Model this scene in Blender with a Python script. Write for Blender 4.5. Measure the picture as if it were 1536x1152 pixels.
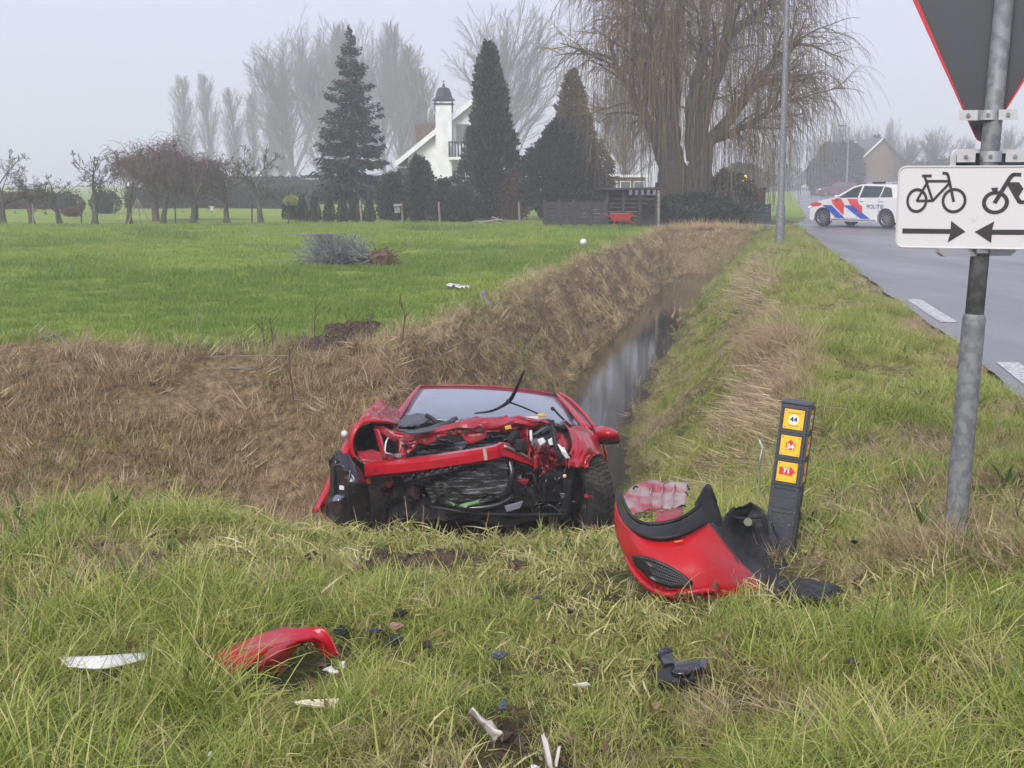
import bpy, math, random
import numpy as np
from mathutils import Vector, Matrix

for o in list(bpy.data.objects): bpy.data.objects.remove(o)
S = bpy.context.scene
C = S.collection
R = math.radians
PI = math.pi

# ------------------------------------------------------------------ camera
CAMH, PITCH, FPX = 1.55, R(8.64), 2000.0
cam_d = bpy.data.cameras.new('camera'); cam = bpy.data.objects.new('camera', cam_d); C.objects.link(cam)
cam.location = (0, 0, CAMH); cam.rotation_euler = (PI/2 - PITCH, 0, 0)
cam_d.sensor_width = 36; cam_d.lens = FPX/1536*36; cam_d.clip_end = 3000; cam_d.clip_start = 0.05
S.camera = cam

# ------------------------------------------------------------------ world, sun, exposure
SUN_EL, SUN_AZ = R(38), R(200)
w = bpy.data.worlds.new('World'); S.world = w; w.use_nodes = True
nt = w.node_tree; nt.nodes.clear()
sky = nt.nodes.new('ShaderNodeTexSky'); sky.sky_type = 'NISHITA'; sky.sun_disc = False
sky.sun_elevation = SUN_EL; sky.sun_rotation = SUN_AZ; sky.air_density = 1.0; sky.dust_density = 4.0; sky.ozone_density = 1.0
mix = nt.nodes.new('ShaderNodeMixRGB'); mix.inputs[0].default_value = 0.86
mix.inputs[2].default_value = (2.85, 2.85, 3.75, 1)          # the even overcast layer
bg = nt.nodes.new('ShaderNodeBackground'); bg.inputs[1].default_value = 0.12
out = nt.nodes.new('ShaderNodeOutputWorld')
nt.links.new(sky.outputs[0], mix.inputs[1]); nt.links.new(mix.outputs[0], bg.inputs[0]); nt.links.new(bg.outputs[0], out.inputs[0])
sd = bpy.data.lights.new('sun', 'SUN'); sd.energy = 1.5; sd.angle = R(30); sd.color = (1, .96, .89)
sun = bpy.data.objects.new('sun', sd); C.objects.link(sun)
# sky sun_rotation is measured clockwise from +Y
sdir = Vector((math.sin(SUN_AZ)*math.cos(SUN_EL), math.cos(SUN_AZ)*math.cos(SUN_EL), math.sin(SUN_EL)))
sun.rotation_euler = sdir.to_track_quat('Z', 'Y').to_euler()
sun.location = (0, 0, 30)
S.view_settings.view_transform = 'Standard'; S.view_settings.look = 'None'
S.view_settings.exposure = 1.18; S.view_settings.gamma = 1; S.view_settings.use_curve_mapping = False
cy = S.cycles
cy.max_bounces = 6; cy.diffuse_bounces = 3; cy.glossy_bounces = 3; cy.transmission_bounces = 4; cy.volume_bounces = 2
cy.transparent_max_bounces = 6; cy.use_denoising = True; cy.volume_max_steps = 64
cy.caustics_reflective = False; cy.caustics_refractive = False
cy.sample_clamp_indirect = 6

# ------------------------------------------------------------------ pixel of the photograph -> place in the world
SP, CP = math.sin(PITCH), math.cos(PITCH)
def W(px, py, Y):                      # point at distance Y in front of the camera
    t = (py - 576)/FPX; dy = CP - t*SP; dz = -(SP + t*CP); s = Y/dy
    return Vector(((px - 768)/FPX*s, Y, CAMH + dz*s))
def G(px, py, z=0.0):                  # point on the level z
    t = (py - 576)/FPX; dz = -(SP + t*CP); s = (z - CAMH)/dz
    return Vector(((px - 768)/FPX*s, (CP - t*SP)*s, z))

# ------------------------------------------------------------------ noise
def _h(ix, iy, seed):
    n = (ix.astype(np.int64)*374761393 + iy.astype(np.int64)*668265263 + seed*1274126177) & 0x7fffffff
    n = ((n ^ (n >> 13))*1274126177) & 0x7fffffff
    n = n ^ (n >> 16)
    return (n & 0xffff)/65535.0
def vn(x, y, sc, seed=0):
    x = np.asarray(x, float)*sc; y = np.asarray(y, float)*sc
    ix = np.floor(x); iy = np.floor(y); fx = x-ix; fy = y-iy
    fx = fx*fx*(3-2*fx); fy = fy*fy*(3-2*fy)
    a = _h(ix, iy, seed); b = _h(ix+1, iy, seed); c = _h(ix, iy+1, seed); d = _h(ix+1, iy+1, seed)
    return (a*(1-fx)+b*fx)*(1-fy) + (c*(1-fx)+d*fx)*fy
def fbm(x, y, sc, seed=0, o=3):
    s = 0; a = 1; t = 0
    for i in range(o):
        s = s + a*vn(x, y, sc*2**i, seed+i*17); t += a; a *= .5
    return s/t
def sst(a, b, x):
    t = np.clip((np.asarray(x, float)-a)/(b-a), 0, 1); return t*t*(3-2*t)

# ------------------------------------------------------------------ mesh builder
class MB:
    def __init__(s): s.V = []; s.F = []; s.n = 0; s.A = []
    def add(s, v, f, m=0, rnd=0.5):
        v = np.asarray(v, float).reshape(-1, 3); f = np.asarray(f, int)
        if f.ndim == 1: f = f[None]
        s.V.append(v); s.F.append((f + s.n, m)); s.n += len(v)
        s.A.append(np.full(len(v), rnd) if np.isscalar(rnd) else np.asarray(rnd, float))
        return s
    def box(s, c, d, rot=None, m=0, bev=0):
        x, y, z = [q/2 for q in d]
        if bev:
            b = min(bev, x*.9, y*.9, z*.9)
            P = []
            for (sx, sy, sz) in [(-1,-1,-1),(1,-1,-1),(1,1,-1),(-1,1,-1),(-1,-1,1),(1,-1,1),(1,1,1),(-1,1,1)]:
                P += [(sx*x, sy*(y-b), sz*(z-b)), (sx*(x-b), sy*y, sz*(z-b)), (sx*(x-b), sy*(y-b), sz*z)]
            v = np.array(P)
            X = lambda i: i*3; Yv = lambda i: i*3+1; Z = lambda i: i*3+2
            q = [(Z(3),Z(2),Z(1),Z(0)),(Z(4),Z(5),Z(6),Z(7)),(Yv(0),Yv(1),Yv(5),Yv(4)),(Yv(2),Yv(3),Yv(7),Yv(6)),(X(1),X(2),X(6),X(5)),(X(3),X(0),X(4),X(7)),
                 (Z(0),Z(1),Yv(1),Yv(0)),(Z(2),Z(3),Yv(3),Yv(2)),(Z(1),Z(2),X(2),X(1)),(Z(3),Z(0),X(0),X(3)),
                 (Yv(4),Yv(5),Z(5),Z(4)),(Yv(6),Yv(7),Z(7),Z(6)),(X(5),X(6),Z(6),Z(5)),(X(7),X(4),Z(4),Z(7)),
                 (X(0),Yv(0),Yv(4),X(4)),(Yv(1),X(1),X(5),Yv(5)),(X(2),Yv(2),Yv(6),X(6)),(Yv(3),X(3),X(7),Yv(7))]
            tr = [(X(0),Z(0),Yv(0)),(Yv(1),Z(1),X(1)),(X(2),Z(2),Yv(2)),(Yv(3),Z(3),X(3)),(Yv(4),Z(4),X(4)),(X(5),Z(5),Yv(5)),(Yv(6),Z(6),X(6)),(X(7),Z(7),Yv(7))]
        else:
            v = np.array([(-x,-y,-z),(x,-y,-z),(x,y,-z),(-x,y,-z),(-x,-y,z),(x,-y,z),(x,y,z),(-x,y,z)])
            q = [(3,2,1,0),(4,5,6,7),(0,1,5,4),(2,3,7,6),(1,2,6,5),(3,0,4,7)]; tr = []
        if rot is not None: v = v @ np.array(rot.to_3x3()).T
        v = v + np.array(c)
        s.add(v, q, m)
        if tr:
            s.F.append((np.array(tr) + s.n - len(v), m))
        return s
    def tube(s, pts, r, n=6, m=0, rnd=.5, cap=True, closed=False):
        P = np.array([tuple(p) for p in pts], float); k = len(P)
        r = np.full(k, r) if np.isscalar(r) else np.asarray(r, float)
        T = np.gradient(P, axis=0); T /= np.linalg.norm(T, axis=1)[:, None] + 1e-12
        up = np.array([0, 0, 1.]) if abs(T[0][2]) < .9 else np.array([1., 0, 0])
        U = np.cross(T, up); U /= np.linalg.norm(U, axis=1)[:, None] + 1e-12
        for i in range(1, k):
            u = U[i-1] - T[i]*np.dot(U[i-1], T[i]); l = np.linalg.norm(u)
            if l > 1e-6: U[i] = u/l
        N = np.cross(T, U)
        a = np.linspace(0, 2*PI, n, endpoint=False)
        v = P[:, None] + (np.cos(a)[None, :, None]*U[:, None] + np.sin(a)[None, :, None]*N[:, None])*r[:, None, None]
        i = np.arange(k-1)[:, None]*n; j = np.arange(n)[None]; j2 = (j+1) % n
        f = np.stack([i+j, i+n+j, i+n+j2, i+j2], -1).reshape(-1, 4)
        s.add(v, f, m, rnd)
        if cap and n > 3:
            b = s.n - k*n
            s.F.append((np.arange(n)[None]+b, m)); s.F.append((np.arange(n)[None, ::-1]+b+(k-1)*n, m))
        return s
    def cyl(s, a, b, r, n=16, m=0, r2=None): return s.tube([a, b], [r, r if r2 is None else r2], n, m)
    def prism(s, pts, off, m=0):       # polygon (3-D points) with thickness vector off
        P = np.array([tuple(p) for p in pts], float); k = len(P); o = np.array(tuple(off), float)
        b = s.n
        s.add(np.vstack([P, P+o]), np.arange(k)[None], m)
        s.F.append((np.arange(k)[None, ::-1]+b+k, m))
        i = np.arange(k); j = (i+1) % k
        s.F.append((np.stack([i, i+k, j+k, j], -1)+b, m)); return s
    def grid(s, P, m=0, rnd=.5, wrapu=False):
        P = np.asarray(P, float); a, b = P.shape[:2]
        i = np.arange(a-1)[:, None]*b; j = np.arange(b-(0 if wrapu else 1))[None]; j2 = (j+1) % b
        s.add(P.reshape(-1, 3), np.stack([i+j, i+j2, i+b+j2, i+b+j], -1).reshape(-1, 4), m, rnd); return s
    def lathe(s, prof, c, axis='z', n=20, m=0):
        a = np.linspace(0, 2*PI, n, endpoint=False); P = []
        for r, h in prof:
            if axis == 'z': P.append(np.stack([r*np.cos(a), r*np.sin(a), np.full(n, h)], -1))
            elif axis == 'x': P.append(np.stack([np.full(n, h), r*np.cos(a), r*np.sin(a)], -1))
            else: P.append(np.stack([r*np.cos(a), np.full(n, h), r*np.sin(a)], -1))
        P = np.array(P) + np.array(tuple(c)); return s.grid(P, m, wrapu=True)
    def ball(s, c, r, n=12, m=0, k=7):
        rr = (r, r, r) if np.isscalar(r) else r
        th = np.linspace(0.02, PI-.02, k); a = np.linspace(0, 2*PI, n, endpoint=False)
        P = np.stack([np.sin(th)[:, None]*np.cos(a)*rr[0], np.sin(th)[:, None]*np.sin(a)*rr[1], np.cos(th)[:, None]*np.ones(n)*rr[2]], -1)[::-1]
        b = s.n; s.grid(P+np.array(tuple(c)), m, wrapu=True)
        s.F.append((np.arange(n)[None, ::-1]+b, m)); s.F.append((np.arange(n)[None]+b+(k-1)*n, m)); return s
    def leaves(s, P, size, D=None, m=0, asp=.5, rng=None, jit=1.0):   # one small kite-shaped quad per point, along D
        n = len(P); rng = rng or np.random.default_rng(1)
        d = rng.normal(size=(n, 3)); d /= np.linalg.norm(d, axis=1)[:, None]
        if D is not None: d = D + d*jit*.5; d /= np.linalg.norm(d, axis=1)[:, None]
        q = rng.normal(size=(n, 3)); q = np.cross(d, q); q /= np.linalg.norm(q, axis=1)[:, None]+1e-9
        L = (size*(0.6+.8*rng.random(n)))[:, None] if np.isscalar(size) else size[:, None]
        v = np.stack([P, P+d*L*.5+q*L*asp*.5, P+d*L, P+d*L*.5-q*L*asp*.5], 1)
        s.add(v, np.arange(n*4).reshape(n, 4), m, np.repeat(rng.random(n), 4)); return s
    def mesh(s, name, mats, smooth=False):
        V = np.vstack(s.V); me = bpy.data.meshes.new(name)
        me.vertices.add(len(V)); me.vertices.foreach_set('co', V.ravel())
        lt = np.concatenate([np.full(len(f), f.shape[1]) for f, m in s.F]); li = np.concatenate([f.ravel() for f, m in s.F])
        mi = np.concatenate([np.full(len(f), m) for f, m in s.F])
        me.loops.add(len(li)); me.loops.foreach_set('vertex_index', li)
        me.polygons.add(len(lt)); me.polygons.foreach_set('loop_start', np.concatenate([[0], np.cumsum(lt)[:-1]])); me.polygons.foreach_set('loop_total', lt)
        me.polygons.foreach_set('material_index', mi)
        me.polygons.foreach_set('use_smooth', np.full(len(lt), bool(smooth)))
        for mm in (mats if isinstance(mats, (list, tuple)) else [mats]): me.materials.append(mm)
        a = me.attributes.new('rnd', 'FLOAT', 'POINT'); a.data.foreach_set('value', np.concatenate(s.A))
        me.update(calc_edges=True); me.validate()
        return me
    def build(s, name, mats, parent=None, smooth=False, label=None, solid=0, bevel=0, smang=None, local=False):
        me = s.mesh(name, mats, smooth)
        o = bpy.data.objects.new(name, me); C.objects.link(o)
        if parent is not None:
            o.parent = parent
            if not local:
                base = parent
                off = Vector((0, 0, 0))
                while base is not None: off += base.location; base = base.parent
                me.transform(Matrix.Translation(-off))
        if label: o['label'] = label
        if solid:
            q = o.modifiers.new('s', 'SOLIDIFY'); q.thickness = solid; q.offset = 0
        if bevel:
            q = o.modifiers.new('b', 'BEVEL'); q.width = bevel; q.segments = 2; q.limit_method = 'ANGLE'; q.angle_limit = R(40)
        if smooth and smang:
            me.set_sharp_from_angle(angle=R(smang))
        return o
def tag(o, label=None, cat=None, group=None, kind=None):
    if label: o['label'] = label
    if cat: o['category'] = cat
    if group: o['group'] = group
    if kind: o['kind'] = kind
    return o
def empty(name, loc, label, cat, group=None):
    o = bpy.data.objects.new(name, None); C.objects.link(o); o.location = loc; o.empty_display_size = .1
    return tag(o, label, cat, group)
def copy_tree(o, parent=None):
    c = o.copy(); C.objects.link(c)
    if parent is not None: c.parent = parent
    for ch in list(o.children): copy_tree(ch, c)
    return c

# ------------------------------------------------------------------ materials
def mat(name, col, rough=.6, metal=0, col2=None, ns=6.0, nlo=.35, nhi=.65, bump=0, bs=60., spec=.5, coat=0, objc=True, detail=4, dirt=None, dirts=3., dirtlo=.5):
    m = bpy.data.materials.new(name); m.use_nodes = True; n = m.node_tree.nodes; l = m.node_tree.links
    b = n['Principled BSDF']; b.inputs['Roughness'].default_value = rough; b.inputs['Metallic'].default_value = metal
    b.inputs['Specular IOR Level'].default_value = spec; b.inputs['Coat Weight'].default_value = coat
    tc = n.new('ShaderNodeTexCoord'); src = tc.outputs['Object']
    cur = None
    if col2 is not None:
        t = n.new('ShaderNodeTexNoise'); t.inputs['Scale'].default_value = ns; t.inputs['Detail'].default_value = detail; l.new(src, t.inputs['Vector'])
        r = n.new('ShaderNodeMapRange'); r.inputs[1].default_value = nlo; r.inputs[2].default_value = nhi; l.new(t.outputs[0], r.inputs[0])
        x = n.new('ShaderNodeMixRGB'); l.new(r.outputs[0], x.inputs[0]); x.inputs[1].default_value = (*col, 1); x.inputs[2].default_value = (*col2, 1); cur = x.outputs[0]
    if dirt is not None:
        t = n.new('ShaderNodeTexNoise'); t.inputs['Scale'].default_value = dirts; t.inputs['Detail'].default_value = 8; t.inputs['Roughness'].default_value = .7; l.new(src, t.inputs['Vector'])
        r = n.new('ShaderNodeMapRange'); r.inputs[1].default_value = dirtlo; r.inputs[2].default_value = dirtlo+.18; l.new(t.outputs[0], r.inputs[0])
        x = n.new('ShaderNodeMixRGB'); l.new(r.outputs[0], x.inputs[0]); x.inputs[2].default_value = (*dirt, 1)
        if cur: l.new(cur, x.inputs[1])
        else: x.inputs[1].default_value = (*col, 1)
        cur = x.outputs[0]
    if cur: l.new(cur, b.inputs['Base Color'])
    else: b.inputs['Base Color'].default_value = (*col, 1)
    if bump:
        t = n.new('ShaderNodeTexNoise'); t.inputs['Scale'].default_value = bs; t.inputs['Detail'].default_value = 5; l.new(src, t.inputs['Vector'])
        q = n.new('ShaderNodeBump'); q.inputs['Strength'].default_value = bump; q.inputs['Distance'].default_value = .02; l.new(t.outputs[0], q.inputs['Height']); l.new(q.outputs[0], b.inputs['Normal'])
    return m
def leafmat(name, stops, trans=.35, rough=.5, inst=.5, patch=None):
    """stops: colours spread over a random number per blade and per tuft"""
    m = bpy.data.materials.new(name); m.use_nodes = True; n = m.node_tree.nodes; l = m.node_tree.links
    n.remove(n['Principled BSDF']); o = n['Material Output']
    a = n.new('ShaderNodeAttribute'); a.attribute_name = 'rnd'
    oi = n.new('ShaderNodeObjectInfo')
    mx = n.new('ShaderNodeMath'); mx.operation = 'MULTIPLY_ADD'; mx.inputs[1].default_value = inst; l.new(oi.outputs['Random'], mx.inputs[0])
    m2 = n.new('ShaderNodeMath'); m2.operation = 'MULTIPLY'; m2.inputs[1].default_value = 1-inst; l.new(a.outputs['Fac'], m2.inputs[0]); l.new(m2.outputs[0], mx.inputs[2])
    cr = n.new('ShaderNodeValToRGB'); e = cr.color_ramp.elements
    while len(e) < len(stops): e.new(.5)
    for i, (p, c) in enumerate(stops): e[i].position = p; e[i].color = (*c, 1)
    l.new(mx.outputs[0], cr.inputs[0])
    d = n.new('ShaderNodeBsdfPrincipled'); d.inputs['Roughness'].default_value = rough; d.inputs['Specular IOR Level'].default_value = .35
    t = n.new('ShaderNodeBsdfTranslucent'); x = n.new('ShaderNodeMixShader'); x.inputs[0].default_value = trans
    l.new(cr.outputs[0], d.inputs['Base Color']); l.new(cr.outputs[0], t.inputs['Color'])
    l.new(d.outputs[0], x.inputs[1]); l.new(t.outputs[0], x.inputs[2]); l.new(x.outputs[0], o.inputs['Surface'])
    return m

# ------------------------------------------------------------------ lie of the land
def xc(y): return np.interp(y, [6, 10, 17.4, 30, 44, 60], [-.6, -.1, 1.2, 3.4, 6.3, 9.5])      # middle of the ditch
def rl(y): return np.interp(y, [-10, 9.5, 12.5, 18.6, 29.1, 46, 59, 125, 600], [.3, 3.67, 4.25, 5.24, 7.0, 9.9, 12.9, 26.4, 124])  # left edge of the road
def hcap(x, y):
    """how tall the turf stands: trodden and torn in front of the wreck and the bumper"""
    c = sst(-1.5, -1.15, x)*(1-sst(.75, 1.0, x))*sst(4.7, 5.2, y)
    b = sst(.0, .25, x)*(1-sst(1.4, 1.7, x))*sst(4.1, 4.4, y)*(1-sst(5.6, 6, y))
    a = sst(-.9, -.6, x)*(1-sst(.5, .8, x))*.25*(1-sst(4.5, 5.2, y))
    d = np.exp(-(((x-1.9)/.22)**2+((y-5.35)/.3)**2))
    return np.maximum(.24, 1-.68*c-.62*b-a-.6*d)
def rr(y): return np.interp(y, [-10, 12, 40, 52, 60, 125, 600], [8.0, 10.5, 15.6, 17.6, 17.6, 30.4, 129])
def base_z(x, y):
    x = np.asarray(x, float); y = np.asarray(y, float)
    u = x - xc(y)
    wl = 1.42 + .18*vn(y, y*0, .9, 5)
    left = sst(-wl, -.42, u); ra = np.interp(y, [8, 12, 18, 34], [.42, .16, .20, .34]) + .12*(vn(x, y, 1.4, 19)-.5); right = 1 - sst(ra, 2.35 + .3*vn(y, y*0, .35, 9), u)
    right = right*.75 + .25*(1-np.clip((u-ra)/2.0, 0, 1))
    pa = np.where(u < 0, left**.85, right)
    D = np.interp(y, [5.9, 6.5, 7.3, 8.4, 9.4, 11.7, 14, 41.5, 43.6], [0, .3, .8, .98, 1.0, 1.8, 1.45, 1.42, 0])
    za = -D*pa
    Db = 1.22*sst(5.95, 7.9, y)*(1-sst(10.2, 12.45 + .25*(vn(x, x*0, .8, 3)-.5), y)**.8)
    pb = 1 - sst(-1.0, .6, x - xc(y))
    zb = -Db*pb
    return np.minimum(za, zb)
def ground_z(x, y):
    x = np.asarray(x, float); y = np.asarray(y, float)
    z = base_z(x, y)
    onroad = sst(.5, .05, rl(y) - x) if False else (1-sst(.0, .5, rl(y) - x))*(1-sst(-.2, .4, x-rr(y)))
    amp = .05 + .10*np.clip(-z*2, 0, 1)
    fade = 1-sst(60, 120, y)
    nz = (fbm(x, y, 1.1, 2, 3)-.5)*amp*1.6*fade + (fbm(x, y, 4, 4, 3)-.5)*(.05+.13*np.clip(-z*2, 0, 1))*fade
    field = sst(0.2, 1.5, -(x-xc(y)+1.5))*(y > 12.6)
    nz = nz + field*(fbm(x, y, .12, 21, 2)-.5)*.12*fade
    mound = .35*np.exp(-(((x-9.2)/1.6)**2 + ((y-54)/3.0)**2))
    # the wheel rut and torn turf just in front of the car
    rut = -.03*np.exp(-(((x+.36)/.30)**2 + ((y-5.6)/.28)**2)) - .075*sst(-1.25, -.8, x)*(1-sst(.7, 1.0, x))*sst(5.0, 5.7, y)*(1-sst(6.6, 7, y)) - .09*np.exp(-(((x-.66)/.2)**2 + ((y-6.1)/.4)**2)) + .10*(fbm(x, y, 1.7, 61, 2)-.5)*(y < 9)*(x < 2.6)*(1-sst(-.9, -.6, x)*(1-sst(.8, 1.0, x))*sst(4.8, 5.3, y))
    return (z + nz + rut)*(1-onroad) - .03*onroad + mound*(1-onroad)
def gz(x, y): return float(ground_z(np.array([x]), np.array([y]))[0])
WATER = -1.3
# ------------------------------------------------------------------ ground
def spaced(segs):
    a = [segs[0][0]]
    for s0, s1, d in segs: a += list(np.linspace(s0, s1, max(1, int(round((s1-s0)/d)))+1)[1:])
    return np.array(a)
xs = spaced([(-500, -60, 20), (-60, -14, 1.5), (-14, -6, .25), (-6, 5, .07), (5, 12, .2), (12, 40, 1.4), (40, 500, 20)])
ys = spaced([(-12, 2.5, 1.0), (2.5, 14, .07), (14, 26, .14), (26, 50, .3), (50, 110, 2.), (110, 500, 15)])
XX, YY = np.meshgrid(xs, ys); ZZ = ground_z(XX, YY)
gm = MB(); gm.grid(np.stack([XX, YY, ZZ], -1))
def zone_masks(x, y):
    u = x - xc(y); b = base_z(x, y)
    bankA = sst(-1.75, -1.35, u)*(1-sst(.2, .6, u))*sst(8, 10, y)*(1-sst(44.5, 46, y))
    bankA = np.maximum(bankA, sst(41.5, 43, y)*(1-sst(45.5, 46.5, y))*sst(-2, -1.4, u)*(1-sst(1.0, 1.9, u)))
    bankB = sst(6.6, 7.4, y)*(1-sst(12.35, 12.8, y+.7*(fbm(x, y, 1.3, 31, 2)-.5)))*(1-sst(-.3, .5, u))
    dry = np.maximum(bankA, bankB)
    straw = np.exp(-((u-2.05-.5*(vn(y, y*0, .25, 7)-.5))/.24)**2)*sst(6.8, 8, y)*(1-sst(20, 30, y))*(.15+.75*sst(.35, .6, vn(x, y, .7, 12)))
    straw = np.maximum(straw, .22*np.exp(-((u-.75)/.25)**2)*sst(8, 11, y)*(1-sst(20, 26, y)))   # reedy strip along the water
    straw = np.maximum(straw, .9*np.exp(-(((x-1.45)/.55)**2+((y-5.15)/.25)**2)))
    mud = 1.2*np.exp(-(((x+.32)/.36)**4+((y-5.46+.1*np.sin(x*9))/.36)**4))*(.55+.45*(vn(x, y, 7, 8) > .35))
    mud = np.maximum(mud, 1.2*np.exp(-(((x+1.66-(y-13.2)*.17)/.2)**4+((y-13.3)/.85)**4))*(.4+.6*(vn(x, y, 3, 8) > .35)))
    mud = np.maximum(mud, .9*np.exp(-(((x+.02)/.16)**2+((y-3.55)/.22)**2)))
    mud = np.maximum(mud, .8*np.exp(-(((x+.42)/.13)**2+((y-4.2)/.13)**2)))
    mud = np.maximum(mud, .8*np.exp(-(((x-.42)/.28)**2+((y-4.75)/.16)**2)))
    mud = np.maximum(mud, sst(-.75, -1.15, b)*(u > -1)*.6) if False else mud
    return dry, straw, mud
fx, fy = XX.ravel(), YY.ravel()
dry, straw, mud = zone_masks(fx, fy)
field = (fy > 12.4)*(fx < xc(fy)-1.3)*1.0
def ground_mat():
    m = bpy.data.materials.new('turf_soil'); m.use_nodes = True; n = m.node_tree.nodes; l = m.node_tree.links
    b = n['Principled BSDF']; b.inputs['Roughness'].default_value = .95; b.inputs['Specular IOR Level'].default_value = .15
    tc = n.new('ShaderNodeTexCoord')
    def noise(sc, d=6, r=.6):
        t = n.new('ShaderNodeTexNoise'); t.inputs['Scale'].default_value = sc; t.inputs['Detail'].default_value = d; t.inputs['Roughness'].default_value = r
        l.new(tc.outputs['Object'], t.inputs['Vector']); return t.outputs[0]
    def ramp(src, st):
        c = n.new('ShaderNodeValToRGB'); e = c.color_ramp.elements
        while len(e) < len(st): e.new(.5)
        for i, (p, q) in enumerate(st): e[i].position = p; e[i].color = (*q, 1)
        l.new(src, c.inputs[0]); return c.outputs[0]
    def mix(f, a, bb):
        x = n.new('ShaderNodeMixRGB'); l.new(f, x.inputs[0]); l.new(a, x.inputs[1]); l.new(bb, x.inputs[2]); return x.outputs[0]
    def attr(nm):
        a = n.new('ShaderNodeAttribute'); a.attribute_name = nm; return a.outputs['Fac']
    verge = ramp(noise(9), [(.3, (.05, .05, .02)), (.5, (.11, .12, .035)), (.7, (.20, .18, .08))])
    fa = ramp(noise(.45, 8, .65), [(.32, (.14, .21, .034)), (.5, (.22, .30, .048)), (.66, (.34, .40, .09))])
    fb = ramp(noise(18, 6, .7), [(.35, (.08, .14, .022)), (.6, (.25, .33, .07))])
    x = n.new('ShaderNodeMixRGB'); x.inputs[0].default_value = .4; l.new(fa, x.inputs[1]); l.new(fb, x.inputs[2])
    dryc = ramp(noise(14, 8, .75), [(.3, (.05, .036, .018)), (.5, (.19, .14, .075)), (.7, (.38, .30, .17))])
    soil = ramp(noise(22, 8, .7), [(.3, (.018, .012, .008)), (.6, (.06, .042, .028)), (.75, (.10, .075, .05))])
    c = mix(attr('field'), verge, x.outputs[0]); c = mix(attr('dry'), c, dryc); c = mix(attr('mud'), c, soil)
    l.new(c, b.inputs['Base Color'])
    q = n.new('ShaderNodeBump'); q.inputs['Strength'].default_value = .9; q.inputs['Distance'].default_value = .04; l.new(noise(30, 8, .75), q.inputs['Height']); l.new(q.outputs[0], b.inputs['Normal'])
    return m
ground = gm.build('ground', ground_mat(), smooth=True); tag(ground, kind='structure')
for nm, arr in (('dry', np.maximum(dry, straw)), ('mud', mud), ('field', np.where(fy > 50, 1.0, field))):
    a = ground.data.attributes.new(nm, 'FLOAT', 'POINT'); a.data.foreach_set('value', np.asarray(arr, float))

# ------------------------------------------------------------------ water
wy = np.linspace(9.6, 43.6, 90); wx = np.linspace(-1, 1, 9)
P = np.array([[(xc(y)+q*1.15, y, WATER) for q in wx] for y in wy])
wm = bpy.data.materials.new('ditch_water'); wm.use_nodes = True; n = wm.node_tree.nodes; l = wm.node_tree.links
b = n['Principled BSDF']; b.inputs['Base Color'].default_value = (.02, .02, .014, 1); b.inputs['Roughness'].default_value = .06; b.inputs['IOR'].default_value = 1.45
t = n.new('ShaderNodeTexNoise'); t.inputs['Scale'].default_value = 7; t.inputs['Detail'].default_value = 3
tc = n.new('ShaderNodeTexCoord'); l.new(tc.outputs['Object'], t.inputs['Vector'])
q = n.new('ShaderNodeBump'); q.inputs['Strength'].default_value = .05; q.inputs['Distance'].default_value = .02; l.new(t.outputs[0], q.inputs['Height']); l.new(q.outputs[0], b.inputs['Normal'])
tag(MB().grid(P).build('water', wm), kind='structure')

# ------------------------------------------------------------------ roads
def asphalt_mat():
    m = bpy.data.materials.new('wet_asphalt'); m.use_nodes = True; n = m.node_tree.nodes; l = m.node_tree.links
    b = n['Principled BSDF']; tc = n.new('ShaderNodeTexCoord')
    def noise(sc, d=5, stretch=None):
        t = n.new('ShaderNodeTexNoise'); t.inputs['Scale'].default_value = sc; t.inputs['Detail'].default_value = d
        if stretch:
            mp = n.new('ShaderNodeMapping'); mp.inputs['Scale'].default_value = stretch; mp.inputs['Rotation'].default_value = (0, 0, R(10)); l.new(tc.outputs['Object'], mp.inputs[0]); l.new(mp.outputs[0], t.inputs['Vector'])
        else: l.new(tc.outputs['Object'], t.inputs['Vector'])
        return t.outputs[0]
    c = n.new('ShaderNodeValToRGB'); e = c.color_ramp.elements; e[0].position = .35; e[0].color = (.115, .117, .118, 1); e[1].position = .7; e[1].color = (.17, .172, .172, 1)
    l.new(noise(.5, 6, (1, .12, 1)), c.inputs[0])
    f = n.new('ShaderNodeMixRGB'); f.blend_type = 'MULTIPLY'; f.inputs[0].default_value = .5; l.new(c.outputs[0], f.inputs[1])
    c2 = n.new('ShaderNodeValToRGB'); c2.color_ramp.elements[0].position = .3; c2.color_ramp.elements[0].color = (.35, .35, .35, 1); c2.color_ramp.elements[1].position = .6; c2.color_ramp.elements[1].color = (1.6, 1.6, 1.6, 1)
    l.new(noise(120, 3), c2.inputs[0]); l.new(c2.outputs[0], f.inputs[2]); l.new(f.outputs[0], b.inputs['Base Color'])
    r = n.new('ShaderNodeMapRange'); r.inputs[1].default_value = .35; r.inputs[2].default_value = .65; r.inputs[3].default_value = .30; r.inputs[4].default_value = .44; l.new(noise(.8, 5, (1, .2, 1)), r.inputs[0]); l.new(r.outputs[0], b.inputs['Roughness'])
    q = n.new('ShaderNodeBump'); q.inputs['Strength'].default_value = .35; q.inputs['Distance'].default_value = .006; l.new(noise(150, 3), q.inputs['Height']); l.new(q.outputs[0], b.inputs['Normal'])
    return m
ASPH = asphalt_mat()
ry = np.concatenate([np.arange(-12, 60, .25), np.arange(60, 480, 6)])
P = np.array([[(rl(y)+(rr(y)-rl(y))*k/8 + (.10*(fbm(np.array([y]), np.array([0.]), 1.6, 41, 3)[0]-.5) if k == 0 else 0), y, .004) for k in range(9)] for y in ry])
tag(MB().grid(P).build('road', ASPH), kind='structure')
sx = np.arange(-60, 10.6, .5)
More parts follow.
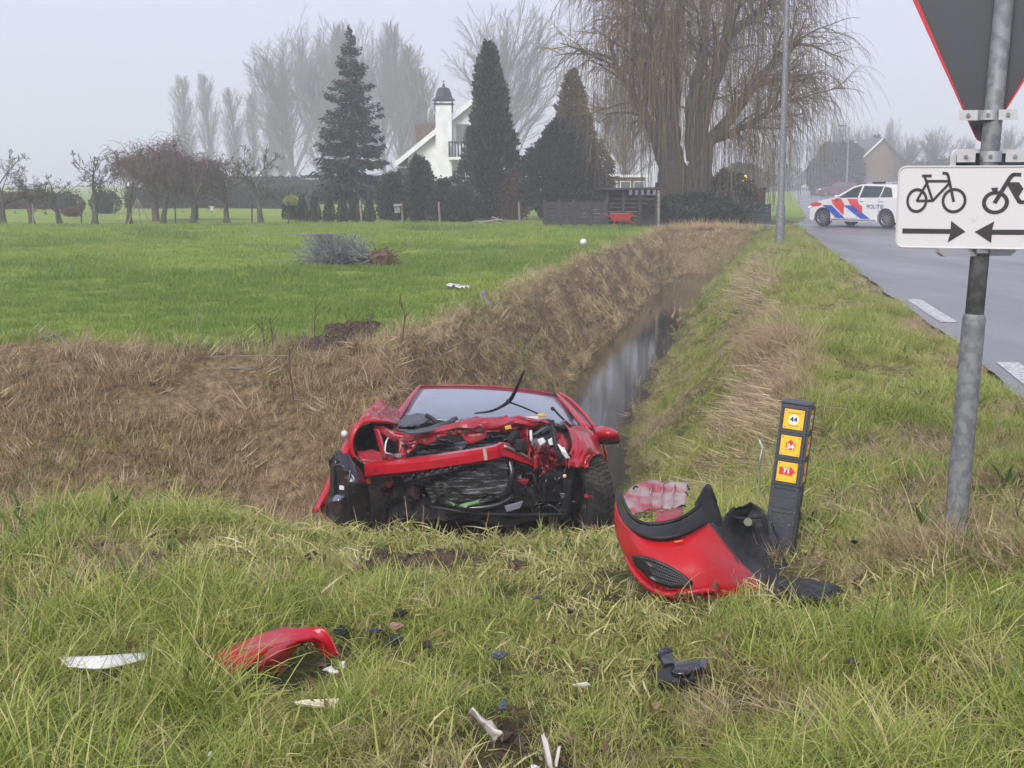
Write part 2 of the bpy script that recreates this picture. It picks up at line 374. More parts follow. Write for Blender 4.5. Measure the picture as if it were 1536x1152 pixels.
P = np.array([[(x, 47.0 + k*.9 + .4*max(0, -x)/60 - (max(0, x-7.5)*.35 if k == 0 else -max(0, x-8)**1.5*.45), .012 + .0*k) for k in range(4)] for x in np.arange(6.8, 12.4, .4)])
tag(MB().grid(P[::-1]).build('side_road', ASPH), kind='structure')
MARK = mat('road_paint', (.50, .50, .50), .6, col2=(.16, .16, .16), ns=22, nlo=.5, nhi=.66, bump=.2, bs=120)
first = None
for y0 in (-3.4, 2.6, 8.5, 14.7):
    P = np.array([[(rl(y)+.14+k*.19, y, .009) for k in (0, 1)] for y in np.linspace(y0, y0+2.9, 8)])
    tag(MB().grid(P).build('road_marking', MARK), kind='structure')
MARK2 = MARK
# ------------------------------------------------------------------ grass: tufts of blades, instanced on scattered points
def tuft(seed, n, rad, L, wd, tilt, bend, k=3, drift=0):
    r = np.random.default_rng(seed)
    a0 = r.random(n)*2*PI; rr_ = rad*np.sqrt(r.random(n)); b = np.stack([rr_*np.cos(a0), rr_*np.sin(a0), np.full(n, -.01)], -1)
    az = r.random(n)*2*PI; ln = L[0]+(L[1]-L[0])*r.random(n)**1.3
    t0 = tilt*r.random(n); bd = bend*(.3+.9*r.random(n)); tw = r.normal(size=n)*.6
    wv = np.stack([-np.sin(az+tw), np.cos(az+tw), np.zeros(n)], -1); p = b.copy(); rows = []
    for i in range(k+1):
        s = i/k; hw = wd*(.7+.6*r.random(n) if i == 0 else 1)
        ww = (wd*(1-s**1.6)*.5*(.8+.4*(i % 2))) if i < k else 0.0004
        rows.append(np.stack([p-wv*ww, p+wv*ww], 1))
        th = t0+bd*(s+.5/k)
        p = p + np.stack([np.cos(az)*np.sin(th)+drift*s*.6, np.sin(az)*np.sin(th), np.cos(th)], -1)*(ln/k)[:, None]
    V = np.stack(rows, 1).reshape(n, (k+1)*2, 3)
    f = np.array([[2*i, 2*i+1, 2*i+3, 2*i+2] for i in range(k)])
    F = (np.arange(n)[:, None, None]*(k+1)*2 + f[None]).reshape(-1, 4)
    m = MB(); m.add(V, F, 0, np.repeat(r.random(n), (k+1)*2)); return m
def tuft_coll(name, specs, material):
    col = bpy.data.collections.new(name)
    for i, sp in enumerate(specs):
        me = tuft(*sp).mesh('%s_blades' % name, material, True); o = bpy.data.objects.new('%s_%02d' % (name, i), me); col.objects.link(o)
    return col
def scatter(name, col, ncol, P, rot, scl, rs, kind='stuff', label=None, cat=None):
    me = bpy.data.meshes.new(name); me.vertices.add(len(P)); me.vertices.foreach_set('co', np.asarray(P, float).ravel())
    r = np.random.default_rng(rs)
    a = me.attributes.new('rot', 'FLOAT_VECTOR', 'POINT'); a.data.foreach_set('vector', np.asarray(rot, float).ravel())
    a = me.attributes.new('scl', 'FLOAT', 'POINT'); a.data.foreach_set('value', np.asarray(scl, float))
    a = me.attributes.new('idx', 'INT', 'POINT'); a.data.foreach_set('value', r.integers(0, ncol, len(P)).astype(np.int32))
    o = bpy.data.objects.new(name, me); C.objects.link(o)
    g = bpy.data.node_groups.new(name, 'GeometryNodeTree')
    g.interface.new_socket('Geometry', in_out='INPUT', socket_type='NodeSocketGeometry'); g.interface.new_socket('Geometry', in_out='OUTPUT', socket_type='NodeSocketGeometry')
    gi = g.nodes.new('NodeGroupInput'); go = g.nodes.new('NodeGroupOutput'); ip = g.nodes.new('GeometryNodeInstanceOnPoints')
    ci = g.nodes.new('GeometryNodeCollectionInfo'); ci.inputs['Collection'].default_value = col; ci.inputs['Separate Children'].default_value = True; ci.inputs['Reset Children'].default_value = True
    ip.inputs['Pick Instance'].default_value = True
    for nm, ty, so in (('rot', 'FLOAT_VECTOR', 'Rotation'), ('scl', 'FLOAT', 'Scale'), ('idx', 'INT', 'Instance Index')):
        na = g.nodes.new('GeometryNodeInputNamedAttribute'); na.data_type = ty; na.inputs[0].default_value = nm
        g.links.new(na.outputs[0], ip.inputs[so])
    g.links.new(gi.outputs[0], ip.inputs['Points']); g.links.new(ci.outputs[0], ip.inputs['Instance']); g.links.new(ip.outputs[0], go.inputs[0])
    md = o.modifiers.new('g', 'NODES'); md.node_group = g
    tag(o, label, cat, kind=kind)
    return o
def cand(n, x0, x1, y0, y1, seed):
    r = np.random.default_rng(seed); return x0+(x1-x0)*r.random(n), y0+(y1-y0)*r.random(n), r
def inview(x, y, m=.9): return np.abs(x) < .40*y + m + .6*(y < 8)
def downhill(x, y, e=.15):
    gx = (base_z(x+e, y)-base_z(x-e, y))/(2*e); gy = (base_z(x, y+e)-base_z(x, y-e))/(2*e)
    sl = np.hypot(gx, gy); return np.arctan2(gx, -gy), sl      # rz that turns +Y to downhill
CLEAR = []   # (x, y, radius) kept free of long grass, filled by the debris
G_LUSH = [(0, (.07, .12, .016)), (.22, (.17, .25, .036)), (.48, (.32, .39, .072)), (.75, (.50, .51, .16)), (1, (.72, .66, .37))]
M_LUSH = leafmat('long_grass', G_LUSH, .4, .45, .45)
M_OLIVE = leafmat('faded_grass', [(0, (.10, .135, .022)), (.3, (.25, .285, .065)), (.6, (.45, .44, .155)), (1, (.72, .64, .38))], .35, .5, .5)
M_DRY = leafmat('dead_grass', [(0, (.16, .105, .055)), (.35, (.34, .255, .15)), (.7, (.50, .40, .25)), (1, (.66, .57, .40))], .25, .7, .5)
M_DRYDARK = leafmat('dead_stalks', [(0, (.09, .062, .03)), (.3, (.29, .21, .105)), (.6, (.54, .42, .225)), (1, (.74, .63, .39))], .2, .75, .5)
M_LAWN = leafmat('meadow_grass', [(0, (.13, .20, .024)), (.4, (.225, .315, .042)), (.75, (.34, .42, .072)), (1, (.52, .54, .17))], .4, .5, .5)
c_lush = tuft_coll('lush', [(i, 58, .08, (.06, .22), .0044, .6, 1.7+.2*i, 4) for i in range(6)], M_LUSH)
c_olive = tuft_coll('olive', [(20+i, 56, .09, (.06, .20), .0042, 1.0, 1.7, 3) for i in range(5)], M_OLIVE)
c_flat = tuft_coll('flat', [(30+i, 44, .10, (.10, .28), .0042, 1.4, 1.0, 3) for i in range(5)], M_DRY)
c_bank = tuft_coll('bank', [(40+i, 46, .12, (.08, .28), .005, 1.2, 1.3, 3) for i in range(6)], M_DRYDARK)
M_LAWN2 = leafmat('deep_meadow_grass', [(0, (.09, .155, .02)), (.4, (.155, .245, .034)), (.75, (.24, .33, .055)), (1, (.38, .42, .12))], .4, .5, .5)
c_lawn2 = tuft_coll('deep_lawn', [(160+i, 60, .16, (.035, .10), .0055, .7, 1.2, 2) for i in range(4)], M_LAWN2)
c_lawn = tuft_coll('lawn', [(60+i, 60, .16, (.025, .075), .0055, .7, 1.0, 2) for i in range(4)], M_LAWN)
c_reed = tuft_coll('reed', [(90+i, 14, .13, (.16, .38), .008, .30, .35, 3) for i in range(5)], M_DRY)
c_mat = tuft_coll('mat', [(110+i, 90, .16, (.14, .40), .0055, 1.1, 1.9, 4) for i in range(4)], M_DRY)
c_up = tuft_coll('up', [(120+i, 16, .06, (.25, .6), .005, .25, .5, 3) for i in range(4)], M_DRY)
M_WEED = leafmat('broad_weed_leaf', [(0, (.05, .09, .02)), (.6, (.10, .17, .035)), (1, (.20, .22, .06))], .3, .45, .3)
M_LEAF = leafmat('rotting_leaf', [(0, (.05, .03, .018)), (.6, (.15, .09, .05)), (1, (.3, .2, .11))], .15, .7, .3)
c_weed = tuft_coll('weed', [(130+i, 8, .03, (.07, .17), .034, 1.0, .9, 4) for i in range(4)], M_WEED)
c_leaf = tuft_coll('leaf', [(140+i, 4, .10, (.02, .045), .019, 1.5, .4, 2) for i in range(4)], M_LEAF)
c_short = tuft_coll('short', [(100+i, 46, .09, (.04, .12), .0055, 1.0, 1.4, 3) for i in range(5)], M_OLIVE)
c_long = tuft_coll('long', [(80+i, 7, .06, (.22, .42), .0055, .7, 1.7, 5) for i in range(5)], M_LUSH)
# ------------------------------------------------------------------ trees
def rperp(d, rng):
    q = np.cross(d, rng.normal(size=d.shape)); return q/(np.linalg.norm(q, axis=-1, keepdims=True)+1e-9)
def nrm(d): return d/(np.linalg.norm(d, axis=-1, keepdims=True)+1e-9)
def grow(rng, P, D, L, k, wob, trop):
    rows = [P]; p = P; d = D; tr = np.array(trop)
    ds = [d]
    for i in range(k):
        d = nrm(d + wob*rng.normal(size=d.shape) + tr); p = p + d*(L/k)[:, None]; rows.append(p); ds.append(d)
    return np.stack(rows, 1), np.stack(ds, 1)
def tubes(mb, P, R_, n=3, rnd=None):        # P (m,k,3), R (m,k)
    m, k = P.shape[:2]
    T = np.gradient(P, axis=1); T = nrm(T); ref = np.array([.31, .52, .79]); U = nrm(np.cross(T, ref)); N = np.cross(T, U)
    a = np.linspace(0, 2*PI, n, endpoint=False)
    v = P[:, :, None] + (np.cos(a)[:, None]*U[:, :, None] + np.sin(a)[:, None]*N[:, :, None])*R_[:, :, None, None]
    b = (np.arange(m)*k*n)[:, None, None]; i = (np.arange(k-1)*n)[None, :, None]; j = np.arange(n)[None, None]; j2 = (j+1) % n
    f = np.stack([b+i+j, b+i+n+j, b+i+n+j2, b+i+j2], -1).reshape(-1, 4)
    mb.add(v.reshape(-1, 3), f, 0, .5 if rnd is None else np.repeat(rnd, k*n)); return mb
def kids(rng, P, D, L, m, t0, ang, lr, shape=lambda t: 1-.5*t, t1=.98):
    n, k = P.shape[:2]; t = t0 + (t1-t0)*((np.arange(m)[None]+rng.random((n, m)))/m)
    q = t*(k-1); i = np.minimum(q.astype(int), k-2); f = (q-i)[..., None]; a = np.arange(n)[:, None]
    p = P[a, i]*(1-f)+P[a, i+1]*f; d = D[a, i]
    an = (ang*(.7+.6*rng.random((n, m))) if np.isscalar(ang) else ang[0]+(ang[1]-ang[0])*rng.random((n, m)))[..., None]; d2 = np.cos(an)*d+np.sin(an)*rperp(d, rng)
    l = (L[:, None]*lr*shape(t)*(.7+.6*rng.random((n, m))))
    return p.reshape(-1, 3), nrm(d2).reshape(-1, 3), l.reshape(-1)
def bare_tree(seed, H, tr, spec, trunkfrac=1.0, wob=.03, lean=(0, 0, 0), tw=.012, tk=8, env=False):
    """spec: list of (children, t0, angle, length ratio, wobble, tropism z, shape fn)"""
    rng = np.random.default_rng(seed); tm = MB(); cm = MB()
    P, D = grow(rng, np.zeros((1, 3)), nrm(np.array([[lean[0], lean[1], 1.]])), np.array([H*trunkfrac]), tk, wob, (0, 0, .02))
    tubes(tm, P, np.linspace(tr, tr*.25, tk+1)[None]*np.concatenate([[1.35], np.ones(tk)]), 7)
    L = np.array([H*trunkfrac]); r = tr*.45
    for li, (m, t0, an, lr, wb, tz, sh) in enumerate(spec):
        p, d, L = kids(rng, P, D, L, m, t0, an, lr, sh)
        if env and li == 0:      # the first limbs reach out to a rounded crown
            c_ = np.array([0, 0, .56*H]); e_ = np.array([.34*H, .34*H, .45*H]); q = (p-c_)/e_; g = d/e_; A = (g*g).sum(1); B = (q*g).sum(1); Cc = (q*q).sum(1)-1
            L = np.maximum((-B+np.sqrt(np.maximum(B*B-A*Cc, 0)))/A, .08*H)*(.80+.2*rng.random(len(p)))
        last = li == len(spec)-1
        k = 2 if last else 4
        P, D = grow(rng, p, d, L, k, wb, (0, 0, tz))
        r = max(r*(.42 if li < 2 else .36), tw); tubes(cm if li else cm, P, np.linspace(r, max(r*.3, tw*.45), k+1)[None].repeat(len(P), 0), 3 if li else 4)
    return tm, cm
def bark(name, c1, c2): return mat(name, c1, .9, col2=c2, ns=9, bump=.5, bs=25)
B_GREY = bark('grey_bark', (.07, .062, .052), (.13, .12, .10)); B_ORCH = bark('mossy_bark', (.045, .04, .028), (.085, .09, .05))
B_PURP = bark('reddish_twigs', (.10, .062, .055), (.15, .10, .085)); B_WIL = bark('willow_bark', (.022, .020, .014), (.055, .048, .03))
TW_GREY = mat('fine_twigs', (.15, .135, .125), .9); TW_WIL = leafmat('willow_twigs', [(0, (.07, .05, .018)), (.5, (.16, .12, .045)), (1, (.28, .22, .09))], .1, .8, .3)
sh_round = lambda t: .55+.6*np.sin(PI*np.clip(t, 0, 1)*.8)
sh_cone = lambda t: 1.15-.9*t
SPEC = {
 'poplar': [(80, .05, R(24), .23, .04, .13, lambda t: .75+.6*math.pi**0*np.sin(PI*np.clip(t*1.05, 0, 1))**.7-.45*t), (10, .1, R(24), .45, .06, .10, sh_cone), (8, .1, R(26), .5, .09, .05, sh_cone)],
 'broad': [(52, .12, (R(8), R(62)), .82, .045, .045, lambda t: 1.0-.40*t), (15, .18, (R(14), R(40)), .27, .06, .03, lambda t: 1.1-.3*t), (9, .1, (R(12), R(34)), .50, .07, .03, sh_cone), (3, .2, R(28), .55, .08, .02, sh_cone)],
 'orchard': [(7, .5, R(60), .85, .2, .05, lambda t: 1), (8, .15, R(50), .5, .25, .06, sh_cone), (7, .1, R(48), .42, .22, .10, sh_cone), (5, .1, R(45), .6, .15, .14, sh_cone)],
 'bush': [(22, .02, R(50), .8, .08, .08, lambda t: 1.1-.3*t), (9, .1, R(36), .5, .1, .04, sh_cone), (7, .1, R(36), .5, .12, .03, sh_cone)],
}
_tm = {}
def tree(name, kind, x, y, H, tr, label, group=None, seed=1, rz=None, mats=(None, None), key=None, z=None, sx=1.0, cat='tree', frac=None, tw=.012, lean=(0, 0, 0)):
    key = key or (kind, seed, H, tw)
    if key not in _tm:
        fr = {'poplar': 1, 'broad': .62, 'orchard': .55, 'bush': .5}[kind] if frac is None else frac
        a, b = bare_tree(seed, H, tr, SPEC[kind], fr, .03 if kind != 'orchard' else .08, lean, tw, 8, kind == 'broad')
        _tm[key] = (a.mesh('trunk', mats[0] or B_GREY, True), b.mesh('crown', mats[1] or TW_GREY, False))
    t = empty(name, (x, y, gz(x, y) if z is None else z), label, cat, group); t.rotation_euler.z = rz if rz is not None else seed*1.3; t.scale = (sx, sx, 1) if not isinstance(sx, tuple) else sx
    for nm, me in zip(('trunk', 'crown'), _tm[key]):
        o = bpy.data.objects.new(nm, me); C.objects.link(o); o.parent = t
    return t
def X(px, Y): return (px-768)/FPX*Y/.985
# the narrow poplars at the far left and in front of the tall clump
pop = [(293, 150, 12.6, 'narrow poplar, leftmost of the separate poplars on the horizon', .8), (330, 150, 12.8, 'narrow poplar, second of the separate poplars from the left', .72), (368, 150, 11.2, 'narrow hazy poplar standing third from the left on the horizon', .7),
       (392, 152, 11.0, 'thin poplar just left of the tall bare clump', .55), (413, 150, 10.4, 'thin poplar at the left foot of the tall bare clump', .7), (430, 153, 10.2, 'short poplar seen below the arching branches of the bare clump', .8)]
for i, (px, Y, H, lb, sx) in enumerate(pop):
    Y, H, sx = Y*1.33, H*1.33-.4, sx*1.33
    tree('poplar_tree', 'poplar', X(px, Y), Y, 13, .22, lb, 'slender poplars on the horizon', seed=11+i % 2, rz=i*1.1, z=0, sx=(sx*1.5, sx*1.5, H/13), tw=.008)
big = [(455, 128, 15.2, 'broad bare tree at the left end of the tall clump', 1.0, 'broad', (-.16, 0, 0)), (492, 134, 16.6, 'tall bare tree directly left of the dark spruce top', .8, 'broad', (0, 0, 0)),
       (540, 138, 17.2, 'tall bare tree rising behind the spruce top', .95, 'broad', (0, 0, 0)), (583, 136, 16.6, 'tall bare tree right of the spruce top', .75, 'broad', (0, 0, 0))]
for i, (px, Y, H, lb, sx, kd, ln) in enumerate(big):
    Y, H, sx = Y*1.33, H*1.33-.4, sx*1.33
    tree('bare_tree', kd, X(px, Y), Y, 16, .34, lb, 'tall bare trees behind the spruce', seed=21+i % 2+(5 if ln[0] else 0), rz=0 if ln[0] else i*2.1, z=0, sx=(sx, sx, H/16), tw=.007, lean=ln)
for i, (px, Y, H, lb, sx) in enumerate([(607, 128, 15.6, 'slim poplar behind the left roof slope of the white house', 1.25), (632, 126, 13.6, 'slim pointed poplar directly left of the lantern chimney', 1.2), (648, 127, 11.4, 'lowest slim poplar beside the white chimney', 1.1), (522, 127, 15.4, 'slim poplar hidden among the bare trees behind the spruce', 1.1)]):
    Y, H, sx = Y*1.33, H*1.33-.4, sx*1.33
    tree('poplar_tree', 'poplar', X(px, Y), Y, 13, .22, lb, 'slim poplars behind the white house', seed=11+i % 2, rz=i*.9+.4, z=0, sx=(sx*1.1, sx*1.1, H/13), tw=.008)
tree('bare_tree', 'broad', X(762, 145), 145, 14.6, .34, 'round bare tree with a fan of upright branches right of the white house', seed=22, rz=.5, z=0, sx=(1.40, 1.40, 19.8/16), key=('broad', 22, 16, .007))
tree('bare_tree', 'broad', X(935, 100), 100, 12, .3, 'pale bare tree seen behind the left side of the willow', seed=21, rz=2.5, z=0, sx=(.75, .75, .62), key=('broad', 21, 16, .007))
# right-hand background
for i, (px, Y, H, lb, sx) in enumerate([(1240, 165, 8.6, 'bare tree above the tall evergreen hedge by the far street lamp', .8), (1283, 170, 8.2, 'bare tree right of the far street lamp', .75), (1385, 160, 7.6, 'bare tree behind the left end of the cycle sign', .8),
        (1425, 175, 7.0, 'hazy bare tree above the white cycle sign', .8), (1345, 148, 6.4, 'bare tree at the right roof slope of the brown house', .7), (1320, 176, 9.3, 'wispy bare tree standing above the roof ridge of the brown house', .45),
        (1212, 240, 9.5, 'faint bare tree at the far end of the road, left side', .9), (1175, 235, 9.0, 'faint bare tree at the far end of the road, right of the willow', .7), (1490, 180, 8.6, 'hazy bare tree behind the sign post', 1.0), (1560, 170, 9.6, 'tall hazy tree at the right edge of the picture', 1.1), (1140, 200, 7.5, 'faint bare tree seen under the willow strands', .8)]):
    tree('bare_tree', 'broad', X(px, Y), Y, 16, .34, lb, 'bare trees beyond the junction', seed=21+i % 2, rz=i*1.7+.3, z=0, sx=(sx*.62, sx*.62, H/15.5), key=('broad', 21+i % 2, 16, .007))
# orchard
orch = [(22, 'gnarled fruit tree with a wide crown at the left edge'), (64, 'gnarled fruit tree, second from the left edge'), (104, 'small sparse fruit tree behind a thin dark stake'), (156, 'fruit tree with many upright shoots left of the tripod stakes'),
        (206, 'fruit tree leaning over its tripod of stakes'), (256, 'fruit tree under the left half of the brown dome crown'), (300, 'fruit tree under the right half of the brown dome crown'), (350, 'fruit tree right of the brown dome crown'), (399, 'fruit tree nearest the yellow clipped shrub'), (-24, 'fruit tree cut by the left edge of the picture')]
for i, (px, lb) in enumerate(orch):
    Y = 49+.7*((i*37) % 5)/5; hh = [2.75, 2.5, 2.1, 3.0, 2.7, 2.5, 2.6, 2.5, 2.75, 2.7][i]
    tree('fruit_tree', 'orchard', X(px, Y), Y, 3.0, .13, lb, 'fruit trees in a row along the meadow', seed=31+i % 4, rz=i*2.4, mats=(B_ORCH, B_ORCH), sx=(.95, .95, hh/2.7), tw=.007)
# dome-shaped weeping tree
def dome_tree(px, Y, H, rad, lb, seed, cnt=1500):
    rng = np.random.default_rng(seed); tm = MB(); cm = MB(); x = X(px, Y)
    P, D = grow(rng, np.zeros((1, 3)), np.array([[0, 0, 1.]]), np.array([H*.82]), 5, .04, (0, 0, .02)); tubes(tm, P, np.linspace(.16, .08, 6)[None], 7)
    p = np.repeat(P[:, -1], 34, 0); a = rng.random(34)*2*PI; el = .05+.7*rng.random(34)
    d = np.stack([np.cos(a)*np.cos(el), np.sin(a)*np.cos(el), np.sin(el)], -1)
    Pb, Db = grow(rng, p, d, rad*(.75+.35*rng.random(34)), 6, .10, (0, 0, -.08)); tubes(tm, Pb, np.linspace(.05, .015, 7)[None].repeat(34, 0), 4)
    p, d, L = kids(rng, Pb, Db, np.full(34, rad), 12, .2, R(45), .45, lambda t: 1); P2, D2 = grow(rng, p, d, L, 4, .15, (0, 0, -.16)); tubes(cm, P2, np.full(P2.shape[:2], .012), 3)
    p, d, L = kids(rng, P2, D2, L, 9, .1, R(50), 1.0, lambda t: 1); P3, D3 = grow(rng, p, d, np.minimum(L, .85), 4, .12, (0, 0, -.42)); tubes(cm, P3, np.linspace(.010, .005, 5)[None].repeat(len(P3), 0), 3)
    t = empty('weeping_tree', (x, Y, gz(x, Y)), lb, 'tree', 'brown dome-crowned weeping trees'); tm.build('trunk', B_PURP, t, True, local=True); cm.build('crown', B_PURP, t, local=True)
dome_tree(246, 54, 2.6, 1.35, 'higher brown dome-shaped weeping tree behind the fruit trees, left of the pair', 41)
dome_tree(303, 55, 2.35, 1.2, 'lower brown dome-shaped weeping tree behind the fruit trees, right of the pair', 42)
# ------------------------------------------------------------------ the great willow
def willow():
    Y0 = 48.5; rng = np.random.default_rng(7); b = W(1022, 334, Y0); b.z = gz(b.x, b.y)-.05
    t = empty('willow_tree', b, 'huge bare weeping willow with a cracked forked trunk beside the black shed', 'tree')
    tm, cm, lm = MB(), MB(), MB()
    def limb(px, r0, r1, dy=0.):
        p = np.array([tuple(W(a, c, Y0+dy*i/len(px))) for i, (a, c) in enumerate(px)]); p = p-np.array(tuple(b))
        k = np.linspace(0, len(p)-1, 14); i = np.minimum(k.astype(int), len(p)-2); f = (k-i)[:, None]; q = p[i]*(1-f)+p[i+1]*f
        q[1:-1] = (q[:-2]+q[1:-1]*2+q[2:])/4; q += rng.normal(size=q.shape)*.03
        return q, np.linspace(r0, r1, 14)
    trunk = [limb([(1020, 338), (1018, 300), (1012, 262), (1002, 225), (996, 180)], .75, .42), limb([(1034, 338), (1040, 300), (1050, 255), (1056, 215)], .66, .40), limb([(1006, 338), (1000, 300), (996, 270)], .45, .35)]
    limbs = [limb([(998, 200), (990, 150), (964, 108), (968, 78), (990, 40), (985, -20)], .33, .12, -1), limb([(1000, 210), (1012, 130), (1005, 70), (1022, 10), (1030, -50)], .36, .12, 1),
             limb([(1045, 235), (1052, 170), (1078, 100), (1092, 55), (1098, -10), (1120, -60)], .36, .11, -1), limb([(1052, 225), (1090, 185), (1118, 145), (1132, 120), (1165, 92), (1200, 60)], .26, .08, -1.5),
             limb([(1040, 240), (1035, 160), (1055, 90), (1060, 20), (1050, -60)], .28, .10, 2), limb([(998, 240), (975, 190), (955, 150), (925, 105), (915, 60)], .22, .07, .5), limb([(990, 45), (960, 10), (935, -20)], .14, .06, .5),
             limb([(1052, 215), (1100, 200), (1150, 170), (1185, 150)], .16, .06, 2), limb([(1095, 55), (1140, 15), (1180, -20)], .14, .05, 1)]
    for q, r in trunk: tubes(tm, q[None], r[None]*(1+.12*rng.normal(size=14)[None]), 10)
    for q, r in limbs: tubes(lm, q[None], r[None], 8)
    P = np.stack([q for q, r in limbs]); D = nrm(np.gradient(P, axis=1)); L = np.full(len(P), 4.2)
    p, d, L1 = kids(rng, P, D, L, 17, .22, R(48), .47, lambda u: 1)
    d[:, 2] = np.abs(d[:, 2])*.7+.15; d = nrm(d)
    P1, D1 = grow(rng, p, d, L1, 6, .10, (0, 0, -.035)); tubes(lm, P1, np.linspace(.06, .02, 7)[None].repeat(len(P1), 0), 4)
    p, d, L2 = kids(rng, P1, D1, L1, 9, .15, R(42), .55, lambda u: 1.1-.3*u); P2, D2 = grow(rng, p, d, L2, 5, .12, (0, 0, -.07)); tubes(cm, P2, np.linspace(.02, .009, 6)[None].repeat(len(P2), 0), 3, rng.random(len(P2)))
    sel = rng.random(len(P2)) < .9
    p, d, L3 = kids(rng, P2[sel], D2[sel], L2[sel], 5, .15, R(34), 1.0, lambda u: 1)
    L3 = .7+1.5*rng.random(len(p))**1.4+np.clip(p[:, 2]-6.5, 0, 3)*.15
    P3, D3 = grow(rng, p, d, L3, 7, .07, (0, 0, -.30)); P3[:, :, 2] = np.maximum(P3[:, :, 2], .15)
    tubes(cm, P3, np.linspace(.0065, .0035, 8)[None].repeat(len(P3), 0), 3, rng.random(len(P3)))
    # long curtains hanging inside the crown in front of and behind the trunk
    q = np.concatenate([l[0][3:] for l in limbs]); NC = 1500; idx = rng.integers(0, len(q), NC); p = q[idx]+rng.normal(size=(NC, 3))*np.array([.8, 1.1, .3]); p[:, 2] = np.clip(p[:, 2], 2.2, 9)
    d = np.tile([0, 0, -1.], (NC, 1)); LL = np.minimum(1.2+3.2*rng.random(NC), p[:, 2]-.8)
    P4, D4 = grow(rng, p, d, LL, 7, .05, (0, 0, -.2)); tubes(cm, P4, np.linspace(.008, .005, 8)[None].repeat(NC, 0), 3, rng.random(NC))
    tm.build('trunk', B_WIL, t, True, local=True); lm.build('limb', B_WIL, t, True, local=True); cm.build('crown', TW_WIL, t, local=True)
willow()
# ivy and low scrub at the foot of the willow
L_IVY = leafmat('ivy_leaf', [(0, (.012, .025, .012)), (.6, (.035, .06, .025)), (1, (.09, .11, .04))], .15, .5, .1)
L_SPR = leafmat('spruce_needles', [(0, (.010, .022, .020)), (.5, (.020, .040, .032)), (1, (.045, .07, .052))], .1, .6, .1)
L_THU = leafmat('thuja_scales', [(0, (.008, .018, .010)), (.5, (.026, .048, .022)), (1, (.085, .115, .05))], .15, .6, .1)
L_THUY = leafmat('yellow_conifer', [(0, (.05, .055, .015)), (.5, (.11, .10, .03)), (1, (.2, .16, .06))], .2, .6, .1)
L_YEL = leafmat('golden_leaf', [(0, (.22, .26, .03)), (1, (.45, .48, .10))], .3, .6, .1)
L_HEDGE = leafmat('hedge_leaf', [(0, (.015, .026, .014)), (.6, (.038, .055, .028)), (1, (.07, .09, .05))], .15, .6, .1)
L_BROWN = leafmat('brown_leaf', [(0, (.08, .04, .025)), (1, (.2, .11, .06))], .2, .7, .1)
def foliage(name, x, y, prof, n, size, material, label, cat, group=None, seed=1, z=None, trunk=None, rough=.42, sy=1.0, up=.7, asp=.55, lump=2.2, trunkmat=None):
    """prof(t)-> radius for t 0..1 over height H; a plant whose crown is thousands of small leaf sprays"""
    rng = np.random.default_rng(seed); H, z0, f = prof
    t = empty(name, (x, y, gz(x, y) if z is None else z), label, cat, group)
    tt = rng.random(n*2); rad = np.array([f(q) for q in tt]); keep = rng.random(n*2) < (rad/rad.max()+.12); tt, rad = tt[keep][:n], rad[keep][:n]; m = len(tt)
    a = rng.random(m)*2*PI
    lum = 1+rough*2*(vn(a*lump/1.0+seed*3, tt*H*1.3, 1.0, seed)-.5)+rough*1.2*(vn(a*5, tt*H*4, 1.0, seed+3)-.5)
    depth = 1-.34*rng.random(m)**2
    r = rad*lum*depth; P = np.stack([np.cos(a)*r, np.sin(a)*r*sy, z0+tt*(H-z0)+rng.normal(size=m)*size*.3], -1)
    D = np.stack([np.cos(a), np.sin(a), np.full(m, up)], -1)
    c = MB(); c.leaves(P, size, D, 0, asp, rng, 1.0)
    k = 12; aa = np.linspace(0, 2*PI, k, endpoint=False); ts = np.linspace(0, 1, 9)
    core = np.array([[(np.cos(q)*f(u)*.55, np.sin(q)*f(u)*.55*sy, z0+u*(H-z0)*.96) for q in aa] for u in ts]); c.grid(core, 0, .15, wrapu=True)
    c.build('foliage', material, t, local=True)
    if trunk: MB().tube([(0, 0, -.1), (0, 0, z0+.3*(H-z0))], [trunk, trunk*.7], 7).build('trunk', trunkmat or B_GREY, t, True, local=True)
    return t
cone = lambda w, p=1.0, lo=.18: (lambda t: w*min(1, .55+t/lo*.45)*max(.02, (1-t))**p)
egg = lambda w: (lambda t: w*max(.03, math.sin(PI*min(1, max(0, t*.86+.14))))**.7)
boxp = lambda w: (lambda t: w*(1 if t < .85 else max(.05, 1-(t-.85)*3)))
def at(px, Y): return X(px, Y), Y
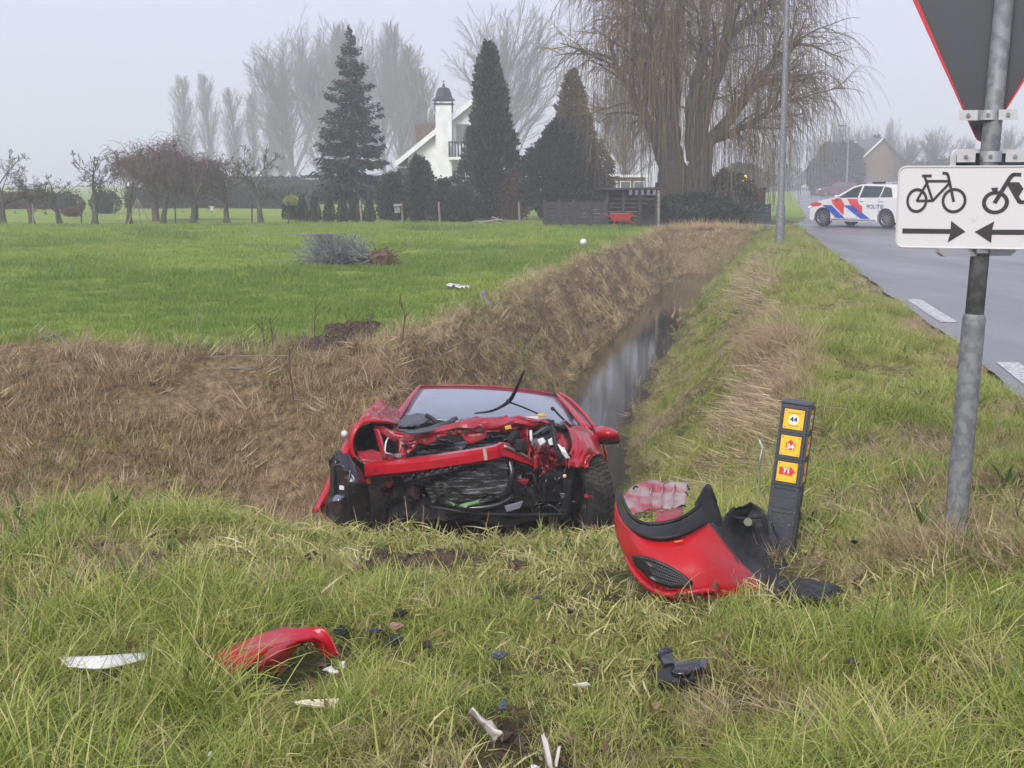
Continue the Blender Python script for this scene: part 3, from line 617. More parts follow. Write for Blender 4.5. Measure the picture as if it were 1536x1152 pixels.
# spruce with drooping tiers
def spruce(px, Y, H, Rb, lb, seed=5, zb=1.3):
    rng = np.random.default_rng(seed); x = X(px, Y); t = empty('spruce_tree', (x, Y, gz(x, Y)), lb, 'tree')
    tm, cm = MB(), MB(); tm.tube([(0, 0, -.1), (.05, 0, H*.5), (0, 0, H)], [.2, .12, .02], 8)
    z = zb
    while z < H-.04:
        u = (z-zb)/(H-zb); nb = 7; off = rng.random()*6
        for j in range(nb):
            a = off+j*2*PI/nb+rng.normal()*.5; Lb = Rb*(1-u)**.8*(.50+.62*rng.random())+.12*(1-u)+.03; zj = rng.normal()*.14
            sg = 7; s = np.linspace(0, 1, sg); dr = -.28*Lb*s+.22*Lb*s**3+ .25*u*Lb*s
            pts_ = np.stack([np.cos(a)*Lb*s, np.sin(a)*Lb*s, z+zj+dr], -1); tm.tube(pts_, np.linspace(.03, .008, sg), 3, cap=False)
            n = int(34+85*Lb/Rb); ss = .12+.9*rng.random(n)**.8; ww = Lb*.22*np.sqrt(1.1-np.minimum(ss, 1))*rng.normal(size=n)*.8
            q = np.stack([np.cos(a)*Lb*ss-np.sin(a)*ww, np.sin(a)*Lb*ss+np.cos(a)*ww, z+zj+(-.28*ss+.22*ss**3+.25*u*ss)*Lb-.02-.16*rng.random(n)*(1-.5*u)], -1)
            D = np.stack([np.cos(a)*.7-np.sin(a)*np.sign(ww)*.6, np.sin(a)*.7+np.cos(a)*np.sign(ww)*.6, np.full(n, -.55)], -1)
            cm.leaves(q, .27*(1-.72*u), D, 0, .34, rng, .9)
        z += .27-.07*u
    tm.build('trunk', B_GREY, t, True, local=True); cm.build('crown', L_SPR, t, local=True)
spruce(535, 56, 7.75, 1.85, 'tall dark spruce with drooping tiers left of the white house')
# conifers and shrubs in front of the house
foliage('thuja_tree', *at(735, 55), (7.0, .1, cone(1.12, .62)), 15000, .20, L_THU, 'tall dense dark green conifer cone in front of the white house', 'tree', seed=51, trunk=.15)
foliage('thuja_tree', *at(836, 54), (3.9, .1, egg(1.25)), 9000, .20, L_SPR, 'wide dark blue-green conifer left behind the black shed', 'tree', seed=52, trunk=.15)
foliage('thuja_tree', *at(856, 57), (6.1, 2.2, cone(1.05, .7)), 7000, .17, L_THUY, 'yellow-brown pointed conifer rising behind the blue-green one', 'tree', seed=53, trunk=.15)
foliage('thuja_tree', *at(885, 55.5), (3.3, .5, egg(.8)), 4000, .15, L_THUY, 'drooping yellowish conifer between the pointed conifer and the willow', 'tree', seed=153, up=-.5, trunk=.1)
foliage('shrub', *at(632, 53), (2.5, .05, egg(.50)), 5200, .15, L_THU, 'rounded dark conifer shrub with a peaked top before the white wall', 'shrub', seed=54)
foliage('shrub', *at(596, 53.5), (1.85, .05, egg(.66)), 4600, .15, L_THU, 'lower dark shrub at the left foot of the white house', 'shrub', seed=55)
foliage('shrub', *at(668, 52), (1.6, .05, cone(.58, .55)), 4000, .14, L_THU, 'small pointed shrub between the peaked shrub and the tall conifer', 'shrub', seed=56)
foliage('shrub', *at(697, 52), (1.35, .05, egg(.6)), 3400, .14, L_HEDGE, 'low green shrub at the foot of the tall conifer', 'shrub', seed=57)
foliage('shrub', *at(770, 54.5), (2.0, .05, egg(.6)), 3000, .13, L_BROWN, 'brownish shrub between the two big conifers', 'shrub', seed=58)
for i, px in enumerate((461, 479, 500, 520, 541, 559)):
    lb = ['small clipped cone shrub, first from the yellow ball', 'small clipped cone shrub, second in the row under the spruce', 'small clipped cone shrub, third in the row under the spruce', 'small clipped cone shrub, fourth in the row just left of the spruce trunk', 'small clipped cone shrub, fifth in the row right behind the thin post', 'small clipped cone shrub, last in the row next to the big shrubs'][i]
    foliage('cone_shrub', *at(px, 50.5+.2*(i % 3)), (1.0, 0.02, cone(.24, .6, .1)), 900, .08, L_HEDGE, lb, 'shrub', 'clipped cone shrubs in a row', seed=60+i, rough=.05)
foliage('clipped_shrub', *at(445, 55), (.95, .55, egg(.30)), 900, .07, L_YEL, 'bright yellow-green clipped ball above a dark hedge block', 'shrub', seed=70, rough=.04)
foliage('clipped_shrub', *at(445, 55.2), (.62, .02, boxp(.36)), 1200, .08, L_HEDGE, 'dark clipped block under the yellow-green ball', 'shrub', seed=71, rough=.04)
foliage('clipped_shrub', *at(124, 58), (.52, .1, egg(.42)), 1000, .07, L_BROWN, 'reddish brown flat clipped ball between the left fruit trees', 'shrub', seed=72, rough=.04)
foliage('clipped_shrub', *at(118, 66), (1.0, .02, egg(.8)), 1600, .1, L_HEDGE, 'grey-green rounded bush behind the reddish clipped ball', 'shrub', seed=73, rough=.06)
foliage('clipped_shrub', *at(172, 66), (1.15, .02, egg(.75)), 1600, .1, L_HEDGE, 'grey-green rounded bush right of the bush behind the third fruit tree', 'shrub', seed=74, rough=.06)
def hedge(pa, pb, Y, h, d, lb, seed, mt=None, n=4200, size=.16):
    xa, xb = X(pa, Y), X(pb, Y); rng = np.random.default_rng(seed); L = xb-xa
    t = empty('hedge', ((xa+xb)/2, Y, 0), lb, 'hedge'); c = MB()
    u = rng.random(n); f = rng.random(n); P = np.empty((n, 3)); P[:, 0] = (u-.5)*L
    fr = f < .6; P[fr, 1] = -d/2; P[fr, 2] = h*rng.random(fr.sum()); P[~fr, 1] = (rng.random((~fr).sum())-.5)*d; P[~fr, 2] = h
    P += rng.normal(size=P.shape)*.05; P[:, 2] += .12*(vn(P[:, 0], P[:, 0]*0, .8, seed)-.5)
    c.leaves(P, size, np.where(fr[:, None], [0, -1, .5], [0, 0, 1.]), 0, .6, rng, 1.4); c.box((0, 0, h/2-.03), (L, d-.06, h-.06))
    c.build('foliage', mt or L_HEDGE, t, local=True); return t
hedge(205, 470, 78, 1.05, 1.2, 'long clipped grey-green hedge behind the right half of the orchard', 81)
hedge(-20, 105, 76, .75, 1.0, 'low reddish hedge behind the leftmost fruit trees', 82, L_BROWN)
hedge(355, 600, 92, 1.75, 1.2, 'higher hedge running behind the spruce trunk', 83)
foliage('tall_hedge', *at(1247, 150), (5.6, .05, boxp(2.3)), 6500, .42, L_HEDGE, 'tall dark evergreen hedge left of the far street lamp', 'hedge', seed=84, z=0, rough=.1)
foliage('tall_hedge', *at(1222, 152), (4.5, .05, egg(1.5)), 3500, .42, L_HEDGE, 'rounded evergreen at the left end of the tall dark hedge', 'hedge', seed=85, z=0, rough=.12)
foliage('pine_tree', *at(1298, 165), (7.0, .6, cone(1.9, .8)), 3500, .4, L_SPR, 'dark conifer rising left behind the brown roof', 'tree', seed=86, z=0, trunk=.2)
for i, (px, Y, h, w_, lb) in enumerate([(1365, 156, 3.6, 2.6, 'dark bushes beside the right gable end of the brown house'), (1400, 160, 4.2, 2.8, 'hazy bushes behind the cycle sign, left part'), (1450, 160, 4.6, 3.2, 'hazy bushes directly above the cycle sign'), (1510, 160, 4.9, 3.4, 'hazy bushes right of the sign post'), (1160, 210, 4.2, 4, 'faint grey bushes at the bend far down the road'), (1105, 120, 3.0, 2.2, 'dim bush behind the lit garden lamp')]):
    foliage('bush', *at(px, Y), (h, .05, egg(w_)), 3000, .38, L_HEDGE, lb, 'bush', 'bushes beyond the junction', seed=90+i, z=0, rough=.25)
foliage('scrub', *at(1040, 47.2), (1.15, .05, egg(1.7)), 5200, .13, L_IVY, 'ivy and low scrub at the foot of the willow', 'shrub', seed=97, rough=.3, sy=.5)
foliage('scrub', *at(1082, 48.5), (1.9, .05, egg(1.0)), 3500, .13, L_IVY, 'dark evergreen scrub between willow and grey board wall', 'shrub', seed=98, rough=.3, sy=.6)
# ------------------------------------------------------------------ buildings and garden things in the distance
WHITE = mat('white_render', (.74, .75, .76), .8, col2=(.62, .63, .65), ns=2.5)
BLACKW = mat('black_boards', (.018, .018, .022), .75, col2=(.04, .04, .046), ns=6)
GLASS_D = mat('window_glass', (.10, .12, .14), .12, spec=.8)
ROOF_B = mat('brown_tiles', (.10, .065, .05), .85, col2=(.15, .10, .08), ns=5)
ROOF_G = mat('grey_tiles', (.085, .09, .095), .8, col2=(.12, .125, .13), ns=5)
BRICK = mat('brown_brick', (.12, .095, .06), .9, col2=(.22, .16, .11), ns=8)
IRON = mat('black_iron', (.025, .025, .03), .5, .3)
GALV = mat('galvanised_steel', (.13, .14, .145), .6, .2, col2=(.19, .20, .205), ns=22, nlo=.45, nhi=.55, bump=.08, bs=90, dirt=(.30, .31, .31), dirts=9, dirtlo=.62)
WOODG = mat('grey_wood', (.16, .145, .12), .85, col2=(.26, .24, .20), ns=12)
def V3(px, py, Y): return W(px, py, Y)
def white_house():
    Y = 82.0; b = W(705, 305, Y); b.z = 0
    h = empty('white_house', b, 'white house with long sloping roof and lantern-topped chimney behind the conifers', 'house')
    zz = lambda py: W(700, py, Y).z
    xl, xr, xm = W(612, 250, Y).x, W(768, 250, Y).x, W(712, 250, Y).x
    ze, zr, dep = zz(236), zz(154), 9.0
    yb = Y+dep
    m = MB(); P = [(xl, Y, -.1), (xr, Y, -.1), (xr, Y, ze), (xm, Y, zr), (xl, Y, ze)]; m.prism(P, (0, dep, 0)); m.build('wall', WHITE, h)
    for nm, s in (('roof', -1), ('roof', 1)):
        xe = xl-.75 if s < 0 else xr+.2; sl = (zr-ze)/((xm-xl) if s < 0 else (xr-xm)); zee = ze-(.75 if s < 0 else .2)*sl
        m = MB(); m.prism([(xe, Y-.45, zee+.12), (xm, Y-.45, zr+.12), (xm, Y-.45, zr+.30), (xe, Y-.45, zee+.30)], (0, dep+.9, 0)); rf = m.build(nm, ROOF_G, h)
        m = MB(); m.prism([(xe, Y-.52, zee-.02), (xm, Y-.52, zr-.02), (xm, Y-.52, zr+.33), (xe, Y-.52, zee+.33)], (0, .06, 0)); m.build('bargeboard', WHITE, rf)
        if s < 0:
            for k in range(9):
                q = (k+.7)/9.5; m = MB(); p0 = (xe+(xm-xe)*q, Y-.44, zee+.305+(zr-zee)*q); m.prism([p0, (p0[0]+.05, p0[1], p0[2]+.05*sl), (p0[0]+.05, p0[1], p0[2]+.05*sl+.05), (p0[0], p0[1], p0[2]+.05)], (0, dep+.88, 0)); m.build('tile_row', ROOF_G, rf)
    # rear wing with brown roof
    a, c = W(622, 188, Y+7), W(656, 183, Y+7); d_, e = W(650, 212, Y+7), W(624, 212, Y+7)
    MB().prism([a, c, (c.x+1.2, c.y, c.z-.2), d_, e], (0, 3.5, 0)).build('roof', ROOF_B, h, label='brown tiled roof of the rear wing')
    MB().box(((a.x+d_.x)/2+.2, Y+10.6, 1.6), (1.6, 3.0, 3.4)).build('wall', WHITE, h)
    # chimney
    cx0, cx1 = W(654, 200, Y-.3).x, W(678, 200, Y-.3).x; zt = W(666, 157, Y-.3).z; cw = cx1-cx0
    ch = MB().box(((cx0+cx1)/2, Y-.35, zt/2), (cw, .68, zt)).build('chimney', WHITE, h)
    cxm = (cx0+cx1)/2; m = MB()
    for k in range(4):
        sx_, sy_ = (-1, 1, 1, -1)[k], (-1, -1, 1, 1)[k]; m.tube([(cxm+sx_*(cw/2+.03), Y-.35+sy_*.37, zt-.45), (cxm+sx_*(cw/2+.03), Y-.35+sy_*.37, zt+.28)], .03, 5)
    m.tube([(cxm-cw/2-.12, Y-.75, zt+.03), (cxm+cw/2+.12, Y-.75, zt+.03), (cxm+cw/2+.12, Y+.05, zt+.03), (cxm-cw/2-.12, Y+.05, zt+.03), (cxm-cw/2-.12, Y-.75, zt+.03)], .04, 5)
    m.build('cap_frame', IRON, ch)
    m = MB(); m.lathe([(.02, 1.28), (.07, 1.2), (.07, 1.12), (.10, 1.06), (.34, .98), (.42, .78), (.52, .45), (.70, .28), (.66, .24), (.02, .24)], (cxm, Y-.35, zt-.02), n=8); m.ball((cxm, Y-.35, zt+1.36), .06, 6, 0, 5); m.build('chimney_cap', IRON, ch)
    # windows, balcony
    def win(p0, p1, y0, y1):
        a, c = W(p0, y1, Y), W(p1, y0, Y); cx, cz, w_, hh = (a.x+c.x)/2, (a.z+c.z)/2, c.x-a.x, c.z-a.z
        f = MB(); 
        for q in (-1, 1): f.box((cx+q*(w_/2-.04), Y-.03, cz), (.08, .10, hh)); f.box((cx, Y-.03, cz+q*(hh/2-.04)), (w_-.16, .098, .08))
        f.box((cx, Y-.028, cz), (.05, .09, hh-.16)); fo = f.build('window', WOODG, h); MB().box((cx, Y-.012, cz), (w_-.1, .02, hh-.1)).build('pane', GLASS_D, fo)
    win(684, 704, 186, 215); win(679, 694, 256, 276); win(712, 735, 186, 215); win(625, 643, 258, 278)
    a, c = W(674, 238, Y), W(735, 214, Y); s = MB().box(((a.x+c.x)/2, Y-.6, a.z), (c.x-a.x, 1.2, .16)).build('balcony', WHITE, h)
    m = MB(); m.box(((a.x+c.x)/2, Y-1.15, c.z), (c.x-a.x, .08, .10))
    for k in range(14): m.box((a.x+.05+(c.x-a.x-.1)*k/13, Y-1.15, (a.z+c.z)/2+.02), (.09, .05, c.z-a.z-.1))
    for k in range(5): m.box((a.x+.04, Y-.1-.22*k, (a.z+c.z)/2+.02), (.05, .09, c.z-a.z-.1))
    m.build('railing', BLACKW, s)
    MB().box((W(606, 262, Y).x, Y+2.5, W(606, 262, Y).z-.9), (.9, 4, 2.6)).build('porch', BLACKW, h)
white_house()
def brown_house():
    Y = 150.; b = W(1322, 283, Y); b.z = 0; h = empty('brown_house', b, 'brown brick house with a steep gable beside the far parked cars', 'house')
    xl, xr, xm = W(1279, 250, Y).x, W(1366, 250, Y).x, W(1322, 250, Y).x; ze, zr = W(0, 251, Y).z, W(0, 209, Y).z
    MB().prism([(xl, Y, -.1), (xr, Y, -.1), (xr, Y, ze), (xm, Y, zr), (xl, Y, ze)], (0, 9, 0)).build('wall', BRICK, h)
    sl = (zr-ze)/(xm-xl)
    for s in (-1, 1):
        xe = xm+s*(xm-xl+.35); zee = ze-.35*sl
        rf = MB().prism([(xe, Y-.3, zee+.02), (xm, Y-.3, zr+.02), (xm, Y-.3, zr+.22), (xe, Y-.3, zee+.22)], (0, 9.6, 0)).build('roof', ROOF_G, h)
        MB().prism([(xe, Y-.38, zee), (xm, Y-.38, zr), (xm, Y-.38, zr+.24), (xe, Y-.38, zee+.24)], (0, .06, 0)).build('bargeboard', WHITE if s < 0 else ROOF_B, rf)
    a = W(1262, 284, Y+5); MB().box((a.x+.9, Y+6, 1.3), (3.4, 5, 2.7)).build('wall', BRICK, h); MB().prism([(a.x-1, Y+3.2, 2.6), (a.x+2.6, Y+3.2, 2.6), (a.x+2.6, Y+6, 4.6), (a.x-1, Y+6, 4.6)], (0, .1, .15)).build('roof', ROOF_G, h)
    for (p0, p1, y0, y1) in ((1298, 1310, 262, 274), (1330, 1344, 262, 274)):
        a, c = W(p0, y1, Y), W(p1, y0, Y); f = MB().box(((a.x+c.x)/2, Y-.02, (a.z+c.z)/2), (c.x-a.x, .08, c.z-a.z)).build('window', WOODG, h)
        MB().box(((a.x+c.x)/2, Y-.07, (a.z+c.z)/2), (c.x-a.x-.16, .03, c.z-a.z-.16)).build('pane', GLASS_D, f)
brown_house()
def garage():
    Y = 74.; b = W(936, 300, Y); b.z = 0; h = empty('garden_building', b, 'low garden building with a pale flat roof seen under the willow', 'building')
    a, c = W(905, 300, Y), W(968, 266, Y); MB().box(((a.x+c.x)/2, Y+1.5, c.z/2), (c.x-a.x, 3, c.z)).build('wall', BRICK, h)
    MB().box(((a.x+c.x)/2, Y+1.5, c.z+.07), (c.x-a.x+.4, 3.5, .14)).build('roof', WHITE, h)
    for k in range(3):
        x = a.x+.45+k*.75; f = MB().box((x, Y-.02, c.z-.45), (.6, .08, .5)).build('window', WHITE, h); MB().box((x, Y-.07, c.z-.45), (.5, .03, .4)).build('pane', GLASS_D, f)
garage()
def shed():
    Y = 45.6; b = W(905, 338, Y); b.z = gz(b.x, Y); z0 = b.z
    h = empty('black_shed', b, 'low black wooden animal shed with open pen on the meadow before the willow', 'shed')
    x0, x1, x2 = W(818, 338, Y).x, W(908, 338, Y).x, W(986, 338, Y).x; h1, h2 = W(0, 302, Y).z, W(0, 286, Y).z
    nb = 6
    for k in range(nb):       # pen boards
        zc = z0+.08+(h1-z0-.10)*(k+.5)/nb; MB().box(((x0+x1)/2, Y, zc), (x1-x0, .03, (h1-z0)/nb-.035)).build('board', BLACKW, h)
        MB().box((x0, Y+1.0, zc), (.03, 1.95, (h1-z0)/nb-.035)).build('board', BLACKW, h)
    for k in range(5): MB().box((x0+(x1-x0)*k/4, Y-.05, (z0+h1)/2), (.09, .07, h1-z0+.06)).build('post', BLACKW, h)
    for k in range(5): MB().box((x0+(x1-x0)*k/4, Y+2, (z0+h1)/2), (.09, .07, h1-z0+.06)).build('post', BLACKW, h)
    nb = 8
    for k in range(nb):
        zc = z0+.05+(h2-z0-.05)*(k+.5)/nb; MB().box(((x1+x2)/2, Y+.9, zc), (x2-x1, .03, (h2-z0)/nb-.02)).build('board', BLACKW, h)
        MB().box((x1+.03, Y+.45, zc), (.03, .86, (h2-z0)/nb-.02)).build('board', BLACKW, h)
    for k in range(4): MB().box((x1+.05+(x2-x1-.1)*k/3, Y+.0, (z0+h2)/2), (.09, .09, h2-z0)).build('post', BLACKW, h)
    rf = MB().prism([(x1-.35, Y-.25, h2+.02), (x2+.1, Y-.25, h2+.06), (x2+.1, Y+2, h2-.15), (x1-.35, Y+2, h2-.2)], (0, 0, .06)).build('roof', BLACKW, h)
    for k in range(5): MB().box((x2-.95+k*.2, Y-.3, h2-.06), (.10, .04, .16)).build('batten', mat('batten_wood', (.14, .14, .16), .8), rf)
    MB().tube([(x2+.02, Y-.25, z0-.1), (x2-.0, Y-.25, h2+.02)], .05, 6).build('prop_pole', WOODG, h)
    # red wheelbarrow in the shelter
    c = W(931, 337, Y-.3); c.z = gz(c.x, c.y); RED = mat('red_metal', (.45, .03, .025), .5)
    wb = empty('wheelbarrow', c, 'red wheelbarrow parked in front of the black shed', 'wheelbarrow')
    m = MB(); P = [[(sx_*(.30+.08*u), sy_*(.16+.10*u), .22+.22*u) for sx_, sy_ in ((-1, -1), (1, -1), (1, 1), (-1, 1))] for u in (0, 1)]; P = np.array(P)
    m.grid(P, wrapu=True); m.add(P[0], [[3, 2, 1, 0]]); m.build('tray', RED, wb, local=True, solid=.01)
    for s in (-1, 1): MB().tube([(.5, s*.05, .13), (-.1, s*.14, .2), (-.55, s*.2, .42)], .016, 6).build('handle', RED, wb, local=True); MB().tube([(-.2, s*.14, .2), (-.25, s*.16, 0)], .014, 6).build('leg', RED, wb, local=True)
    MB().lathe([(.08, -.03), (.14, -.03), (.14, .03), (.08, .03), (.08, -.03)], (.5, 0, .14), 'y', 14).build('wheel', IRON, wb, local=True)
shed()
def boardwall():
    Y = 50.; a, c = W(1093, 333, Y), W(1155, 306, Y); h = empty('board_wall', (a.x, Y, gz(a.x, Y)), 'dark grey board wall beside the grass mound, right of the willow', 'wall')
    DG = mat('slate_boards', (.045, .052, .065), .7, col2=(.06, .068, .08), ns=5); nb = 5; z0 = gz(a.x, Y)
    for k in range(nb): MB().box(((a.x+c.x)/2, Y, z0+(c.z-z0)*(k+.5)/nb), (c.x-a.x, .05, (c.z-z0)/nb-.012)).build('board', DG, h)
    for k in range(3): MB().box((a.x+(c.x-a.x)*k/2, Y+.06, (z0+c.z)/2), (.1, .08, c.z-z0+.03)).build('post', DG, h)
    BR = mat('faded_hedge_top', (.085, .065, .035), .9, col2=(.05, .045, .025), ns=6)
    e = W(1083, 306, 53); g = W(1150, 284, 53); hh = empty('low_wall', ((e.x+g.x)/2, 53.5, 0), 'low brown wall behind the grey board wall carrying the garden lamp', 'wall')
    MB().box(((e.x+g.x)/2, 53.5, g.z/2), (g.x-e.x, .5, g.z)).build('wall_body', BR, hh)
    MB().box(((e.x+g.x)/2, 53.5, g.z+.03), (g.x-e.x+.08, .6, .06)).build('coping', BR, hh)
    p = W(1116, 284, 53.5); p.z = g.z+.06; L = empty('garden_lamp', p, 'lit yellow garden lamp on a dark pedestal under the willow', 'lamp')
    MB().lathe([(.12, 0), (.12, .08), (.05, .12), (.05, .22), (.09, .26), (.02, .28)], (0, 0, 0), n=10).build('pedestal', IRON, L, local=True)
    em = bpy.data.materials.new('lamp_glow'); em.use_nodes = True; bb = em.node_tree.nodes['Principled BSDF']; bb.inputs['Base Color'].default_value = (.9, .75, .2, 1); bb.inputs['Emission Color'].default_value = (1, .78, .18, 1); bb.inputs['Emission Strength'].default_value = 2.2
    MB().ball((0, 0, .37), (.12, .12, .13), 12, 0, 8).build('bulb', em, L, True, local=True)
boardwall()
# stakes and posts along the meadow
for i, (px, py0, lb) in enumerate([(0, 303, 'dark thin stake at the left picture edge'), (48, 306, 'pale thin stake between the first two fruit trees'), (85, 308, 'dark thin stake in front of the second fruit tree'), (121, 309, 'dark thin stake in front of the third fruit tree'), (377, 305, 'dark thin stake left of the last fruit tree'), (432, 303, 'dark thin stake beside the yellow clipped ball'), (262, 308, 'thin stake leaning against the fruit tree under the brown dome')]):
    Y = 48.6; a = W(px, py0, Y); z = gz(a.x, Y); t = tag(MB().tube([(a.x, Y, z-.1), (a.x+.02, Y, a.z)], .028, 6).build('stake', WOODG if i == 1 else BLACKW), lb, 'stake', 'stakes along the orchard')
for i, (px, py0, lb) in enumerate([(540, 300, 'pale fence post in front of the spruce trunk'), (602, 303, 'pale fence post carrying the nest box'), (658, 303, 'pale fence post before the dark shrubs left of the tall conifer'), (778, 303, 'pale fence post between the tall conifer and the black shed')]):
    Y = 48.8; a = W(px, py0, Y); z = gz(a.x, Y); tag(MB().tube([(a.x+.05, Y, z-.1), (a.x, Y, a.z)], .04, 6).build('fence_post', WOODG), lb, 'post', 'pale posts along the garden edge')
a = W(596, 314, 48.7); nbx = empty('nest_box', a, 'small pale nest box hung on a post before the dark shrubs', 'nest box')
MB().box((0, 0, 0), (.2, .16, .26)).build('box_body', WOODG, nbx, local=True); MB().box((0, -.02, .15), (.26, .24, .03), Matrix.Rotation(R(15), 4, 'X')).build('box_roof', WOODG, nbx, local=True)
a = W(206, 300, 48.9); tri = empty('tree_tripod', (a.x, 48.9, gz(a.x, 48.9)), 'tripod of wooden stakes propping the leaning fruit tree', 'stakes')
for dx in (-.38, .5, .1): MB().tube([(dx, -.1, -.05), (0, 0, .95)], .025, 5).build('stake', WOODG, tri, local=True)
a = W(318, 333, 52); fe = empty('bird_feeder', (a.x, 52, gz(a.x, 52)), 'small white bird feeder on a thin stand under the brown dome crown', 'bird feeder')
MB().tube([(0, 0, 0), (0, 0, .42)], .015, 5).build('stand', WOODG, fe, local=True); MB().box((0, 0, .50), (.14, .14, .14)).build('tray', WHITE, fe, local=True); MB().box((0, 0, .585), (.2, .2, .03)).build('feeder_roof', WHITE, fe, local=True)
for i, (q, lb) in enumerate([(((718, 335), (755, 329)), 'long pale log at the foot of the tall conifer'), (((738, 326), (757, 335)), 'crossed pale branch lying over the log pile'), (((712, 333), (742, 334)), 'short pale branch beside the long log')]):
    a, c = W(*q[0], 48.2), W(*q[1], 48.2+.2*i); a.z = max(a.z, gz(a.x, a.y)); c.z = max(c.z, gz(c.x, c.y)); tag(MB().tube([a, (a+c)/2+Vector((0, 0, .02)), c], [.05, .045, .03], 6).build('log', WOODG), lb, 'log', 'pale branches by the conifer')
# street lamps
def lamp(px, pyb, Y, top, r, lb, head=True):
    a = W(px, pyb, Y); z = gz(a.x, Y); L = empty('street_lamp', (a.x, Y, z), lb, 'street lamp')
    MB().lathe([(r*1.5, -.1), (r*1.45, .9), (r*1.05, 1.0), (r*.62, top)], (0, 0, 0), n=14).build('pole', GALV, L, True, local=True)
    if head:
        MB().tube([(0, 0, top-.02), (-.12, 0, top+.06), (-.45, 0, top+.10)], .035, 6).build('arm', GALV, L, local=True)
        MB().box((-.75, 0, top+.10), (.7, .26, .10), bev=.03).build('lamp_head', IRON, L, local=True)
    return L
L = lamp(1170, 355, 33, 8.5, .078, 'tall grey street lamp pole on the verge between ditch and road')
p = W(1172, 228, 33); MB().lathe([(.062, -.09), (.064, -.085), (.064, .085), (.062, .09)], (L.location.x, 33, p.z), n=14).build('sticker', mat('blue_sticker', (.03, .09, .22), .5), L)
lamp(1270, 277, 142, 7.2, .1, 'far street lamp in front of the tall evergreen hedge')
# far give-way sign seen from behind
a = W(1160, 300, 70); gs = empty('give_way_sign', (a.x, 70, gz(a.x, 70)), 'small far give-way sign seen from behind beside the near lamp pole', 'traffic sign')
zt = W(0, 262, 70).z-gs.location.z; zb = W(0, 273, 70).z-gs.location.z; GREYP = mat('sign_back', (.10, .11, .12), .55)
MB().tube([(0, 0, -.1), (0, 0, zt)], .03, 8).build('pole', GALV, gs, local=True); MB().prism([(-.24, .04, zt), (.24, .04, zt), (.03, .04, zb-.02), (-.03, .04, zb-.02)], (0, .02, 0)).build('sign_plate', GREYP, gs, local=True)
MB().box((0, .05, zb-.15), (.42, .02, .12)).build('sub_plate', GREYP, gs, local=True)
for s in (-.12, .12): MB().tube([(s, .3, -.1), (s, .3, .8)], .012, 5).build('rail', IRON, gs, local=True)
# ------------------------------------------------------------------ curved sheets through points seen in the photograph, each with its own distance
def cr1(P, n):            # Catmull-Rom through the rows of P (k,...) sampled at n places
    P = np.asarray(P, float); k = len(P)
    if k == 2: t = np.linspace(0, 1, n).reshape((-1,)+(1,)*(P.ndim-1)); return P[0]*(1-t)+P[1]*t
    E = np.concatenate([2*P[:1]-P[1:2], P, 2*P[-1:]-P[-2:-1]]); q = np.linspace(0, k-1, n); i = np.minimum(q.astype(int), k-2); t = (q-i).reshape((-1,)+(1,)*(P.ndim-1))
    a, b, c, d = E[i], E[i+1], E[i+2], E[i+3]
    return .5*((2*b)+(c-a)*t+(2*a-5*b+4*c-d)*t*t+(3*b-a-3*c+d)*t**3)
def patch(rows, nu, nv, dent=0, seed=0, lin=False):
    """rows: list of rows of (px, py, Y); returns a smooth grid of world points"""
    A = []
    for r_ in rows:
        P = np.array([tuple(W(*q)) for q in r_]); A.append(cr1(P, nv))
    A = np.stack(A)
    if lin:
        q = np.linspace(0, len(A)-1, nu); i = np.minimum(q.astype(int), len(A)-2); f = (q-i)[:, None, None]; Gd = A[i]*(1-f)+A[i+1]*f
    else: Gd = cr1(A, nu)
    if dent:
        rdg = lambda q: 1-np.abs(2*q-1)
        u, v = np.meshgrid(np.linspace(0, 1, nv), np.linspace(0, 1, nu)); Gd[:, :, 1] += dent*(.5*(fbm(u*4, v*4, 1.3, seed, 2)-.5)+.55*(rdg(fbm(u*5, v*5, 1.0, seed+9, 2))-.6)); Gd[:, :, 2] += dent*.5*(rdg(fbm(u*5, v*5, 1.1, seed+5, 2))-.6)
    return Gd
def sheet(name, rows, nu, nv, m, parent, th=.004, dent=0, seed=0, lin=False, label=None, flat=False, smang=40):
    return MB().grid(patch(rows, nu, nv, dent, seed, lin)).build(name, m, parent, not flat, label, solid=th, smang=smang)
def poly(name, pts, m, parent, off=(0, .02, 0), label=None, bevel=0):
    return MB().prism([W(*q) for q in pts], off).build(name, m, parent, label=label, bevel=bevel)
def pipe(name, pts, r, m, parent, n=8, samp=4, label=None):
    P = np.array([tuple(W(*q)) for q in pts]); P = cr1(P, (len(P)-1)*samp+1) if len(P) > 2 else P
    rr_ = r if np.isscalar(r) else np.interp(np.linspace(0, 1, len(P)), np.linspace(0, 1, len(r)), r)
    return MB().tube(P, rr_, n).build(name, m, parent, True, label)

RED = mat('red_car_paint', (.40, .006, .016), .34, coat=.45, spec=.3, col2=(.33, .006, .014), ns=4, dirt=(.17, .075, .06), dirts=4, dirtlo=.60, bump=.06, bs=9)
REDM = mat('red_primer_paint', (.34, .018, .035), .5, coat=.2, col2=(.27, .014, .026), ns=9, dirt=(.09, .035, .03), dirts=11, dirtlo=.52, bump=.15, bs=30)
PINK = mat('scuffed_inner_plastic', (.30, .05, .07), .6, col2=(.34, .27, .25), ns=7, nlo=.42, nhi=.58, dirt=(.18, .14, .11), dirts=7, dirtlo=.58)
BLK = mat('black_plastic', (.012, .013, .014), .5, spec=.25, col2=(.028, .029, .032), ns=6, bump=.08, bs=60, dirt=(.055, .05, .04), dirts=9, dirtlo=.62)
BLKG = mat('gloss_black_plastic', (.012, .013, .015), .25, coat=.3, dirt=(.04, .038, .03), dirts=14, dirtlo=.6)
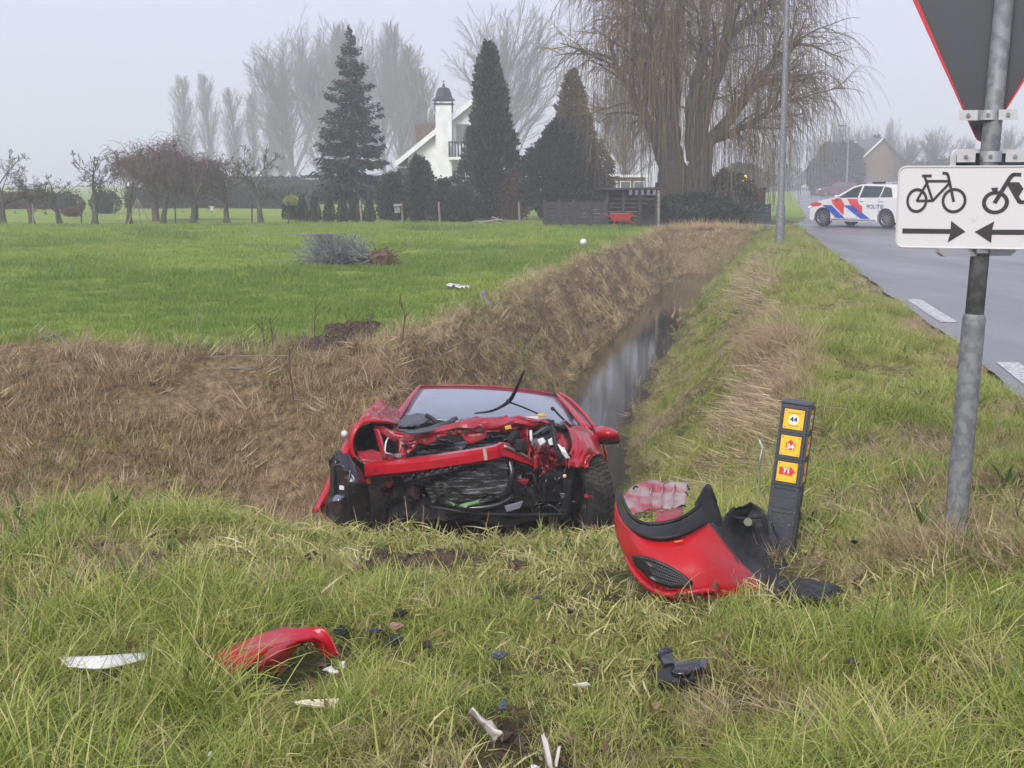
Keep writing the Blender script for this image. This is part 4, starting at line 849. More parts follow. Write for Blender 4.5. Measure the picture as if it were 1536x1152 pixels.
DK = mat('greasy_dark_metal', (.010, .010, .010), .6, .1, spec=.2, col2=(.03, .029, .027), ns=14, bump=.4, bs=45)
RUB = mat('tyre_rubber', (.014, .014, .014), .85, spec=.2, col2=(.05, .045, .038), ns=7, nlo=.4, nhi=.7, bump=.3, bs=50, dirt=(.09, .075, .055), dirts=10, dirtlo=.55)
ALU = mat('bare_aluminium', (.55, .56, .57), .35, .8, col2=(.35, .36, .37), ns=20)
FOIL = bpy.data.materials.new('torn_radiator'); FOIL.use_nodes = True
_n = FOIL.node_tree.nodes; _l = FOIL.node_tree.links; _b = _n['Principled BSDF']; _b.inputs['Roughness'].default_value = .35; _b.inputs['Metallic'].default_value = .3
_t = _n.new('ShaderNodeTexNoise'); _t.inputs['Scale'].default_value = 16; _t.inputs['Detail'].default_value = 8; _t.inputs['Roughness'].default_value = .75
_mp = _n.new('ShaderNodeMapping'); _mp.inputs['Scale'].default_value = (.35, 1, 4.5); _tc = _n.new('ShaderNodeTexCoord'); _l.new(_tc.outputs['Object'], _mp.inputs[0]); _l.new(_mp.outputs[0], _t.inputs['Vector'])
_c = _n.new('ShaderNodeValToRGB'); _c.color_ramp.elements[0].position = .50; _c.color_ramp.elements[0].color = (.014, .014, .015, 1); _c.color_ramp.elements[1].position = .68; _c.color_ramp.elements[1].color = (.38, .39, .40, 1)
_l.new(_t.outputs[0], _c.inputs[0]); _l.new(_c.outputs[0], _b.inputs['Base Color'])
_q = _n.new('ShaderNodeBump'); _q.inputs['Strength'].default_value = .8; _q.inputs['Distance'].default_value = .02; _l.new(_t.outputs[0], _q.inputs['Height']); _l.new(_q.outputs[0], _b.inputs['Normal'])
GLASSW = mat('sky_tinted_windscreen', (.12, .15, .19), .12, spec=.8, col2=(.17, .20, .24), ns=1.5, coat=.6)  # grey-blue base colour paints the sky's pale reflection into the glass
WHT = mat('white_plastic', (.66, .67, .67), .45, col2=(.5, .5, .48), ns=9, dirt=(.3, .27, .2), dirts=14, dirtlo=.62)
CLEARP = mat('clear_lens_plastic', (.55, .58, .6), .15, spec=.8)
YELP = mat('yellow_cap_plastic', (.55, .33, .03), .5)
ORG = mat('orange_lens', (.65, .13, .01), .3)
GREENF = mat('green_coolant_foil', (.12, .25, .10), .3)

# frame of the car: nose lifted 20 degrees out of the ditch, rolled 3 degrees
car_o = Vector((-.14, 9.3, -.97)); car_M = Matrix.Translation(car_o) @ Matrix.Rotation(R(-20), 4, 'X') @ Matrix.Rotation(R(2.5), 4, 'Y')
def Lc(x, y, z): return car_M @ Vector((x, y, z))
wreck = empty('crashed_car', car_o, 'wrecked red car nose-up in the ditch with its front torn open', 'car')
def lgrid(rows): return np.array([[tuple(Lc(*p)) for p in r_] for r_ in rows])
# windscreen: in the line of the photograph
WS = [[(603, 623, 10.12), (660, 630, 10.02), (740, 636, 9.98), (810, 639, 10.02), (869, 640, 10.14)], [(617, 600, 10.45), (680, 604, 10.36), (742, 606, 10.33), (800, 610, 10.36), (853, 615, 10.48)], [(631, 580, 10.86), (690, 579, 10.82), (740, 581, 10.80), (792, 586, 10.83), (835, 593, 10.9)]]
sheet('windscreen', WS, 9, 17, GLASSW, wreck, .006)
top = patch([WS[2], WS[2]], 2, 9, lin=True)[0]
back = car_M.to_3x3() @ Vector((0, 1, 0)); upv = car_M.to_3x3() @ Vector((0, 0, 1))
rows = []
for k in range(8):
    s = k/7; cen = top.mean(0); r_ = (top-cen)*np.array([1+.04*math.sin(PI*s), 1, 1])+cen
    rows.append(r_+np.array(tuple(back))*1.55*s+np.array(tuple(upv))*(.05*math.sin(PI*min(1, s*1.1))-.10*max(0, s-.6)))
roof_g = np.array(rows); MB().grid(roof_g).build('roof', RED, wreck, True, solid=.01)
# roof header above the glass and the two pillars
P = [tuple(q+np.array([0, .0, .006])) for q in top]; MB().tube(P, .007, 6).build('roof_edge', RED, wreck, True)
for nm, pts_, r_ in (('pillar', [(630, 580, 10.86), (616, 597, 10.5), (601, 619, 10.12), (592, 634, 9.9)], [.018, .022, .028, .03]), ('pillar', [(836, 593, 10.9), (852, 609, 10.55), (868, 628, 10.2), (882, 644, 9.95)], [.018, .022, .026, .03])):
    pipe(nm, pts_, r_, RED, wreck)
pipe('window_seal', [(839, 590, 11.0), (858, 602, 10.75), (880, 626, 10.4), (893, 643, 10.15)], .015, RED, wreck)
# flanks, doors, tail in the frame of the car
for s in (-1, 1):
    ys_ = [.85, 1.3, 2.0, 2.6, 3.2, 3.45]
    side = [[(s*hw, y, z) for z, hw in ((.22, .80), (.5, .86), (.75, .86), (.93-.02*(y > 3), .80))] for y in ys_]
    MB().grid(lgrid(side)).build('door' if s < 0 else 'door', RED, wreck, True, solid=.012)
    rt = roof_g[:, 0 if s < 0 else -1]
    belt = [Lc(s*.80, y, .93) for y in np.linspace(.95, 3.2, 8)]
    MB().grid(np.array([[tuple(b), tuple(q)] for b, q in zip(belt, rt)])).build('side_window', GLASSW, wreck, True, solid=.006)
    pl = belt[4]; q = rt[4]; MB().tube([pl, q], .03, 6).build('pillar', RED, wreck)
belt = [Lc(x, 3.42, .90) for x in np.linspace(-.78, .78, 9)]
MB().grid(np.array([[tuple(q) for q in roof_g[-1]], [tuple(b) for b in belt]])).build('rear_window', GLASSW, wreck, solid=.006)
MB().grid(lgrid([[(x*.8, 3.44, .91) for x in np.linspace(-1, 1, 7)], [(x*.84, 3.52, .6) for x in np.linspace(-1, 1, 7)], [(x*.82, 3.48, .28) for x in np.linspace(-1, 1, 7)]])).build('tailgate', RED, wreck, True, solid=.012)
for s in (-1, 1): MB().box(Lc(s*.72, 3.50, .72), (.16, .06, .22), car_M, bev=.02).build('tail_light', mat('red_lens', (.35, .02, .02), .2), wreck)
MB().grid(lgrid([[(x*.8, y, .2) for x in np.linspace(-1, 1, 3)] for y in (.3, 1.5, 3.4)])).build('underbody', DK, wreck, solid=.02)
MB().box(Lc(0, .68, .55), (1.3, .10, .68), car_M).build('bulkhead', DK, wreck)
MB().grid(lgrid([[(-.6, .95, .80), (0, .95, .84), (.6, .95, .80)], [(-.6, 1.5, .78), (0, 1.5, .80), (.6, 1.5, .78)]])).build('dashboard', BLK, wreck, True, solid=.03)
def tyre(name, c, ax, r, w, parent, m=RUB):
    t = MB(); prof = [(r*.62, -w*.42), (r*.80, -w*.52), (r*.93, -w*.50), (r*.985, -w*.42), (r, -w*.2), (r, w*.2), (r*.985, w*.42), (r*.93, w*.50), (r*.80, w*.52), (r*.62, w*.42)]
    t.lathe(prof, (0, 0, 0), 'x', 40); nb = 44
    for k in range(nb):
        for j, (u0, u1) in enumerate(((-.46, -.26), (-.22, -.03), (.03, .22), (.26, .46))):
            a = 2*PI*(k+(.5 if j % 2 else 0))/nb; da = .62*PI/nb; rr0 = r*.985 if abs(u0+u1) > .5 else r*.995; rr1 = rr0+.009
            sk = (.5 if j < 2 else -.5)*da
            v = [(w*u, q*math.cos(a+d+sk*(1 if u == u1 else -1)), q*math.sin(a+d+sk*(1 if u == u1 else -1))) for u in (u0, u1) for d in (-da, da) for q in (rr0, rr1)]
            t.add(v, [(1, 3, 7, 5), (0, 1, 5, 4), (3, 2, 6, 7), (0, 2, 3, 1), (5, 7, 6, 4)])
    A = Vector(ax).normalized(); q = Vector((1, 0, 0)).rotation_difference(A).to_matrix().to_4x4(); M = Matrix.Translation(Vector(c)) @ q
    for i in range(len(t.V)): t.V[i] = np.array([tuple(M @ Vector(p)) for p in t.V[i]])
    o = t.build('wheel', m, parent, True, smang=35)
    rm = MB(); rm.lathe([(.02, w*.28), (r*.15, w*.30), (r*.17, w*.22), (r*.5, w*.16), (r*.60, w*.40), (r*.63, w*.40), (r*.63, -w*.4), (r*.6, -w*.4)], (0, 0, 0), 'x', 24)
    for k in range(10):
        a = 2*PI*k/10; rm.box((w*.22, .38*r*math.cos(a), .38*r*math.sin(a)), (.02, r*.44, r*.07), Matrix.Rotation(a, 4, 'X'))
    for i in range(len(rm.V)): rm.V[i] = np.array([tuple(M @ Vector(p)) for p in rm.V[i]])
    rm.build('rim', ALU if m is RUB else ALU, o, True, smang=35)
    return o
tyre('wheel', W(887, 752, 9.32), (1, .20, .06), .315, .20, wreck)
tyre('wheel', W(566, 772, 9.42), (-1, .05, .12), .30, .20, wreck)
for s in (-1, 1): tyre('wheel', Lc(s*.74, 2.5, .29), (s, 0, 0), .305, .19, wreck)
# right-hand wing (as seen) with the torn headlamp hole
sheet('wing', [[(846, 637, 9.62), (862, 640, 9.80), (880, 643, 9.92)], [(852, 645, 9.36), (872, 648, 9.5), (893, 655, 9.75)], [(858, 668, 9.16), (878, 669, 9.22), (902, 681, 9.42)], [(853, 684, 9.06), (870, 689, 9.10), (890, 684, 9.25)], [(852, 700, 9.02), (868, 703, 9.04), (880, 702, 9.12)]], 28, 22, RED, wreck, .006, dent=.07, seed=3, label='right-hand wing, dented over the wheel')
pipe('wing_lip', [(902, 681, 9.42), (893, 681, 9.32), (884, 689, 9.2), (880, 702, 9.12)], .012, RED, wreck)
sheet('wheel_arch_liner', [[(899, 686, 9.55), (886, 690, 9.45), (876, 708, 9.4)], [(904, 700, 9.85), (888, 700, 9.8), (872, 715, 9.75)]], 5, 9, BLK, wreck, .01)
sheet('wing', [[(900, 681, 9.45), (908, 690, 9.9), (905, 700, 10.4)], [(893, 648, 9.85), (900, 655, 10.2), (902, 668, 10.6)]], 6, 8, RED, wreck, .01)
sheet('inner_wing', [[(832, 645, 9.5), (843, 650, 9.55), (856, 668, 9.4)], [(832, 668, 9.42), (842, 672, 9.4), (850, 684, 9.25)], [(836, 700, 9.3), (844, 700, 9.25), (852, 702, 9.1)]], 7, 7, REDM, wreck, .01, dent=.06, seed=7)
# mirror
m = MB(); P = patch([[(891, 643, 9.9), (905, 640, 9.80), (922, 646, 9.78), (928, 655, 9.86)], [(892, 652, 9.84), (906, 650, 9.70), (924, 652, 9.70), (930, 657, 9.84)], [(896, 662, 9.88), (908, 661, 9.78), (921, 661, 9.78), (929, 661, 9.86)]], 9, 12)
mo = m.grid(P).build('mirror', RED, wreck, True, solid=.02); pipe('mirror_edge', [(896, 663, 9.86), (910, 665, 9.80), (928, 663, 9.84)], .011, BLK, mo)
# left-hand wing: folded up and back, hollow wheel housing below it
sheet('wing', [[(600, 617, 10.1), (597, 626, 9.9), (600, 634, 9.6), (590, 640, 9.25)], [(585, 611, 9.9), (580, 619, 9.6), (577, 628, 9.3), (568, 634, 9.02)], [(572, 604, 9.75), (560, 614, 9.4), (553, 626, 9.1), (545, 634, 8.96)], [(556, 612, 9.65), (546, 624, 9.35), (539, 634, 9.08), (533, 645, 8.96)]], 26, 22, RED, wreck, .005, dent=.12, seed=11, label='left-hand wing crumpled upwards into a fold')
sheet('wing', [[(548, 630, 9.02), (536, 641, 8.96), (529, 655, 8.94), (528, 668, 8.93), (531, 686, 8.92)], [(535, 632, 9.3), (526, 640, 9.25), (521, 655, 9.2), (521, 672, 9.15), (525, 690, 9.1)]], 5, 18, RED, wreck, .012, dent=.02, seed=2, label='edge of the left-hand wing curling round the wheel housing')
pipe('wing_lip', [(596, 636, 9.15), (572, 632, 8.97), (548, 632, 8.94), (534, 645, 8.90), (528, 662, 8.88), (530, 680, 8.87), (536, 688, 8.86)], [.010, .013, .014, .014, .012, .010, .004], RED, wreck)
sheet('wheel_housing', [[(590, 637, 9.15), (560, 634, 9.05), (537, 645, 9.0), (530, 665, 8.98), (534, 684, 8.96)], [(588, 644, 9.6), (562, 640, 9.7), (544, 650, 9.7), (538, 666, 9.7), (544, 682, 9.6)], [(580, 655, 9.8), (568, 655, 9.9), (558, 662, 9.9), (555, 670, 9.9), (560, 680, 9.7)]], 9, 16, BLK, wreck, .006, label='dark hollow wheel housing')
poly('wheel_housing', [(585, 645, 9.85), (540, 650, 9.85), (538, 690, 9.85), (590, 690, 9.85)], BLK, wreck, (0, .03, 0))
sheet('sill_panel', [[(534, 678, 8.98), (560, 676, 9.0), (590, 682, 9.0)], [(542, 692, 8.90), (565, 696, 8.9), (592, 697, 8.9)]], 6, 9, REDM, wreck, .01, dent=.05, seed=9)
# door edge / long bent wing strip running down to the left
sheet('torn_wing_strip', [[(521, 656, 9.12), (500, 700, 8.92), (484, 735, 8.78), (468, 768, 8.66)], [(528, 668, 9.04), (512, 700, 8.86), (495, 735, 8.72), (477, 769, 8.60)], [(536, 692, 9.1), (522, 715, 9.0), (506, 742, 8.9), (487, 772, 8.8)]], 8, 20, RED, wreck, .012, dent=.03, seed=14, label='long torn red strip bent down to the left')
sheet('torn_wing_strip', [[(536, 690, 9.2), (520, 720, 9.1), (505, 752, 9.0)], [(552, 700, 9.3), (548, 735, 9.25), (546, 772, 9.2)]], 6, 12, BLK, wreck, .01, label='dark back face behind the torn strip')
# black liner and lamp housing hanging at the left
sheet('hanging_liner', [[(493, 690, 8.62), (495, 720, 8.60), (492, 750, 8.62), (488, 776, 8.6)], [(508, 680, 8.50), (510, 720, 8.44), (512, 750, 8.44), (508, 790, 8.46)], [(526, 688, 8.48), (532, 720, 8.40), (533, 752, 8.40), (530, 793, 8.44)], [(541, 708, 8.56), (552, 735, 8.52), (555, 758, 8.54), (556, 785, 8.58)]], 16, 20, BLKG, wreck, .006, dent=.10, seed=21, label='torn black liner hanging beside the left wheel')
for q in ([(498, 700, 8.56), (512, 698, 8.44), (530, 712, 8.44)], [(500, 745, 8.58), (515, 752, 8.44), (535, 740, 8.5)], [(508, 765, 8.5), (522, 757, 8.42), (536, 748, 8.5)], [(504, 690, 8.5), (502, 730, 8.52), (504, 770, 8.54)], [(526, 700, 8.42), (523, 735, 8.38), (526, 770, 8.42)]): pipe('liner_rib', q, .010, BLKG, wreck)
poly('liner_label', [(509, 728, 8.40), (516, 729, 8.40), (516, 735, 8.40), (509, 734, 8.40)], WHT, wreck, (0, .004, 0))
sheet('lamp_bowl', [[(497, 750, 8.44), (506, 742, 8.40), (517, 744, 8.42)], [(499, 753, 8.40), (508, 752, 8.36), (516, 747, 8.40)]], 5, 9, mat('lamp_reflector', (.25, .25, .32), .15, .8), wreck, .01)
MB().ball(W(517, 651, 9.05), .026, 10, 0, 7).build('indicator_bulb', WHT, wreck, True)
# crossbeam
BM = [[(547, 697, 8.82), (640, 686, 8.78), (733, 672, 8.80), (752, 666, 8.86), (775, 672, 8.92), (803, 684, 9.0)], [(546, 700, 8.78), (640, 692, 8.74), (733, 677, 8.76), (752, 672, 8.82), (777, 680, 8.88), (804, 690, 8.96)], [(547, 714, 8.78), (640, 704, 8.74), (735, 689, 8.76), (756, 684, 8.82), (780, 692, 8.88), (804, 700, 8.96)], [(549, 718, 8.84), (640, 709, 8.80), (736, 693, 8.82), (757, 688, 8.88), (781, 696, 8.94), (804, 703, 9.02)]]
bm_ = MB(); P = patch(BM, 10, 44, lin=True); P2 = P.copy(); P2[:, :, 1] += .075; bm_.grid(P); bm_.grid(P2[::-1]); bm_.grid(np.stack([P[0], P2[0]])[::-1]); bm_.grid(np.stack([P[-1], P2[-1]])); bm_.grid(np.stack([P[:, 0], P2[:, 0]])); bm_.grid(np.stack([P[:, -1], P2[:, -1]])[::-1])
beam = bm_.build('bumper_beam', RED, wreck, True, smang=35, label='red bumper beam kinked at its right end')
MB().cyl(W(564, 705, 8.772), W(564, 705, 8.80), .013, 14).build('bolt_hole', BLK, beam)
poly('beam_tape', [(724, 673.5, 8.756), (729, 672.8, 8.758), (731.5, 690, 8.752), (726.5, 690.6, 8.75)], mat('dirty_tape', (.35, .27, .24), .6), beam, (0, .006, 0))
pipe('beam_seam', [(756, 669, 8.80), (775, 677, 8.86), (800, 690, 8.93)], .010, ALU, beam)
sheet('beam_end', [[(800, 684, 8.93), (812, 681, 8.96)], [(800, 703, 8.95), (813, 699, 8.98)]], 5, 5, REDM, wreck, .05, dent=.05, seed=4)
# upper crossmember, pierced and buckled
sheet('crossmember', [[(562, 642, 9.08), (600, 653, 9.04), (640, 650, 9.0), (700, 634, 8.96), (760, 629, 8.96), (822, 634, 9.04)], [(566, 646, 9.0), (602, 657, 8.95), (645, 654, 8.92), (700, 641, 8.88), (760, 637, 8.88), (822, 638, 8.98)], [(596, 664, 9.0), (612, 668, 8.96), (650, 659, 8.92), (700, 656, 8.9), (745, 652, 8.9), (760, 650, 8.95)]], 16, 70, REDM, wreck, .008, dent=.14, seed=31, label='pierced red upper crossmember')
for (a, c, r_) in ((673, 649, .012), (684, 646, .010), (697, 648, .014), (711, 645, .010), (742, 640, .012), (606, 662, .012), (722, 644, .018), (654, 656, .010)):
    MB().cyl(W(a, c, 8.862), W(a, c, 8.93), r_, 10).build('bolt_hole', BLK, wreck)
sheet('crossmember', [[(692, 652, 8.90), (700, 664, 8.90), (712, 665, 8.90), (730, 656, 8.9)], [(692, 648, 8.9), (702, 650, 8.9), (712, 650, 8.9), (730, 648, 8.9)]], 4, 12, REDM, wreck, .01)
# left headlamp box
sheet('lamp_frame', [[(560, 642, 9.02), (566, 662, 8.98), (574, 690, 8.94)], [(568, 645, 8.96), (574, 664, 8.92), (580, 690, 8.9)]], 5, 12, REDM, wreck, .012, dent=.03)
sheet('lamp_frame', [[(596, 655, 8.98), (598, 672, 8.95), (597, 690, 8.9)], [(628, 664, 8.96), (618, 678, 8.93), (604, 693, 8.88)]], 8, 10, REDM, wreck, .014, dent=.06, seed=8)
poly('lamp_cavity', [(574, 654, 9.2), (600, 654, 9.2), (600, 690, 9.2), (576, 690, 9.2)], BLK, wreck, (0, .02, 0))
for (a, c) in ((604, 668), (614, 669), (609, 680)): MB().cyl(W(a, c, 8.88), W(a, c, 8.95), .010, 10).build('bolt_hole', BLK, wreck)
pipe('bent_steel_rod', [(583, 656, 8.9), (579, 664, 8.88), (578, 678, 8.86), (585, 681, 8.86), (593, 684, 8.88)], .007, ALU, wreck)
poly('washer', [(592, 681, 8.86), (602, 681, 8.86), (601, 686, 8.86), (593, 686, 8.86)], ALU, wreck, (0, .02, 0))
# torn scuttle plastic
sheet('scuttle_panel', [[(606, 625, 9.7), (625, 622, 9.7), (641, 623, 9.7)], [(600, 634, 9.5), (622, 631, 9.45), (646, 629, 9.45)], [(594, 640, 9.3), (610, 641, 9.25), (632, 637, 9.3)]], 8, 10, mat('grey_black_plastic', (.055, .06, .072), .5), wreck, .008, dent=.05, seed=5)
sheet('scuttle_panel', [[(684, 625, 9.3), (660, 635, 9.12), (625, 645, 8.92), (594, 644, 8.9)], [(687, 629, 9.28), (664, 640, 9.10), (640, 650, 8.86), (616, 652, 8.84)]], 6, 18, mat('grey_plastic_strip', (.05, .055, .065), .45), wreck, .010, dent=.03, seed=6)
pipe('scuttle_rib', [(640, 623, 9.5), (650, 629, 9.4), (656, 634, 9.25)], .016, BLK, wreck)
pipe('cowl', [(606, 632, 9.95), (680, 636, 9.85), (750, 640, 9.8), (812, 638, 9.85), (866, 642, 9.95)], .022, BLK, wreck)
pipe('cowl', [(690, 633, 9.6), (730, 637, 9.55), (790, 635, 9.55), (820, 632, 9.6)], .02, BLK, wreck)
# wipers
wp = pipe('wiper', [(712, 620, 9.98), (735, 617, 9.94), (752, 610, 9.85), (765, 600, 9.72), (774, 584, 9.6), (786, 556, 9.45)], [.006, .010, .012, .016, .012, .009], BLK, wreck, 6)
pipe('wiper_arm', [(763, 603, 9.72), (785, 611, 9.75), (808, 621, 9.8)], .007, BLK, wp, 6)
MB().ball(W(763, 602, 9.71), .02, 8, 0, 6).build('wiper_joint', BLK, wp)
w2 = pipe('wiper', [(830, 613, 9.8), (838, 622, 9.82), (850, 634, 9.85)], .008, BLK, wreck, 6, label='broken wiper stub at the right'); MB().ball(W(829, 613, 9.79), .016, 8, 0, 6).build('wiper_joint', BLK, w2)
# engine bay: dark block, radiator pack, hoses, lamp remains
MB().box(Lc(0, .12, .40), (1.25, .62, .52), car_M, bev=.06).build('engine', DK, wreck, smooth=False)
sheet('radiator', [[(615, 695, 8.98), (660, 692, 8.94), (700, 688, 8.92), (760, 680, 8.96)], [(625, 712, 8.93), (665, 710, 8.86), (705, 706, 8.84), (762, 700, 8.90)], [(640, 735, 8.90), (670, 735, 8.84), (712, 735, 8.82), (764, 730, 8.88)], [(650, 752, 8.90), (672, 755, 8.86), (712, 757, 8.86), (758, 752, 8.90)]], 26, 40, FOIL, wreck, .02, dent=.10, seed=40, label='crushed black radiator with scratched fins')
sheet('radiator', [[(628, 664, 9.1), (680, 664, 9.08), (740, 658, 9.08), (770, 660, 9.1)], [(625, 690, 9.05), (680, 688, 9.02), (740, 676, 9.02), (770, 676, 9.05)]], 12, 30, FOIL, wreck, .02, dent=.12, seed=42, label='upper strip of the radiator above the beam')
pipe('grille_bar', [(607, 722, 8.80), (640, 713, 8.76), (670, 706, 8.76), (697, 700, 8.78)], .020, BLK, wreck)
for k in range(6): pipe('fin', [(618+k*14, 716-k*2.8, 8.75), (622+k*14, 712-k*2.8, 8.74)], .012, BLK, wreck, samp=1)
pipe('hose', [(764, 690, 8.86), (768, 712, 8.82), (762, 735, 8.82), (752, 748, 8.84)], .022, BLKG, wreck)
pipe('hose', [(660, 752, 8.86), (700, 762, 8.78), (745, 758, 8.78), (770, 745, 8.82)], .02, BLKG, wreck)
pipe('undertray', [(645, 760, 8.84), (700, 768, 8.80), (760, 772, 8.82), (850, 772, 8.9)], .013, BLK, wreck)
sheet('green_foil', [[(668, 751, 8.80), (690, 757, 8.76), (722, 748, 8.78)], [(680, 757, 8.78), (700, 762, 8.74), (718, 755, 8.76)]], 5, 10, GREENF, wreck, .003, dent=.04, seed=3)
poly('torn_foil', [(757, 760, 8.75), (784, 753, 8.75), (780, 762, 8.75), (760, 768, 8.75)], mat('grey_foil', (.16, .16, .19), .35), wreck, (0, .01, .005))
sheet('lower_guard', [[(590, 722, 9.05), (700, 735, 9.1), (850, 715, 9.2)], [(585, 780, 8.95), (700, 790, 9.0), (858, 790, 9.1)]], 8, 20, DK, wreck, .02, dent=.2, seed=44)
rg = np.random.default_rng(12)
for k in range(26):
    a, c = 778+rg.random()*72, 700+rg.random()*62; Y = 8.9+.25*rg.random(); q = [(a, c, Y)]
    for j in range(3): q.append((q[-1][0]+rg.normal()*11, q[-1][1]+rg.normal()*12, Y+rg.normal()*.06))
    pipe('cable', q, .005+.008*rg.random(), BLKG if k % 4 else DK, wreck, 6, 3)
for k in range(46):       # splintered bits of trim, clips and castings
    a, c = (764+rg.random()*84, 640+rg.random()*105) if k % 3 else (570+rg.random()*90, 700+rg.random()*60)
    Y = 8.90+.12*rg.random(); s_ = 3+7*rg.random(); ph = rg.random()*6; q = [(a+s_*(.5+.6*rg.random())*math.cos(ph+j*1.4), c+s_*(.4+.5*rg.random())*math.sin(ph+j*1.4), Y+.03*rg.normal()) for j in range(4)]
    poly('broken_bit', q, (BLKG, DK, BLK, REDM, BLK, ALU, BLKG)[k % 7], wreck, (.01*rg.normal(), .012, .006))
for k in range(14):
    a, c = 600+rg.random()*40, 722+rg.random()*50; Y = 9.0+.15*rg.random(); pipe('cable', [(a, c, Y), (a+rg.normal()*12, c+rg.normal()*14, Y), (a+rg.normal()*18, c+rg.normal()*18, Y)], .006+.006*rg.random(), DK, wreck, 6, 3)
for (a, c, w_, h_, d_, Y, mm, nm) in ((795, 745, .14, .12, .12, 9.0, DK, 'gearbox_part'), (822, 728, .16, .22, .16, 9.05, DK, 'engine_part'), (845, 742, .10, .24, .14, 9.1, BLK, 'engine_part'), (775, 738, .10, .16, .1, 9.0, BLK, 'engine_part'), (770, 655, .07, .10, .06, 8.88, BLK, 'relay_box'), (779, 668, .08, .09, .06, 8.86, BLK, 'relay_box'), (815, 660, .16, .14, .12, 9.1, BLKG, 'headlamp_remains'), (806, 668, .10, .08, .08, 9.0, ALU, 'headlamp_remains'), (602, 745, .14, .18, .12, 9.1, DK, 'engine_part'), (620, 738, .08, .12, .1, 9.02, mat('rusty_part', (.07, .035, .03), .8), 'engine_part')):
    MB().box(W(a, c, Y), (w_, d_, h_), Matrix.Rotation(rg.normal()*.35, 4, 'Y') @ Matrix.Rotation(rg.normal()*.4, 4, 'Z'), bev=.018).build(nm, mm, wreck)
sheet('lamp_panel', [[(765, 640, 8.98), (780, 636, 8.96), (822, 636, 9.0)], [(768, 655, 8.96), (785, 650, 8.98), (800, 650, 9.02)], [(785, 690, 8.96), (796, 688, 8.95), (800, 690, 8.95)]], 22, 22, REDM, wreck, .006, dent=.20, seed=51, label='buckled red panel round the right headlamp opening')
sheet('lamp_panel', [[(790, 676, 8.93), (815, 672, 8.95), (836, 682, 9.0)], [(800, 700, 8.95), (818, 706, 8.97), (836, 702, 9.0)]], 16, 22, REDM, wreck, .008, dent=.20, seed=55)
sheet('lamp_panel', [[(812, 700, 9.0), (818, 700, 9.0)], [(812, 718, 8.98), (820, 716, 9.0)]], 4, 4, REDM, wreck, .03, dent=.05)
pipe('lamp_bracket', [(828, 632, 8.95), (831, 650, 8.88), (834, 668, 8.84), (842, 690, 8.84)], [.018, .016, .013, .016], BLK, wreck)
pipe('wiring', [(822, 630, 9.0), (838, 640, 8.95), (846, 632, 9.1), (856, 640, 9.3)], .012, BLKG, wreck)
sheet('white_bracket', [[(836, 667, 8.82), (846, 672, 8.80)], [(842, 678, 8.80), (852, 684, 8.79)], [(848, 690, 8.80), (855, 688, 8.80)]], 6, 5, WHT, wreck, .012, dent=.04, seed=2)
poly('white_connector', [(806, 660, 8.84), (815, 657, 8.84), (819, 663, 8.84), (810, 669, 8.84)], WHT, wreck, (0, .03, 0), bevel=.004)
poly('white_connector', [(822, 661, 8.86), (828, 657, 8.86), (830, 668, 8.86), (824, 668, 8.86)], WHT, wreck, (0, .03, 0), bevel=.004)
sheet('lamp_lens', [[(794, 646, 8.9), (798, 645, 8.9)], [(795, 662, 8.88), (799, 662, 8.88)]], 4, 3, CLEARP, wreck, .01)
poly('tube_clip', [(786, 626, 9.1), (808, 625, 9.1), (808, 630, 9.1), (790, 631, 9.1)], WHT, wreck, (0, .03, 0), bevel=.004)
poly('filler_cap', [(806, 622, 9.1), (816, 621, 9.1), (821, 625, 9.1), (808, 626, 9.1)], YELP, wreck, (0, .05, 0), bevel=.006)
poly('hook', [(757, 640, 8.84), (766, 638, 8.84), (768, 643, 8.84), (758, 645, 8.84)], YELP, wreck, (0, .02, 0), bevel=.003)
MB().ball(W(847, 714, 8.95), .014, 8, 0, 6).build('bulb', mat('amber_bulb', (.7, .55, .35), .3), wreck)
poly('orange_light', [(549, 719, 8.86), (556, 718, 8.86), (556, 725, 8.86), (551, 726, 8.86)], ORG, wreck, (0, .02, 0), bevel=.003)
poly('red_tag', [(876, 741, 9.02), (890, 743, 9.02), (886, 747, 9.02), (877, 747, 9.02)], REDM, wreck, (0, .01, 0))
poly('red_tag', [(578, 723, 8.95), (590, 722, 8.95), (586, 731, 8.95), (579, 731, 8.95)], REDM, wreck, (0, .02, 0))
# ------------------------------------------------------------------ torn-off bumper
bz = G(1040, 905); bmp = empty('torn_bumper', (bz.x, 4.95, gz(bz.x, 4.95)), 'torn-off red front bumper lying on the grass against the leaning route post', 'bumper')
U = [(923, 752, 5.28), (931, 776, 5.12), (948, 796, 4.96), (974, 808, 4.88), (1005, 809, 4.86), (1035, 799, 4.88), (1062, 784, 4.95)]
Mi = [(922, 775, 5.22), (932, 815, 5.04), (962, 835, 4.84), (990, 843, 4.76), (1020, 846, 4.74), (1060, 838, 4.76), (1100, 832, 4.88)]
Ml = [(924, 795, 5.18), (946, 846, 4.96), (975, 868, 4.80), (1008, 881, 4.72), (1042, 884, 4.70), (1090, 870, 4.74), (1135, 868, 4.88)]
Lo = [(926, 805, 5.22), (950, 858, 5.0), (983, 893, 4.84), (1022, 922, 4.74), (1060, 914, 4.74), (1110, 902, 4.76), (1153, 891, 4.86)]
RED2 = mat('red_bumper_paint', (.42, .008, .012), .4, coat=.2, spec=.3, col2=(.36, .008, .012), ns=3, dirt=(.15, .075, .055), dirts=7, dirtlo=.57, bump=.05, bs=12)
skin = sheet('bumper_skin', [U, Mi, Ml, Lo], 26, 40, RED2, bmp, .006, dent=.012, seed=3)
